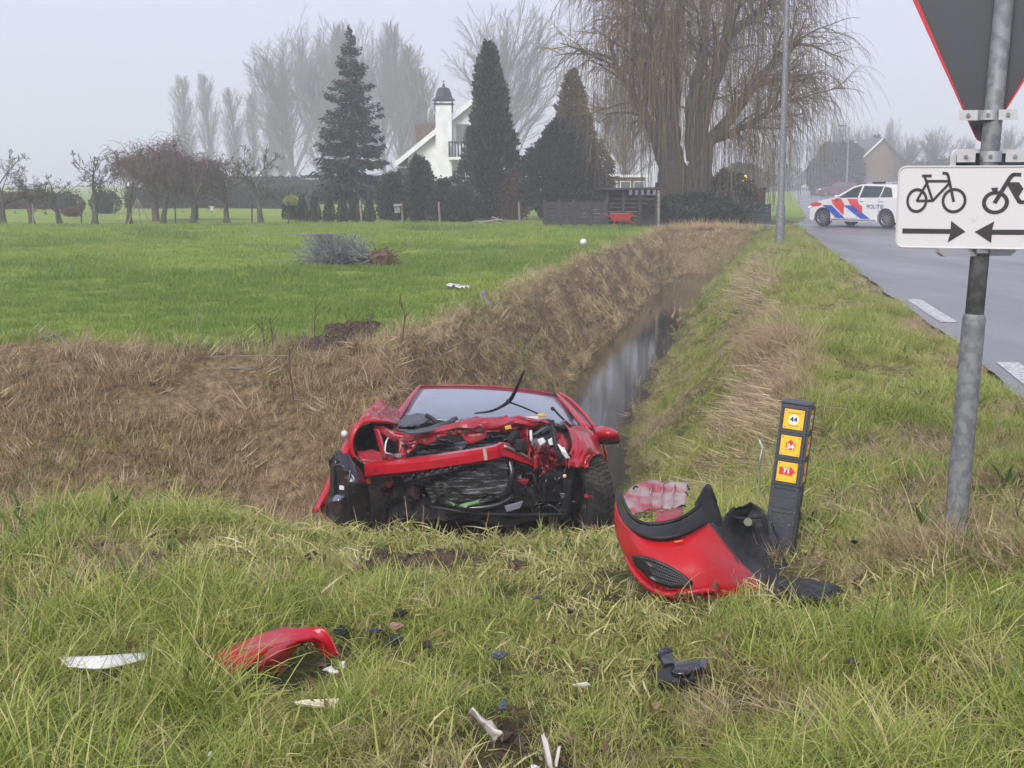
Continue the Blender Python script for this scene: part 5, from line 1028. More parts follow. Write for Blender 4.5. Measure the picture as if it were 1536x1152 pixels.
tr = [[(926, 742, 5.30), (934, 764, 5.14), (948, 782, 5.0), (970, 791, 4.92), (1003, 788, 4.90), (1030, 779, 4.92), (1052, 760, 4.98)], [(924, 748, 5.27), (931, 773, 5.10), (948, 795, 4.94), (974, 807, 4.85), (1005, 808, 4.83), (1035, 798, 4.85), (1063, 783, 4.93)]]
sheet('black_trim', tr, 6, 40, BLK, bmp, .014)
pipe('trim_lip', [(930, 736, 5.34), (937, 757, 5.2), (950, 777, 5.06), (972, 786, 4.98), (1003, 783, 4.96), (1028, 774, 4.98), (1050, 758, 5.02)], .008, BLK, bmp)
# grille opening with its hexagonal mesh
fg = MB().grid(patch([[(948, 833, 4.905), (974, 836, 4.745), (1011, 852, 4.70), (1040, 874, 4.67)], [(953, 848, 4.88), (976, 858, 4.75), (1006, 868, 4.70), (1038, 877, 4.695)], [(959, 856, 4.905), (980, 872, 4.77), (1006, 881, 4.705), (1038, 880, 4.68)]], 8, 20)).build('fog_lamp_grille', BLK, bmp, True, solid=.004)
gp = patch([[(952, 836, 4.88), (974, 839, 4.735), (1011, 855, 4.69), (1034, 872, 4.665)], [(962, 856, 4.88), (980, 870, 4.75), (1006, 878, 4.695), (1034, 878, 4.68)]], 7, 26)
hm_ = MB()
for i in range(6):
    for j in range(0, 25):
        a = gp[i, j]; b_ = gp[i+1, min(25, j+(1 if (i % 2) else 0))]; c_ = gp[i, j+1]
        hm_.tube([a, b_], .0022, 4, cap=False)
    hm_.tube(gp[i], .002, 4, cap=False)
hm_.build('mesh', mat('mesh_plastic', (.05, .05, .055), .35), fg)
pipe('lower_lip', [(940, 835, 5.0), (953, 860, 4.9), (978, 884, 4.79), (1006, 892, 4.71), (1040, 888, 4.68), (1075, 884, 4.70)], .012, RED, bmp)
sheet('side_reflector', [[(1011, 812, 4.80), (1024, 810, 4.80)], [(1012, 814, 4.795), (1025, 812, 4.795)]], 3, 3, ORG, bmp, .003)
# inner panel, seen from the inside
sheet('inner_panel', [[(935, 745, 5.34), (950, 732, 5.5), (972, 722, 5.62), (1000, 723, 5.64), (1033, 724, 5.6)], [(938, 758, 5.22), (958, 750, 5.34), (980, 743, 5.44), (1005, 741, 5.46), (1031, 740, 5.44)], [(949, 774, 5.10), (965, 768, 5.18), (985, 765, 5.22), (1010, 764, 5.24), (1027, 758, 5.26)]], 12, 20, PINK, bmp, .005, dent=.03, seed=4, label='scuffed pinkish inner face of the bumper')
for q in ([(950, 733, 5.43), (953, 730, 5.46), (957, 731, 5.46)], [(1028, 738, 5.45), (1031, 742, 5.42), (1027, 748, 5.38)], [(1016, 762, 5.24), (1024, 758, 5.25), (1029, 760, 5.25)], [(1031, 728, 5.52), (1034, 734, 5.48)]): pipe('clip', q, .004, DK, bmp, 6)
for k in range(4): pipe('panel_rib', [(962+k*17, 726+k*.4, 5.56-.005*k), (958+k*17, 745-k, 5.37), (960+k*16, 765-k*1.2, 5.20)], .0035, PINK, bmp, 5)
sheet('inner_rail', [[(985, 768, 5.16), (1005, 766, 5.18), (1025, 762, 5.2)], [(985, 785, 5.05), (1003, 784, 5.04), (1022, 780, 5.04)]], 4, 6, REDM, bmp, .006, dent=.03)
# black wheel liner behind it
sheet('wheel_liner', [[(1042, 756, 5.02), (1052, 738, 5.06), (1058, 729, 5.10), (1066, 729, 5.10), (1074, 750, 5.12), (1083, 782, 5.2)], [(1052, 768, 5.0), (1060, 766, 5.04), (1068, 765, 5.08), (1075, 772, 5.12), (1082, 782, 5.16), (1090, 798, 5.22)], [(1062, 785, 4.98), (1072, 796, 5.02), (1084, 806, 5.08), (1094, 812, 5.14), (1102, 818, 5.2), (1110, 828, 5.26)]], 10, 18, BLK, bmp, .005, dent=.02, seed=5)
sheet('wheel_liner', [[(1062, 786, 4.965), (1086, 819, 4.90), (1112, 850, 4.87), (1152, 889, 4.87)], [(1078, 788, 5.1), (1104, 818, 5.06), (1132, 850, 5.02), (1166, 888, 4.96)], [(1086, 778, 5.24), (1118, 806, 5.24), (1148, 840, 5.16), (1180, 884, 5.06)], [(1100, 764, 5.30), (1126, 782, 5.34), (1158, 818, 5.26), (1192, 880, 5.1)], [(1114, 759, 5.3), (1133, 759, 5.34), (1160, 792, 5.3), (1186, 862, 5.16)]], 26, 26, BLK, bmp, .005, dent=.05, seed=9)
sheet('wheel_liner', [[(1150, 870, 4.90), (1180, 868, 4.90), (1200, 872, 4.9), (1232, 874, 4.84)], [(1150, 888, 4.79), (1184, 885, 4.74), (1212, 882, 4.74), (1262, 886, 4.72)], [(1150, 899, 4.74), (1190, 903, 4.66), (1225, 901, 4.64), (1258, 892, 4.68)]], 14, 34, BLK, bmp, .005, dent=.06, seed=19, label='ragged tail of the black liner')
for (a, c) in ((1122, 783), (1057, 731)): MB().cyl(W(a, c, 5.22), W(a, c, 5.30), .017, 14).build('clip', mat('clip_hole', (.14, .16, .09), .7), bmp)
pipe('liner_rib', [(1112, 852, 4.93), (1122, 868, 4.9), (1138, 882, 4.88)], [.004, .010, .006], mat('grey_rib', (.09, .10, .12), .4), bmp)
pipe('liner_rib', [(1098, 774, 5.29), (1112, 778, 5.26), (1140, 776, 5.3)], .006, BLK, bmp)
CLEAR += [(1.06, 4.55, .13), (1.17, 4.55, .12), (.9, 4.6, .1), (W(1215, 890, 4.75).x, 4.72, .14), (W(1030, 900, 4.7).x, 4.62, .12), (W(1000, 860, 4.85).x, 5.0, .22), (W(1100, 860, 4.9).x, 5.0, .26), (W(960, 820, 5.1).x, 5.15, .2), (W(1190, 885, 4.95).x, 5.0, .18)]
# ------------------------------------------------------------------ leaning route post
def text_mesh(s, size, material, parent, M, name='number', depth=.0008, bold=.0):
    cu = bpy.data.curves.new(name, 'FONT'); cu.body = s; cu.size = size; cu.align_x = 'CENTER'; cu.align_y = 'CENTER'; cu.extrude = depth; cu.offset = bold
    o = bpy.data.objects.new(name, cu); C.objects.link(o); bpy.context.view_layer.update()
    me = bpy.data.meshes.new_from_object(o.evaluated_get(bpy.context.evaluated_depsgraph_get())); bpy.data.objects.remove(o)
    me.materials.clear(); me.materials.append(material); me.name = name
    q = bpy.data.objects.new(name, me); C.objects.link(q); q.parent = parent; q.matrix_local = M; return q
pb = G(1165, 846); pb = Vector((W(1165, 845, 5.42).x, 5.42, gz(pb.x, 5.42)-.05))
post = empty('route_post', pb, 'leaning dark grey cycle route post with yellow number plates 44, 34 and 71', 'route post')
post.rotation_euler = (R(-4), R(4.9), R(-22))
PG = mat('recycled_plastic', (.04, .044, .052), .55, col2=(.055, .06, .07), ns=8, bump=.15, bs=70, dirt=(.09, .10, .07), dirts=6, dirtlo=.6)
YEL = mat('yellow_plate', (.85, .48, .035), .4, dirt=(.55, .36, .08), dirts=30, dirtlo=.6); WP = mat('white_print', (.8, .8, .78), .5); RP = mat('red_print', (.62, .03, .035), .5); DP = mat('dark_print', (.02, .025, .06), .5); SC = mat('screw', (.25, .22, .15), .4, .6)
Hp, Wd = .705, .118
MB().box((0, 0, Hp/2-.1), (Wd, Wd, Hp+.2), bev=.006).build('post_body', PG, post, local=True)
MB().box((0, 0, Hp+.004), (Wd+.004, Wd+.004, .012), bev=.004).build('cap', PG, post, local=True)
def plate(side, zc, kind, txt):
    Q = Matrix.Identity(4) if side == 0 else Matrix.Rotation(R(90), 4, 'Z')
    def P(u, v, d): return Q @ Vector((u, -Wd/2-d, zc+v))
    def slab(name, pts_, d, th, m_, par): return MB().prism([P(u, v, d) for u, v in pts_], tuple(Q.to_3x3() @ Vector((0, -th, 0)))).build(name, m_, par, local=True)
    s = .041; fr = MB()
    for q in (-1, 1): fr.box(P(q*.052, 0, .002), (.008, .008, .104) if side == 0 else (.008, .008, .104)); fr.box(P(0, q*.05, .0018), ((.104, .008, .008) if side == 0 else (.008, .104, .008)))
    fr.build('plate_frame', PG, post, local=True)
    pl = slab('number_plate', [(-s, -s), (s, -s), (s, s), (-s, s)], .0, .0035, YEL, post)
    for a in (-1, 1):
        for b_ in (-1, 1): slab('screw', [(a*.034+.003*math.cos(k*PI/3), b_*.034+.003*math.sin(k*PI/3)) for k in range(6)], .0036, .0012, SC, pl)
    col = WP
    if kind == 'node':
        slab('white_disc', [(.021*math.cos(k*PI/12)*(1.0 if k % 2 else .93), -.001+.021*math.sin(k*PI/12)) for k in range(24)], .0036, .0008, WP, pl); col = DP
        slab('lettering_line', [(-.026, .024), (.028, .024), (.028, .029), (-.026, .029)], .0036, .0006, mat('olive_print', (.35, .25, .03), .5), pl)
    elif kind == 'up': slab('red_arrow', [(-.017, -.017), (.017, -.017), (.017, .004), (.023, .004), (0, .026), (-.023, .004), (-.017, .004)], .0036, .0008, RP, pl)
    else: slab('red_arrow', [(-.033, -.012), (.012, -.012), (.012, -.019), (.034, .004), (.012, .026), (.012, .019), (-.033, .019)], .0036, .0008, RP, pl)
    for k, v in enumerate((-.025, -.029)): 
        if kind == 'node': slab('lettering_line', [(-.024+.01*k, v), (.022, v), (.022, v+.002), (-.024+.01*k, v+.002)], .0036, .0006, mat('olive_print', (.35, .25, .03), .5), pl)
    c_ = P(0 if kind != 'right' else -.002, -.001 if kind == 'node' else (-.004 if kind == 'up' else .004), .0046)
    M = Matrix.Translation(c_) @ Q @ Matrix.Rotation(R(90), 4, 'X')
    text_mesh(txt, .030, col, pl, M, 'number', .0004, .0009)
for zc, kd, tx in ((Hp-.062, 'node', '44'), (Hp-.172, 'up', '34'), (Hp-.282, 'right', '71')):
    plate(0, zc, kd, tx); plate(1, zc, kd, tx)
for sd_ in (0, 1):
    Q = Matrix.Identity(4) if sd_ == 0 else Matrix.Rotation(R(90), 4, 'Z')
    for zc, hh in ((Hp-.39, .08), (Hp-.56, .22)):
        m_ = MB()
        for q in (-1, 1):
            m_.box(Q @ Vector((q*.042, -Wd/2-.001, zc)), (.006, .006, hh)); m_.box(Q @ Vector((0, -Wd/2-.001, zc+q*hh/2)), ((.09, .006, .006) if sd_ == 0 else (.006, .09, .006)))
        m_.build('panel_rim', PG, post, local=True)
    for a in (-1, 1):
        for zc in (Hp-.50, Hp-.63): MB().ball(Q @ Vector((a*.036, -Wd/2-.002, zc)), .003, 6, 0, 5).build('screw', SC, post, local=True)
CLEAR.append((pb.x, pb.y, .10))
# ------------------------------------------------------------------ traffic sign on its pole
Ys = 5.62; sb = W(1430, 815, Ys); sb.z = gz(sb.x, Ys); sgn = empty('traffic_sign', sb, 'galvanised sign pole with white cycle and moped plate and back of a give-way sign', 'traffic sign')
jt, tp = W(1461, 478, Ys), W(1513, -70, Ys); bt = W(1429, 822, Ys)
MB().tube([bt-Vector((0, 0, .1)), jt, jt+(tp-bt).normalized()*.012, jt+(tp-bt).normalized()*.02], [.048, .048, .046, .040], 24).build('pole_sleeve', GALV, sgn, True, smang=50)
MB().tube([jt, tp], .0385, 24).build('pole', GALV, sgn, True)
WHS = mat('white_sign_sheet', (.56, .56, .565), .4, dirt=(.36, .36, .30), dirts=9, dirtlo=.60, coat=.2); BKS = mat('black_symbol', (.018, .018, .018), .5, dirt=(.08, .05, .04), dirts=20, dirtlo=.62)
yaw = R(20); ax_u = Vector((math.cos(yaw), -math.sin(yaw), 0)); ax_n = Vector((-math.sin(yaw), -math.cos(yaw), 0))   # the plate's left-right and its face normal
lean = (tp-bt).normalized(); pc = W(1472, 311, Ys)+ax_n*.058
def pl3(cx, cy):      # place on the plate face of a point read on the enlarged photograph
    px, py = 1330+cx/6.398, 220+cy/6.4
    sc = 118+(px-1348)*.0532; yc = 309+(px-1348)*.016
    u = (px-1472)/346*(1+(px-1472)*.00070); v = (yc-py)/sc*.335
    return pc+ax_u*(u+.010*0)+Vector((0, 0, v))
def psl(name, pts_, m_, par, d=.0016, th=.0012): return MB().prism([pl3(*p)+ax_n*d for p in pts_], -ax_n*-th).build(name, m_, par)
def rrect(w_, h_, r_, n=5):
    o = []
    for cx, cy, a0 in ((w_/2-r_, h_/2-r_, 0), (-w_/2+r_, h_/2-r_, 90), (-w_/2+r_, -h_/2+r_, 180), (w_/2-r_, -h_/2+r_, 270)):
        for k in range(n+1): a = R(a0+90*k/n); o.append((cx+r_*math.cos(a), cy+r_*math.sin(a)))
    return o
P0 = [pc+ax_u*(u+.012)+Vector((0, 0, v)) for u, v in rrect(.69, .335, .028)]
wp_ = MB().prism(P0, -ax_n*.022).build('cycle_plate', WHS, sgn, label='white sub-plate with bicycle, moped and two arrows')
MB().tube(P0+[P0[0]], .0045, 6).build('plate_edge', mat('plate_edge_grey', (.5, .5, .5), .5), wp_)
def stroke(name, pts_, w_):
    m_ = MB()
    for a, b_ in zip(pts_[:-1], pts_[1:]):
        a = np.array(a, float); b_ = np.array(b_, float); d = (b_-a)/np.linalg.norm(b_-a); q = np.array([-d[1], d[0]])*w_/2; e = d*w_*.12
        m_.prism([pl3(*(a+q-e))+ax_n*.0016, pl3(*(b_+q+e))+ax_n*.0016, pl3(*(b_-q+e))+ax_n*.0016, pl3(*(a-q-e))+ax_n*.0016], ax_n*.0012)
    return m_
def ring(m_, cx, cy, rx, ry, w_, n=36):
    a = np.linspace(0, 2*PI, n, endpoint=False); rw = []
    for (k, d) in ((1, .0016), (1, .0029), ((rx-w_)/rx, .0029), ((rx-w_)/rx, .0016)): rw.append([tuple(pl3(cx+rx*k*math.cos(t), cy+ry*k*math.sin(t))+ax_n*d) for t in a])
    m_.grid(np.array(rw), wrapu=True); return m_
bk = MB()
for st_, w_ in ((([(390, 325), (605, 325)]), 24), ([(372, 290), (460, 515)], 24), ([(345, 275), (435, 275)], 26), ([(398, 335), (300, 512), (460, 512), (612, 345)], 24), ([(545, 248), (585, 250), (598, 275), (660, 520)], 26)):
    s_ = stroke('x', st_, w_); 
    for v_, (f_, mm) in zip(s_.V, s_.F[::3]): pass
    bk.V += s_.V; bk.A += s_.A; bk.F += [(f_+bk.n, mm) for f_, mm in s_.F]; bk.n += s_.n
ring(bk, 300, 509, 109, 118, 26); ring(bk, 662, 512, 115, 122, 26)
bk.build('bicycle_symbol', BKS, wp_)
mp_ = MB()
for st_, w_ in (([(1222, 260), (1165, 258), (1140, 285), (1022, 535)], 36), ([(1130, 345), (1225, 530), (1500, 540), (1560, 420)], 36), ([(1500, 540), (1640, 535)], 30), ([(1490, 400), (1640, 400)], 40)):
    s_ = stroke('x', st_, w_); mp_.V += s_.V; mp_.A += s_.A; mp_.F += [(f_+mp_.n, mm) for f_, mm in s_.F]; mp_.n += s_.n
mp_.prism([pl3(*p)+ax_n*.0014 for p in ((1140, 335), (1212, 335), (1250, 398), (1215, 475), (1180, 440))], ax_n*.0012)
mp_.prism([pl3(*p)+ax_n*.0014 for p in ((985, 392), (1042, 385), (1040, 430), (1000, 425))], ax_n*.0012)
ring(mp_, 1027, 533, 113, 114, 34); ring(mp_, 1620, 545, 113, 116, 34); mp_.build('moped_symbol', BKS, wp_)
psl('arrow_symbol', [(163, 772), (645, 788), (645, 708), (780, 815), (622, 915), (642, 832), (163, 818)], BKS, wp_)
psl('arrow_symbol', [(1640, 812), (1012, 800), (1028, 718), (865, 818), (1010, 930), (1012, 848), (1640, 862)], BKS, wp_)
# give-way sign from behind
GRB = mat('grey_sign_back', (.032, .038, .046), .5, dirt=(.05, .056, .055), dirts=5, dirtlo=.6); RDE = mat('red_sign_edge', (.48, .02, .035), .45)
zc = W(1480, 212, Ys); tip = Vector((zc.x-.002, Ys+.05, zc.z-.0))
def tri(half, h, r_): 
    o = []
    for (cx, cy), a0, a1 in (((0, 0), 210, 330), ((half, h), -30, 90), ((-half, h), 90, 210)):
        for k in range(6): a = R(a0+(a1-a0)*k/5); o.append((cx+r_*math.cos(a), cy+r_*math.sin(a)))
    return o
side_h = .74; hf = side_h*math.tan(R(27.5)); sh = ax_u
def tp3(u, v, d): q = tip+sh*u+Vector((0, 0, .03))+Vector((lean.x*.9, 0, 1))*v; return q-Vector((-math.sin(yaw), -math.cos(yaw), 0))*d
T0 = tri(hf, side_h, .03); T1 = tri(hf-.022, side_h-.028, .012)
gp_ = MB().prism([tp3(u, v, .0) for u, v in T0], tuple(-ax_n*.003)).build('give_way_plate', GRB, sgn, label='grey back of the inverted give-way triangle')
n_ = len(T0); A_ = [tp3(u, v, .004) for u, v in T0]; B_ = [tp3(u, v, -.022) for u, v in T0]
T1 = [(u*.90, .02+(v-.02)*.955) for u, v in T0]; C_ = [tp3(u, v, -.024) for u, v in T1]; D_ = [tp3(u, v, -.003) for u, v in T1]
MB().grid(np.array([[tuple(p) for p in q] for q in (A_, B_, C_, D_)]), wrapu=True).build('red_edge', RDE, gp_)
def band(py, x0, x1, hh, m_=ALU):
    c_ = W((x0+x1)/2, py, Ys); o = MB(); L_ = (x1-x0)/352; 
    for s in (-1, 1):
        o.box(Vector((c_.x, Ys, c_.z))+ax_n*.034+ax_u*s*(L_/2-.018-.0), (.036*2.0, .004, hh), Matrix.Rotation(-yaw, 4, 'Z'))
    a = np.linspace(-.05, PI+.05, 14); o.grid(np.array([[tuple(Vector((c_.x, Ys, c_.z+q))+ax_u*(.0425*math.cos(t))+ax_n*(.042*math.sin(t))) for t in a] for q in (-hh/2, hh/2)]))
    b_ = o.build('clamp', m_, sgn, solid=.003)
    for s in (-1, 1): MB().cyl(Vector((c_.x, Ys, c_.z))+ax_n*.036+ax_u*s*(L_/2-.018), Vector((c_.x, Ys, c_.z))+ax_n*.046+ax_u*s*(L_/2-.018), .0085, 8).build('bolt', GALV, b_)
    MB().cyl(Vector((c_.x, Ys, c_.z))+ax_n*.04, Vector((c_.x, Ys, c_.z))+ax_n*.051, .0085, 8).build('bolt', GALV, b_)
CLMP = mat('clamp_metal', (.42, .43, .43), .45, .6, dirt=(.2, .19, .16), dirts=25, dirtlo=.58)
band(173, 1449, 1516, .040, CLMP); band(235, 1446, 1526, .044, CLMP)
# plate on the far side of the pole, facing the other way
yb_ = R(-14); bu = Vector((math.cos(yb_), -math.sin(yb_), 0)); bn = Vector((-math.sin(yb_), -math.cos(yb_), 0)); bc = W(1488, 300, Ys+.10)
bp = MB().prism([bc+bu*u+Vector((0, 0, v)) for u, v in rrect(.42, .425, .03)], -bn*.004).build('rear_plate', GRB, sgn, label='grey back of a second plate with white folded rim')
A0 = rrect(.42, .425, .03); A1 = rrect(.386, .391, .014)
MB().grid(np.array([[tuple(bc+bu*u+Vector((0, 0, v))+bn*d) for u, v in q] for q, d in ((A0, -.004), (A0, .02), (A1, .02), (A1, .001))]), wrapu=True).build('white_rim', WHS, bp)
bz_ = W(1467, 378, Ys); brk = MB().prism([Vector((bz_.x, Ys, bz_.z))+ax_n*.03+bu*u+Vector((0, 0, v)) for u, v in ((-.18, .018), (.18, .018), (.18, 0), (.155, -.016), (-.155, -.016), (-.18, 0))], tuple(-bn*.03)).build('lower_bracket', CLMP, sgn)
MB().box(Vector((bz_.x, Ys-.045, bz_.z+.004)), (.05, .03, .02), bev=.004).build('bolt', GALV, brk)
CLEAR += [(sb.x, sb.y, .07), (sb.x-.01, sb.y-.12, .08)]
# ------------------------------------------------------------------ debris in the grass
def lay(px, py, dz=0.05): g = G(px, py, dz); g = G(px, py, gz(g.x, g.y)+dz); return g
def piece(name, rows, m_, label, cat, dz=.07, th=.004, nu=8, nv=14, group=None, clear=.12, hump=0, dent=0, seed=0):
    A = [[np.array(tuple(lay(q[0], q[1], dz+(q[2] if len(q) > 2 else 0)))) for q in r_] for r_ in rows]; A = cr1(np.stack([cr1(np.array(r_), nv) for r_ in A]), nu)
    if dent: u, v = np.meshgrid(np.linspace(0, 1, nv), np.linspace(0, 1, nu)); A[:, :, 2] += dent*(fbm(u*4, v*4, 1.3, seed, 2)-.5)
    c_ = A.reshape(-1, 3).mean(0); e = empty(name, (c_[0], c_[1], gz(c_[0], c_[1])), label, cat, group)
    MB().grid(A).build('shard' if cat != 'car part' else 'panel', m_, e, True, solid=th)
    CLEAR.append((c_[0], c_[1]-.02, clear)); return e
fr_ = piece('wing_fragment', [[(316, 986, .02), (345, 968, .06), (400, 946, .10), (452, 940, .12), (490, 950, .09), (510, 983, .02)], [(322, 1000, .01), (352, 985, .06), (408, 963, .10), (452, 956, .10), (482, 962, .07), (500, 985, .0)], [(326, 1018, 0), (362, 1004, .04), (402, 976, .08), (452, 960, .09), (470, 964, .06), (488, 984, .0)]], RED, 'bright red curved wing fragment lying in the foreground grass', 'car part', dz=.05, nu=12, nv=40, clear=.19, dent=.03, seed=3)
A = [[(404, 974, .10), (430, 964, .10), (458, 962, .08)], [(392, 995, .08), (420, 985, .07), (440, 978, .05)], [(384, 1008, .05), (405, 1014, .0), (424, 1009, .0)]]
A = cr1(np.stack([cr1(np.array([tuple(lay(q[0], q[1], .05+q[2])) for q in r_]), 12) for r_ in A]), 10); MB().grid(A).build('panel', RED, fr_, True, solid=.004, label='torn flap of the red fragment')
MB().prism([lay(404, 968, .13), lay(430, 962, .13), lay(420, 975, .12), lay(398, 990, .10), lay(392, 984, .11)], (0, .004, -.004)).build('tear', BLK, fr_)
CLEAR += [(lay(400, 1015).x, lay(400, 1015).y-.04, .12), (lay(450, 985).x, lay(450, 985).y-.05, .10), (lay(350, 990).x, lay(350, 990).y, .13), (lay(480, 965).x, lay(480, 965).y, .12)]
piece('plastic_strip', [[(88, 986, .0), (150, 984, .02), (222, 979, 0)], [(100, 1000, 0), (155, 1003, .0), (216, 990, 0)]], WHT, 'long white plastic strip half hidden in the grass at the left', 'plastic piece', dz=.07, clear=.10, nu=4)
CLEAR.append((lay(200, 985).x, lay(200, 985).y, .08))
# black bracket with three arms
bb_ = lay(1020, 1005, .05); e = empty('black_bracket', (bb_.x, bb_.y, gz(bb_.x, bb_.y)), 'glossy black three-armed plastic bracket in the grass on the right', 'car part')
def sl(pts_, dz=.06, th=.02): return MB().prism([lay(a, c, dz+k) for a, c, k in pts_], (0, .004, -th)).build('arm', BLKG, e, bevel=.004)
sl([(981, 1008, 0), (1000, 1000, .01), (1010, 990, .01), (1058, 990, .01), (1062, 1003, 0), (1040, 1006, 0), (1042, 1018, -.01), (1020, 1022, -.01), (985, 1020, -.01)]); sl([(990, 984, .02), (996, 996, .02), (1012, 994, .02), (1008, 980, .02), (1009, 973, .03), (990, 972, .03), (987, 978, .03)], .062); sl([(1048, 986, .012), (1062, 988, .012), (1060, 1003, .012), (1050, 1000, .01)], .066)
MB().ball(lay(999, 976, .085), (.022, .018, .012), 12, 0, 7).build('knob', BLKG, e, True); MB().ball(lay(1022, 1007, .065), (.035, .03, .012), 14, 0, 7).build('boss', BLKG, e, True)
CLEAR.append((bb_.x, bb_.y, .14))
def shard(px, py, w_, h_, m_, label, name='plastic_shard', cat='plastic piece', ang=0, seed=0, dz=.06, clear=.05, group=None):
    r = np.random.default_rng(seed+int(px)); c_ = lay(px, py, dz); z0 = gz(c_.x, c_.y); o = empty(name, (c_.x, c_.y, z0), label, cat, group); k = 7; aa = np.linspace(0, 2*PI, k, endpoint=False)+r.random(k)*.5
    pts_ = []
    for t in aa:
        u = w_/2*math.cos(t)*(.6+.5*r.random()); v = h_/2*math.sin(t)*(.6+.5*r.random()); x_ = u*math.cos(ang)-v*math.sin(ang); y_ = u*math.sin(ang)+v*math.cos(ang)
        pts_.append(c_+Vector((x_, y_, .35*v+r.normal()*.004)))
    MB().prism(pts_, (0, .003, -.006)).build('shard', m_, o)
    ctr = sum(pts_, Vector())/k; MB().prism([ctr+(p-ctr)*.5+Vector((0, -.002, .004)) for p in pts_], (0, 0, -.003)).build('ridge', m_, o)
    CLEAR.append((c_.x, c_.y-.02, clear)); return o
GRP = mat('grey_shard_plastic', (.055, .065, .075), .35)
shard(258, 878, .07, .13, BLKG, 'glossy black shard at the far left behind the red wing fragment', ang=-.6)
shard(356, 898, .04, .07, GRP, 'small grey shard above the red wing fragment', clear=.03)
shard(514, 946, .08, .06, BLK, 'dark rounded shard right behind the tip of the red wing fragment', clear=.06)
shard(562, 944, .05, .03, GRP, 'small grey shard left of the muddy hollow', clear=.03)
shard(600, 918, .07, .04, BLK, 'dark shard behind the muddy hollow', clear=.04)
shard(595, 938, .05, .045, mat('brown_shard', (.28, .17, .12), .6), 'pinkish brown fragment in the muddy hollow', clear=.05)
shard(593, 958, .06, .05, BLKG, 'crumpled dark scrap in the muddy hollow', clear=.05)
shard(640, 968, .035, .04, BLK, 'small dark shard right of the muddy hollow', clear=.03)
shard(748, 982, .065, .05, GRP, 'grey angular shard in the middle of the foreground', clear=.05)
shard(755, 1056, .035, .05, GRP, 'small grey shard above the white tube', clear=.03)
shard(805, 896, .035, .025, GRP, 'small grey shard between wreck and bumper', clear=.03)
shard(855, 916, .03, .03, BLK, 'tiny black shard below the bumper', clear=.03)
shard(340, 1022, .08, .04, BLK, 'dark scrap under the near edge of the red wing fragment', clear=.04)
shard(1204, 1070, .035, .03, GRP, 'small dark grey shard in the grass at the lower right', clear=.03)
shard(1282, 812, .03, .02, BLK, 'small black shard between route post and sign pole', clear=.03)
shard(1276, 992, .05, .03, mat('dark_clod', (.04, .028, .02), .9), 'dark clod in the grass below the sign pole', name='clod', cat='clod', clear=.04)
shard(474, 1052, .14, .035, mat('cream_plastic', (.68, .62, .50), .5), 'cream-white flat sliver below the red wing fragment', ang=.15, clear=.06)
shard(498, 1005, .06, .018, WHT, 'thin white sliver at the right tip of the red fragment', ang=-.2, clear=.03)
shard(515, 996, .02, .03, WHT, 'small white chip at the right tip of the red fragment', clear=.02)
shard(322, 1018, .03, .02, WHT, 'small white chip under the left end of the red fragment', clear=.03)
shard(870, 1026, .07, .015, WHT, 'thin white sliver in the centre of the foreground', clear=.03)
shard(315, 1134, .02, .02, WHT, 'tiny white chip near the bottom edge, left', clear=.02)
shard(803, 1149, .03, .02, WHT, 'tiny white chip at the bottom edge, beside the white splinter', clear=.02)
DWP = mat('dirty_white_plastic', (.50, .48, .43), .6, dirt=(.22, .18, .12), dirts=22, dirtlo=.52)
piece('plastic_fragment', [[(703, 1068, .05), (716, 1080, .03), (730, 1096, .02), (741, 1114, .0)], [(709, 1066, .07), (722, 1076, .06), (738, 1091, .05), (754, 1104, .03)], [(716, 1068, .05), (728, 1076, .03), (744, 1090, .02), (753, 1112, .0)]], DWP, 'bent dirty white plastic trim piece by the mud at the bottom of the picture', 'plastic piece', dz=.05, nu=9, nv=18, clear=.07, dent=.03, seed=5)
piece('plastic_splinter', [[(812, 1103, .04), (816, 1122, .02), (822, 1150, 0)], [(818, 1102, .05), (824, 1122, .03), (829, 1156, .01)]], DWP, 'narrow white splinter at the bottom edge', 'plastic piece', dz=.05, nu=4, nv=10, clear=.06, dent=.02, seed=6)
piece('plastic_splinter', [[(837, 1120, .03), (834, 1134, .02), (831, 1150, 0)], [(841, 1119, .04), (839, 1134, .02), (835, 1150, .01)]], DWP, 'thin pale splinter right of the white splinter', 'plastic piece', dz=.05, nu=3, nv=8, clear=.04)
pipe_pts = [W(1139, 660, 6.3), W(1144, 672, 6.28), W(1140, 690, 6.27), W(1139, 700, 6.27)]
tag(MB().tube([pipe_pts[3]-Vector((0, 0, .3))]+pipe_pts[::-1], .005, 6).build('bent_wire', ALU), 'thin bent grey wire standing left of the route post', 'wire')
# clods of torn turf
SOIL = mat('wet_soil', (.035, .022, .014), .95, col2=(.075, .05, .032), ns=30, bump=.8, bs=40)
def clods(cx, cy, sx_, sy_, n, seed, label, s0=.03, s1=.09):
    r = np.random.default_rng(seed); m_ = MB()
    for i in range(n):
        x, y = cx+r.normal()*sx_, cy+r.normal()*sy_; s = s0+(s1-s0)*r.random()**2; k = 7; th = np.linspace(.02, PI-.02, 5); a = np.linspace(0, 2*PI, k, endpoint=False)
        P = np.stack([np.sin(th)[:, None]*np.cos(a), np.sin(th)[:, None]*np.sin(a), np.cos(th)[:, None]*np.ones(k)*.7], -1)*(s*(.7+.6*r.random((5, k, 1))))+np.array([x, y, gz(x, y)+s*.3]); m_.grid(P[::-1], wrapu=True)
    tag(m_.build('loose_soil', SOIL), label, 'soil', kind='stuff')
clods(-.32, 5.48, .17, .14, 260, 1, 'dark torn clods of soil on the crest in front of the wreck', .012, .055)
clods(-1.62, 13.5, .13, .38, 260, 2, 'dug dark soil on the edge of the meadow behind the wreck', .02, .075)
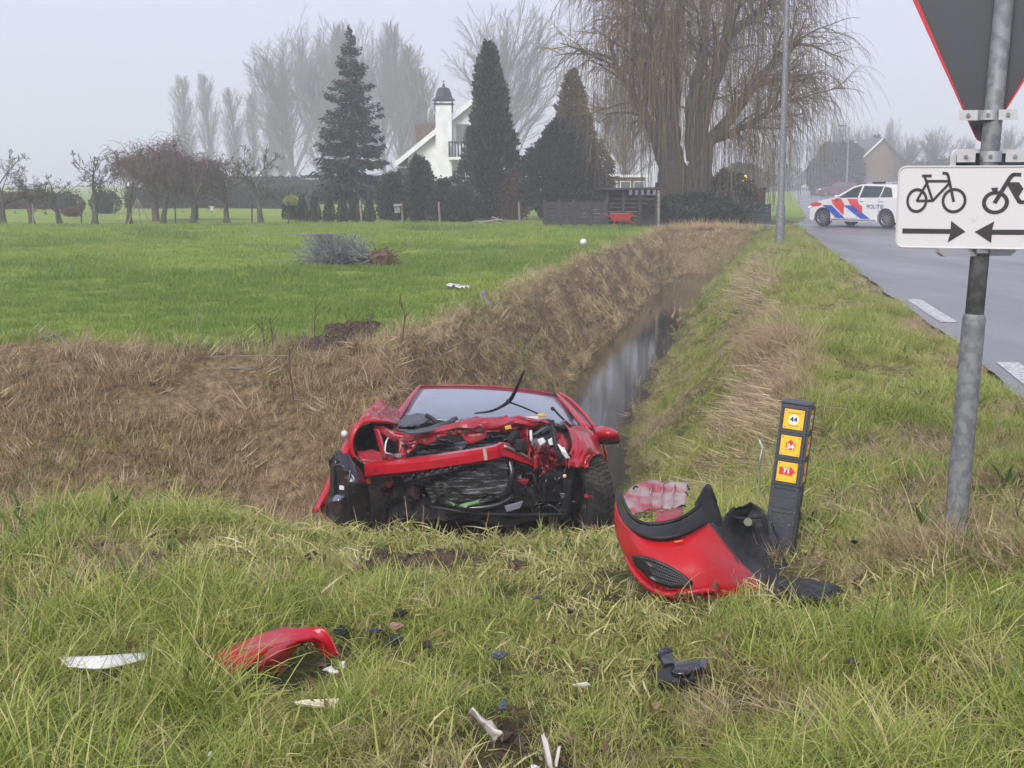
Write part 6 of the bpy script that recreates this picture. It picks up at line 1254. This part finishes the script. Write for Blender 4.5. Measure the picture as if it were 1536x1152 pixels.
clods(-1.76, 12.65, .16, .14, 130, 3, 'dug dark soil at the corner of the ditch bank', .03, .09)
clods(.05, 3.55, .10, .08, 40, 4, 'wet soil showing at the bottom edge', .008, .025)
clods(-.42, 4.2, .08, .06, 40, 5, 'muddy hollow in the foreground grass', .008, .025)
# ------------------------------------------------------------------ things out on the meadow
def lift(px, py): g = G(px, py, 0); return G(px, py, gz(g.x, g.y))
a = lift(875, 371); tag(MB().ball((a.x, a.y, a.z+.12), .085, 16, 0, 10).build('ball', WHT, smooth=True), 'white ball lying on the meadow near the far ditch bank', 'ball'); MB
for px, py, lb in ((680, 435, 'white crumpled bag left of the white scrap on the meadow'), (693, 438, 'white scrap right beside the crumpled white bag on the meadow')):
    g = lift(px, py); r = np.random.default_rng(int(px)); P = np.stack([[((u-.5)*.20+r.normal()*.01, (v-.5)*.14+r.normal()*.01, .05*r.random()) for u in np.linspace(0, 1, 7)] for v in np.linspace(0, 1, 5)]); e = empty('plastic_bag', (g.x, g.y, g.z+.05), lb, 'plastic bag'); MB().grid(P).build('film', WHT, e, True, local=True, solid=.006)
g = lift(728, 455); e = empty('wooden_stub', (g.x, g.y, g.z), 'grey leaning wooden post stub at the edge of the meadow above the bank', 'post'); MB().tube([(.05, 0, -.05), (-.05, 0, .16)], [.05, .045], 8).build('stub', WOODG, e, local=True)
# uprooted shrub with its root ball
g = lift(530, 401); e = empty('uprooted_shrub', (g.x, g.y, g.z), 'felled blue-grey conifer shrub with brown root ball lying on the meadow', 'shrub'); r = np.random.default_rng(4)
n_ = 190; a = r.random(n_)*2*PI; p = np.stack([.30+r.normal(size=n_)*.03, r.normal(size=n_)*.12, .12+.12*r.random(n_)], -1)+np.array([-.1, 0, 0]); d = nrm(np.stack([-1-.2*r.random(n_), r.normal(size=n_)*.5, .30+.42*r.normal(size=n_)], -1)); L_ = .35+.85*r.random(n_)
p[:, 0] += .2-.75*r.random(n_)
BR_, DD = grow(r, p, d, L_*.8, 5, .26, (0, 0, -.02)); BR_[:, :, 2] = np.clip(BR_[:, :, 2], .01, .62); m_ = MB(); tubes(m_, BR_, np.linspace(.009, .004, 6)[None].repeat(n_, 0), 3); P2, D2, L2 = kids(r, BR_, DD, L_, 9, .1, R(46), .34, lambda t: 1)
B2, _ = grow(r, P2, D2, L2, 2, .1, (0, 0, 0)); B2[:, :, 2] = np.clip(B2[:, :, 2], .01, .62); tubes(m_, B2, np.linspace(.006, .003, 3)[None].repeat(len(B2), 0), 3)
m_.build('branches', mat('blue_grey_twigs', (.11, .13, .125), .9, col2=(.19, .205, .20), ns=6), e, local=True)
m_ = MB(); P = []; k = 14
for t in np.linspace(.05, PI-.05, 9): P.append([(.52+.22*math.sin(t)*math.cos(q)*(.8+.4*r.random()), .2*math.sin(t)*math.sin(q)*(.8+.4*r.random()), .16+.17*math.cos(t)*(.8+.4*r.random())) for q in np.linspace(0, 2*PI, k, endpoint=False)])
m_.grid(np.array(P)[::-1], wrapu=True); pr = np.array([[.52, 0, .16]]).repeat(160, 0)+r.normal(size=(160, 3))*.07; dr_ = nrm(r.normal(size=(160, 3))+np.array([.6, 0, -.1])); RT, _ = grow(r, pr, dr_, .18+.3*r.random(160), 4, .25, (0, 0, -.12)); RT[:, :, 2] = np.maximum(RT[:, :, 2], .01); tubes(m_, RT, np.full(RT.shape[:2], .006), 3)
m_.build('root_ball', mat('root_soil', (.09, .055, .035), .95, col2=(.16, .10, .06), ns=20), e, local=True)
# tall bare weed stalks standing on the banks
DSTK = mat('weed_stalk', (.09, .055, .045), .9); r = np.random.default_rng(8)
for i, (px, py0, py1, lb) in enumerate([(474, 450, 560, 'tallest bare reddish stalk at the bank edge left of the wreck'), (405, 476, 545, 'bare stalk left of the tallest one on the bank edge'), (392, 484, 530, 'thin forked stalk beside the second tallest stalk'), (434, 520, 580, 'short bare stalk on the brown bank'), (1519, 768, 835, 'dark bare stalk in the grass right of the sign pole'), (596, 452, 490, 'leaning twig on the meadow edge above the wreck')]):
    Y = 12.4 if i in (0, 1, 2, 5) else (11.2 if i == 3 else 5.6); a, c = W(px+6, py1, Y), W(px, py0, Y); m_ = MB(); P = cr1(np.array([tuple(a-Vector((0, 0, .15))), tuple(a*.5+c*.5+Vector((r.normal()*.02, .02, 0))), tuple(c)]), 8); m_.tube(P, np.linspace(.008, .003, 8)*(1 if i != 4 else .5), 5)
    for k in range(5): q = P[2+k]; m_.tube([q, q+np.array([r.normal()*.05, r.normal()*.03, .08+.05*r.random()])], .003, 4)
    tag(m_.build('weed_stalk', DSTK), lb, 'weed', 'bare weed stalks')
for i, (px0, py0, px1, py1, lb) in enumerate([(50, 500, 145, 545, 'grey bramble branch arching over the bank edge at the left'), (150, 560, 420, 545, 'long grey branches lying along the top of the brown bank'), (320, 470, 352, 540, 'thin pale branch leaning over the meadow edge')]):
    m_ = MB(); 
    for k in range(4 if i < 2 else 1):
        j = r.normal(size=4)*26; a, c = W(px0+j[0], py0+j[1]*.4, 12.2), W(px1+j[2], py1+j[3]*.4, 12.0); mid_ = a*.5+c*.5+Vector((0, .1*r.normal(), .06*r.random())); P = cr1(np.array([tuple(a), tuple(mid_), tuple(c)]), 9); m_.tube(P, np.linspace(.002, .004, 9), 4)
    tag(m_.build('dead_branch', WOODG), lb, 'branch')
# ------------------------------------------------------------------ cars on the road
PW = mat('white_car_paint', (.62, .63, .65), .35, coat=.4); PGL = mat('car_glass', (.035, .045, .05), .08, spec=.9); PBL = mat('police_blue', (.02, .07, .42), .35, coat=.5); PRD = mat('police_red', (.62, .035, .03), .35, coat=.5)
PT = mat('car_tyre', (.02, .02, .022), .8); PRM = mat('car_rim', (.30, .31, .32), .4, .6)
def lit(name, col, e):
    m_ = mat(name, col, .3); b_ = m_.node_tree.nodes['Principled BSDF']; b_.inputs['Emission Color'].default_value = (*col, 1); b_.inputs['Emission Strength'].default_value = e; return m_
def hatch(loc, rz, paint, label, group=None, L=4.25, Hc=1.46, police=False, estate=False):
    c = empty('parked_car' if not police else 'police_car', loc, label, 'car', group); c.rotation_euler.z = rz
    wb = L*.618; xf, xr = wb/2, -wb/2; fo = (L-wb)*.47; nose = xf+fo; tail = nose-L; r = .315
    def arch(cx, s0=20, n=9): return [(cx+.37*math.cos(R(t)), .30+.37*math.sin(R(t))) for t in np.linspace(0, 180, n)]
    ar = [(x, max(z, .20)) for x, z in arch(xf)] ; ar2 = [(x, max(z, .20)) for x, z in arch(xr)]
    low = [(nose-.02, .22), (nose, .40), (nose-.02, .62), (nose-.16, .76), (nose-.55, .87), (xf-.32, .97), (xf-.42, .985), (tail+.35, 1.03), (tail+.06, 1.02), (tail, .86), (tail+.02, .55), (tail+.05, .26)]
    bot = ar2[::-1]+ar[::-1]
    loop = low+[(xr-.37, .20)]+[p for p in ar2[::-1][1:-1]]+[(xr+.37, .20), (xf-.37, .20)]+[p for p in ar[::-1][1:-1]]+[(xf+.37, .20)]
    loop = np.array(loop); cz = np.array([.0, .55]); rows = []
    for s, k in ((-1, .93), (-.985, .975), (-.94, 1.0), (-.5, 1.0), (0, 1.0), (.5, 1.0), (.94, 1.0), (.985, .975), (1, .93)):
        P = loop.copy(); up = (P[:, 1] > .2); P[up] = (P[up]-cz)*np.where(k < 1, 1-(1-k)*.35, 1)+cz
        yw = .89*s*(1-.05*np.clip((P[:, 1]-.75)/.3, 0, 1)-.10*np.clip((np.abs(P[:, 0]-(nose+tail)/2)-L*.38)/(L*.12), 0, 1)**2)
        fr = 1-.06*(s*s)*(np.abs(P[:, 0]-(nose+tail)/2) > L*.44); rows.append(np.stack([P[:, 0]*fr, yw, P[:, 1]], -1))
    b = MB(); b.grid(np.array(rows), wrapu=True); nl = len(loop); b.F.append((np.arange(nl)[None, ::-1], 0)); b.F.append((np.arange(nl)[None]+8*nl, 0))
    b.build('body', paint, c, True, local=True, smang=30)
    rt = tail+(.42 if not estate else .18)
    cab = [(xf-.38, .975), (xf-1.12, 1.38), (xf-1.45, Hc-.01), (-.35, Hc), (rt+.25, Hc-.05), (rt, Hc-.12), (tail+.07, 1.01)]
    rows = []
    for s, k in ((-1, 0), (-.97, 1), (-.5, 1), (0, 1), (.5, 1), (.97, 1), (1, 0)):
        rows.append([(x, s*(.82-.19*np.clip((z-1.0)/.45, 0, 1)), z-(.015 if k == 0 else 0)) for x, z in cab])
    cb = MB(); cb.grid(np.array(rows), wrapu=True); n = len(cab); cb.F.append((np.arange(n)[None, ::-1], 0)); cb.F.append((np.arange(n)[None]+6*n, 0)); cb.build('cabin', paint, c, True, local=True, smang=30)
    hw = lambda z: .82-.19*min(1, max(0, (z-1.0)/.45))+.006
    for s in (-1, 1):
        wins = [[(xf-.62, 1.0), (-.10, 1.0), (-.16, Hc-.06), (xf-1.42, Hc-.07), (xf-1.15, 1.32)], [(-.18, 1.0), (-1.0+.05, 1.0), (-1.02, Hc-.08), (-.24, Hc-.06)], [(-1.0, 1.0), (xr-.18, 1.02), (xr-.02, Hc-.13), (-1.07, Hc-.08)]]
        for wv in wins: MB().prism([(x, s*hw(z), z) for x, z in wv], (0, -s*.012, 0)).build('side_window', PGL, c, local=True)
        dl = MB()
        for (a, b_) in (((-.14, .30), (-.14, .99)), ((xf-.52, .32), (xf-.50, .93)), ((-1.0, .55), (-1.0, .99)), ((-.14, .30), (xf-.52, .32))): dl.tube([(a[0], s*.893, a[1]), (b_[0], s*.868 if b_[1] > .8 else s*.893, b_[1])], .006, 4)
        dl.build('door_gap', PT, c, local=True)
        for hx in (-.30, -1.12): MB().box((hx, s*.885, .90), (.16, .03, .03), bev=.01).build('door_handle', paint, c, local=True)
        MB().box((xf-.66, s*.95, 1.02), (.12, .20, .13), bev=.03).build('mirror', paint, c, local=True)
        MB().box(((xf+xr)/2, s*.865, .245), (wb-.76, .05, .09), bev=.015).build('sill', PT, c, local=True)
        hl = MB().prism([(nose-.05, s*.60, .64), (nose-.10, s*.80, .64), (nose-.42, s*.868, .74), (nose-.30, s*.80, .78), (nose-.14, s*.60, .76)], (0, s*.012, .006)); hl.build('headlight', lit('headlight_glow', (.9, .9, .85), .8) if police else CLEARP, c, local=True)
        MB().prism([(tail-.004, s*.50, .84), (tail-.004, s*.50, .98), (tail+.03, s*.80, .98), (tail+.26, s*.876, .93), (tail+.03, s*.84, .84)], (-.006, s*.012, 0)).build('tail_light', lit('tail_glow', (.85, .10, .02), 1.6) if police else mat('tail_lens', (.3, .02, .02), .3), c, local=True)
        for cx in (xf, xr):
            wz = MB(); wz.lathe([(.20, -.10), (.25, -.11), (.30, -.10), (r, -.07), (r, .07), (.30, .10), (.25, .11), (.20, .10)], (cx, s*.77, r), 'y', 26); wo = wz.build('wheel', PT, c, True, local=True, smang=40)
            rm = MB(); rm.lathe([(.21, .085), (.19, .09), (.18, .05), (.05, .05), (.04, .08), (.01, .08)] if s > 0 else [(.21, -.085), (.19, -.09), (.18, -.05), (.05, -.05), (.04, -.08), (.01, -.08)], (cx, s*.77, r), 'y', 20); rm.build('rim', PT, wo, local=True)
            sp = MB()
            for k in range(10): a = k*PI/5+.1; sp.box((cx+.115*math.cos(a), s*(.77+.075), r+.115*math.sin(a)), (.17, .02, .028), Matrix.Rotation(-a, 4, 'Y'))
            ring_ = [(cx+.205*math.cos(t), s*.86, r+.205*math.sin(t)) for t in np.linspace(0, 2*PI, 21)]; sp.tube(ring_, .012, 5, cap=False); sp.build('spokes', PRM, wo, local=True)
    MB().prism([(xf-.43, -.68, 1.005), (xf-.43, .68, 1.005), (xf-1.10, .60, 1.385), (xf-1.10, -.60, 1.385)], (.01, 0, .008)).build('windscreen', PGL, c, local=True)
    MB().prism([(tail+.075, -.66, 1.05), (tail+.075, .66, 1.05), (rt-.02, .60, Hc-.15), (rt-.02, -.60, Hc-.15)], (-.012, 0, .004)).build('rear_window', PGL, c, local=True)
    MB().box((tail-.01, 0, .38), (.04, 1.5, .14), bev=.015).build('rear_bumper', PT if not police else paint, c, local=True); MB().box((tail-.012, 0, .66), (.012, .5, .11)).build('number_plate', YEL, c, local=True)
    return c, dict(xf=xf, xr=xr, nose=nose, tail=tail)
ar_ = G(1329, 342.5, .01); hd = R(180-51)
D = Vector((math.cos(hd), math.sin(hd), 0)); Lf = Vector((-math.sin(hd), math.cos(hd), 0)); wb = 4.25*.618
ctr = ar_+D*(wb/2)-Lf*.86
pc_, q_ = hatch((ctr.x, ctr.y, .006), hd, PW, 'white police car with red and blue stripes standing across the road', police=True)
def decal(pts_, m_, nm='stripe', d=.8935):
    MB().prism([(x, (d if z < .78 else d-.02*(z-.78)/.2), z) for x, z in pts_], (0, .004, 0)).build(nm, m_, pc_, local=True)
xf = q_['xf']
decal([(xf-.14, .86), (xf-.40, .60), (xf-.68, .30), (xf-.98, .30), (xf-.48, .79), (xf-.42, .86)][::1], PBL) if False else None
for s in (1, -1):
    def dc(pts_, m_):
        P = [(x, s*(.896 if z < .80 else .896-.035*(z-.80)/.18), z) for x, z in pts_]; MB().prism(P, (0, s*.004, 0)).build('stripe', m_, pc_, local=True)
    dc([(xf-.02, .74), (xf-.40, .74), (xf-.98, .30), (xf-.62, .30), (xf-.40, .47)], PBL)
    dc([(xf-.90, .74), (xf-1.28, .74), (xf-2.0, .30), (xf-1.62, .30)], PBL)
    dc([(xf-.36, .93), (xf-.78, .955), (xf-.92, .80), (xf-.92, .40), (xf-.56, .68), (xf-.44, .80)], PRD)
    dc([(xf-1.02, .955), (xf-1.42, .96), (xf-1.52, .80), (xf-1.68, .70), (xf-1.68, .50), (xf-1.66, .42), (xf-1.36, .66), (xf-1.16, .80)], PRD)
    dc([(xf+.52, .70), (xf+.10, .72), (xf+.02, .80), (xf+.30, .84), (xf+.45, .80)], PRD)
    M_ = Matrix.Translation((xf-2.18, s*.899, .70)) @ Matrix.Rotation(R(90), 4, 'X') @ (Matrix.Identity(4) if s < 0 else Matrix.Rotation(PI, 4, 'Y'))
    text_mesh('POLITIE', .20, mat('grey_lettering', (.10, .10, .13), .5), pc_, M_, 'lettering', .001)
MB().box((-.35, 0, 1.50), (.22, .5, .07), bev=.02).build('light_bar', BLK, pc_, local=True)
far = [(1243, 140, R(178), mat('purple_paint', (.10, .015, .05), .35, coat=.5), 'dark purple car parked on the verge below the far street lamp', 1.0), (1316, 138, R(172), mat('silver_paint', (.36, .38, .42), .35, .4), 'silver estate parked in front of the brown house', 1.0), (1290, 143, R(175), mat('grey_paint', (.28, .30, .33), .35, .4), 'pale grey car parked between the purple car and the silver estate', 1.0), (1190, 230, R(95), PW, 'white car far down the road in the haze', 1.0)]
for i, (px, Y, rz, pm, lb, sc) in enumerate(far): hatch((X(px, Y), Y, .02), rz, pm, lb, 'cars parked down the road' if i < 3 else None, estate=(i == 1))
# ------------------------------------------------------------------ scatter the grass (after the debris is known)
def keep_clear(x, y, f=1.0):
    k = np.ones(len(x), bool)
    for (cx, cy, r) in CLEAR: k &= ((x-cx)**2 + (y-cy)**2) > (r*f)**2
    return k
def pts(x, y, r, tilt0=.25, slopef=.6, dz=0):
    az, sl = downhill(x, y)
    flat = sl < .08
    rz = np.where(flat, r.random(len(x))*2*PI, az + PI + r.normal(size=len(x))*.5)
    rx = -(tilt0*r.random(len(x)) + slopef*np.arctan(sl))
    return np.stack([x, y, ground_z(x, y)+dz], -1), np.stack([rx, np.zeros(len(x)), rz], -1)
def bank(n, seed, x0, x1, y0, y1):
    x, y, r = cand(n, x0, x1, y0, y1, seed); d, s, m = zone_masks(x, y)
    k = inview(x, y, 1.2) & (d > r.random(len(x))*.8) & (base_z(x, y) > -1.36) & (r.random(len(x)) > m*.9)
    k &= (fbm(x, y, 1.9, 37, 2) > .33) & (r.random(len(x)) > .35*sst(12.15, 12.5, y)*(x < -1.6))
    k &= ~((np.abs(x+.1-(y-9)*.02) < .95) & (y > 8.2) & (y < 12.9))          # not through the car
    return x[k], y[k], r
# foreground and verge
def verge(n, seed, x0, x1, y0, y1):
    x, y, r = cand(n, x0, x1, y0, y1, seed)
    u = x-xc(y)
    k = inview(x, y) & (x < rl(y)-.04) & ((y < 7.9) | (u > .45)) & keep_clear(x, y)
    k &= ~((y > 46.2) & (y < 50.5) & (x > 5))
    x, y = x[k], y[k]; d, s, m = zone_masks(x, y); rn = r.random(len(x))
    k = (rn > m*1.15) & (base_z(x, y) > -1.2)
    k &= r.random(len(x)) > d*.85
    return x[k], y[k], s[k], r
def vset(n, seed, x0, x1, y0, y1, sc):
    x, y, s, r = verge(n, seed, x0, x1, y0, y1)
    pat = fbm(x, y, 1.6, 51, 3); pat2 = fbm(x, y, .9, 77, 2)
    rn = r.random(len(x))
    td = s > rn*.9
    tl = (~td) & (pat > .50 + .12*(rn-.5)*2)
    tf = (~td) & (~tl) & (pat2 > .50) & (rn < .65)
    to = ~(td | tl | tf)
    scl = sc*(.6+.6*r.random(len(x)))*(.30+1.15*sst(.25, .8, pat))*hcap(x, y)*(1.12-.32*sst(.42, .62, fbm(x, y, 2.4, 91, 2)))
    return x, y, r, scl, td, tl, tf, to
near = vset(15500, 101, -5, 4.2, 2.7, 7.6, .95)
mid = vset(21000, 102, .2, 5.5, 7.4, 18, .8)
far = vset(11000, 103, 2, 10.6, 18, 46.4, 1.15)
def gsc(name, key, cols, nc, tilt, seed, label):
    P_, R_, S_ = [], [], []
    for st in (near, mid, far):
        x, y, r, scl = st[:4]; k = st[key]
        p, ro = pts(x[k], y[k], r, tilt, .5); P_.append(p); R_.append(ro); S_.append(scl[k])
    return scatter(name, cols, nc, np.vstack(P_), np.vstack(R_), np.concatenate(S_), seed, label=label, cat='grass')
gsc('long_grass', 5, c_lush, 6, .6, 1, 'long lush green grass tufts along the verge')
gsc('faded_grass', 7, c_olive, 5, .7, 2, 'shorter olive and yellowing grass between the lush tufts')
# flattened dead grass: verge straw + the swath of mown reeds
P_, R_, S_ = [], [], []
for st in (near, mid, far):
    x, y, r, scl = st[:4]; k = st[4] | st[6]
    az, sl = downhill(x[k], y[k]); m = len(az)
    P_.append(np.stack([x[k], y[k], ground_z(x[k], y[k])+.02], -1))
    R_.append(np.stack([-(.5+.7*r.random(m)), np.zeros(m), r.normal(size=m)*.7+.5], -1)); S_.append(scl[k]*1.1)
scatter('straw', c_flat, 5, np.vstack(P_), np.vstack(R_), np.concatenate(S_), 3, label='flattened pale straw lying on the verge', cat='straw')
x, y, r = cand(9000, -4, 4, 3, 8, 123); k = inview(x, y) & (x < rl(y)-.1) & keep_clear(x, y, .8); h_ = hcap(x, y); d, s, m = zone_masks(x, y); k &= (r.random(len(x)) < 1.15-h_) & (r.random(len(x)) > m*1.1) & (base_z(x, y) > -.8); x, y = x[k], y[k]
p, ro = pts(x, y, r, 1.0, .4); scatter('trodden_grass', c_short, 5, p, ro, .6+.7*r.random(len(x)), 15, label='short trodden yellowish grass on the crest before the wreck', cat='grass')
# thick pale reeds, cut and left lying in swaths
x, y, r = cand(8500, .3, 8, 6.6, 32, 121); u = x-xc(y); sw = np.exp(-((u-2.05-.7*(vn(y, y*0, .4, 7)-.5))/.25)**2)*sst(.36, .56, vn(x, y, .8, 12))*(1-sst(24, 32, y))
sw = np.maximum(sw, .55*np.exp(-((u-1.55-.1*y/8)/.25)**2)*(y < 11)); k = inview(x, y) & (r.random(len(x)) < sw) & keep_clear(x, y, 1.5) & ((u > 1.1) | (y > 9)) & ((x > 1.0) | (y > 7.3)); x, y = x[k], y[k]; m = len(x)
scatter('cut_reeds', c_reed, 5, np.stack([x, y, ground_z(x, y)+.03+.06*r.random(m)], -1), np.stack([-(1.32+.22*r.random(m)), .2*r.normal(size=m), 1.2+r.normal(size=m)*.8], -1), .55+.6*r.random(m), 13, label='pale cut reeds lying in a swath along the ditch', cat='straw')
x, y, r = cand(420, -4, 3.4, 3, 6.6, 122); k = inview(x, y) & keep_clear(x, y, 1.2) & (fbm(x, y, 1.3, 33, 2) > .5); x, y = x[k], y[k]; m = len(x)
scatter('loose_straws', c_reed, 5, np.stack([x, y, ground_z(x, y)+.03], -1), np.stack([-(.6+.8*r.random(m)), np.zeros(m), r.random(m)*6.3], -1), (.25+.35*r.random(m))*hcap(x, y)**.5, 14, label='loose pale straws lying in the foreground grass', cat='straw')
x, y, r = cand(520, -4, 5, 2.9, 12, 141); k = inview(x, y) & (x < rl(y)-.1) & keep_clear(x, y, 1.2) & (base_z(x, y) > -.3) & ((y < 7) | (x-xc(y) > 1.6)) & (fbm(x, y, 1.2, 24, 2) > .5); x, y = x[k], y[k]
p, ro = pts(x, y, r, .4, .3, .03); scatter('broad_weeds', c_weed, 4, p, ro, (.45+.6*r.random(len(x)))*hcap(x, y)**.4, 22, label='low broad-leaved weeds among the verge grass', cat='weeds')
x, y, r = cand(1500, -4, 4.2, 2.9, 12, 142); k = inview(x, y) & (x < rl(y)-.05) & (base_z(x, y) > -.9); x, y = x[k], y[k]
p, ro = pts(x, y, r, .4, .3, .05); scatter('fallen_leaves', c_leaf, 4, p, ro, .4+.7*r.random(len(x)), 23, label='rotting brown leaves scattered in the grass', cat='leaves')
x, y, r = bank(2600, 261, -7.5, 4, 6.6, 24); m = len(x)
scatter('broken_reeds', c_reed, 5, np.stack([x, y, ground_z(x, y)+.06], -1), np.stack([-(.6+.9*r.random(m)), .2*r.normal(size=m), r.random(m)*6.3], -1), .35+.6*r.random(m), 24, label='broken pale reeds tangled over the brown banks', cat='reeds')
# long single blades over the foreground
x, y, s, r = verge(700, 111, -4, 4, 2.8, 7.2)
p, ro = pts(x, y, r, .9, .3); scatter('tall_blades', c_long, 5, p, ro, (.5+.5*r.random(len(x)))*hcap(x, y), 4, label='taller arching grass blades over the verge', cat='grass')
# dead grass on the ditch banks
P_, R_, S_ = [], [], []
for (n_, sd_, bx) in ((9000, 201, (-7.5, 0, 6.6, 13.1)), (9000, 202, (-2, 4, 10, 24)), (7000, 203, (1, 9.5, 24, 46.5))):
    x, y, r = bank(n_, sd_, *bx); p, ro = pts(x, y, r, .5, .55); P_.append(p); R_.append(ro)
    S_.append((.4+.75*r.random(len(x)))*(.35+1.25*fbm(x, y, 1.5, 5, 2))*(1-.5*sst(11.6, 12.2, y)*(x < -1.6))*(1-.35*sst(-1.0, -1.35, x-xc(y)))*(1 if sd_ < 203 else 1.5))
scatter('dead_grass', c_bank, 6, np.vstack(P_), np.vstack(R_), np.concatenate(S_), 5, label='brown dead grass hanging down the ditch banks', cat='grass')
P_, R_, S_ = [], [], []
for (n_, sd_, bx) in ((3400, 211, (-7.5, 0, 6.6, 13.1)), (2200, 212, (-2, 4, 10, 24)), (1300, 213, (1, 9.5, 24, 46.5))):
    x, y, r = bank(n_, sd_, *bx); k = fbm(x, y, 1.1, 65, 2) > .42; x, y = x[k], y[k]; p, ro = pts(x, y, r, .5, .6); P_.append(p); R_.append(ro); S_.append(.6+.6*r.random(len(x)))
scatter('pale_straw', c_flat, 5, np.vstack(P_), np.vstack(R_), np.concatenate(S_), 6, label='paler straw strands among the dead bank grass', cat='straw')
P_, R_, S_ = [], [], []
for (n_, sd_, bx) in ((4600, 221, (-7.5, 0, 6.6, 13.1)), (3400, 222, (-2, 4, 10, 24)), (1200, 223, (1, 9.5, 24, 46))):
    x, y, r = bank(n_, sd_, *bx); k = (fbm(x, y, .9, 69, 2) > .50) | ((x < -3.1+.6*vn(x, y, 1.3, 4)) & (y > 8.8) & (y < 11.2) & (r.random(len(x)) < .8)); x, y = x[k], y[k]; p, ro = pts(x, y, r, .5, .5); P_.append(p); R_.append(ro); S_.append(.5+.5*r.random(len(x)))
P_ += []
# fringe along the top of the field bank
x, y, r = cand(4200, -8, 6.5, 12.2, 44, 231); u = x-xc(y)
k = inview(x, y, 1.2) & (((u > -2.1) & (u < -1.35)) | ((y < 13.3) & (u < -1.4))); x, y = x[k], y[k]
p, ro = pts(x, y, r, .8, .3); P_.append(p); R_.append(ro); S_.append(.4+.6*r.random(len(x)))
scatter('green_regrowth', c_olive, 5, np.vstack(P_), np.vstack(R_), np.concatenate(S_), 7, label='olive tufts of fresh growth on the brown banks', cat='grass')
x, y, r = cand(3000, -8, 6.5, 12.0, 40, 232); u = x-xc(y); k = inview(x, y, 1.2) & (((u > -2.0) & (u < -1.45)) | ((y < 12.9) & (u < -1.4))) & (fbm(x, y, 2.0, 44, 2) > .5); x, y = x[k], y[k]
p, ro = pts(x, y, r, .8, .3); scatter('edge_tufts', c_olive, 5, p, ro, .45+.75*r.random(len(x))**2, 17, label='uneven olive tufts along the top of the field bank', cat='grass')
# heavy matted clumps on the banks and upright stalks along the water
P_, R_, S_ = [], [], []
for (n_, sd_, bx) in ((750, 241, (-7.5, 0, 6.6, 13.1)), (650, 242, (-2, 4, 10, 24)), (420, 243, (1, 9.5, 24, 46))):
    x, y, r = bank(n_, sd_, *bx); k = fbm(x, y, 1.4, 71, 2) > .40; x, y = x[k], y[k]; p, ro = pts(x, y, r, .5, .7); P_.append(p); R_.append(ro); S_.append((.4+.7*r.random(len(x)))*(1-.45*sst(11.6, 12.2, y)*(x < -1.6)))
scatter('matted_clumps', c_mat, 4, np.vstack(P_), np.vstack(R_), np.concatenate(S_), 9, label='heavy matted clumps of dead grass on the ditch banks', cat='grass')
x, y, r = cand(2600, -1, 8, 8.6, 38, 251); u = x-xc(y); e = np.interp(y, [8, 12, 18, 34], [.60, .34, .32, .48]); k = (np.abs(u-e-.12) < .16) & (r.random(len(x)) < np.where(y < 20, .5, .25)) & (fbm(x, y, .9, 14, 2) > .42); x, y = x[k], y[k]
p, ro = pts(x, y, r, .35, 0); scatter('bank_stalks', c_up, 4, p, ro, .25+.4*r.random(len(x)), 10, label='upright tan stalks along the right water edge', cat='reeds')
# meadow
P_, R_, S_, K_ = [], [], [], []
for (n_, sd_, y0, y1, sc) in ((13000, 301, 12.3, 20, 1), (12000, 302, 20, 34, 1.3), (7000, 303, 34, 50, 1.8)):
    x, y, r = cand(n_, -22, 5, y0, y1, sd_); k = inview(x, y) & (x < xc(y)-1.45); x, y = x[k], y[k]
    d, s, m = zone_masks(x, y); k = (d < .4) & (m < .5); x, y = x[k], y[k]
    p, ro = pts(x, y, r, .25, 0); P_.append(p); R_.append(ro); S_.append(sc*(.6+.6*r.random(len(x)))*(.55+.9*fbm(x, y, .5, 81, 3)))
    K_.append(fbm(x, y*.55, .42, 83, 3)+.14*np.clip((16-y)/4, 0, 1)+.12*(r.random(len(x))-.5) > .53)
P_, R_, S_, K_ = np.vstack(P_), np.vstack(R_), np.concatenate(S_), np.concatenate(K_)
scatter('meadow_grass', c_lawn, 4, P_[~K_], R_[~K_], S_[~K_], 8, label='short bright green grass of the meadow', cat='grass')
scatter('deep_meadow_grass', c_lawn2, 4, P_[K_], R_[K_], S_[K_], 18, label='darker green patches of the meadow', cat='grass')
# ------------------------------------------------------------------ haze: one closed box of even, pale air
hm = bpy.data.materials.new('haze_air'); hm.use_nodes = True; n = hm.node_tree.nodes; l = hm.node_tree.links
n.remove(n['Principled BSDF']); v = n.new('ShaderNodeVolumePrincipled')
v.inputs['Color'].default_value = (.93, .95, 1, 1); v.inputs['Density'].default_value = .0031; v.inputs['Anisotropy'].default_value = .1
l.new(v.outputs[0], n['Material Output'].inputs['Volume'])
hz = MB().box((0, 245, 11.5), (1030, 530, 29.4)).build('haze', hm); tag(hz, kind='stuff')
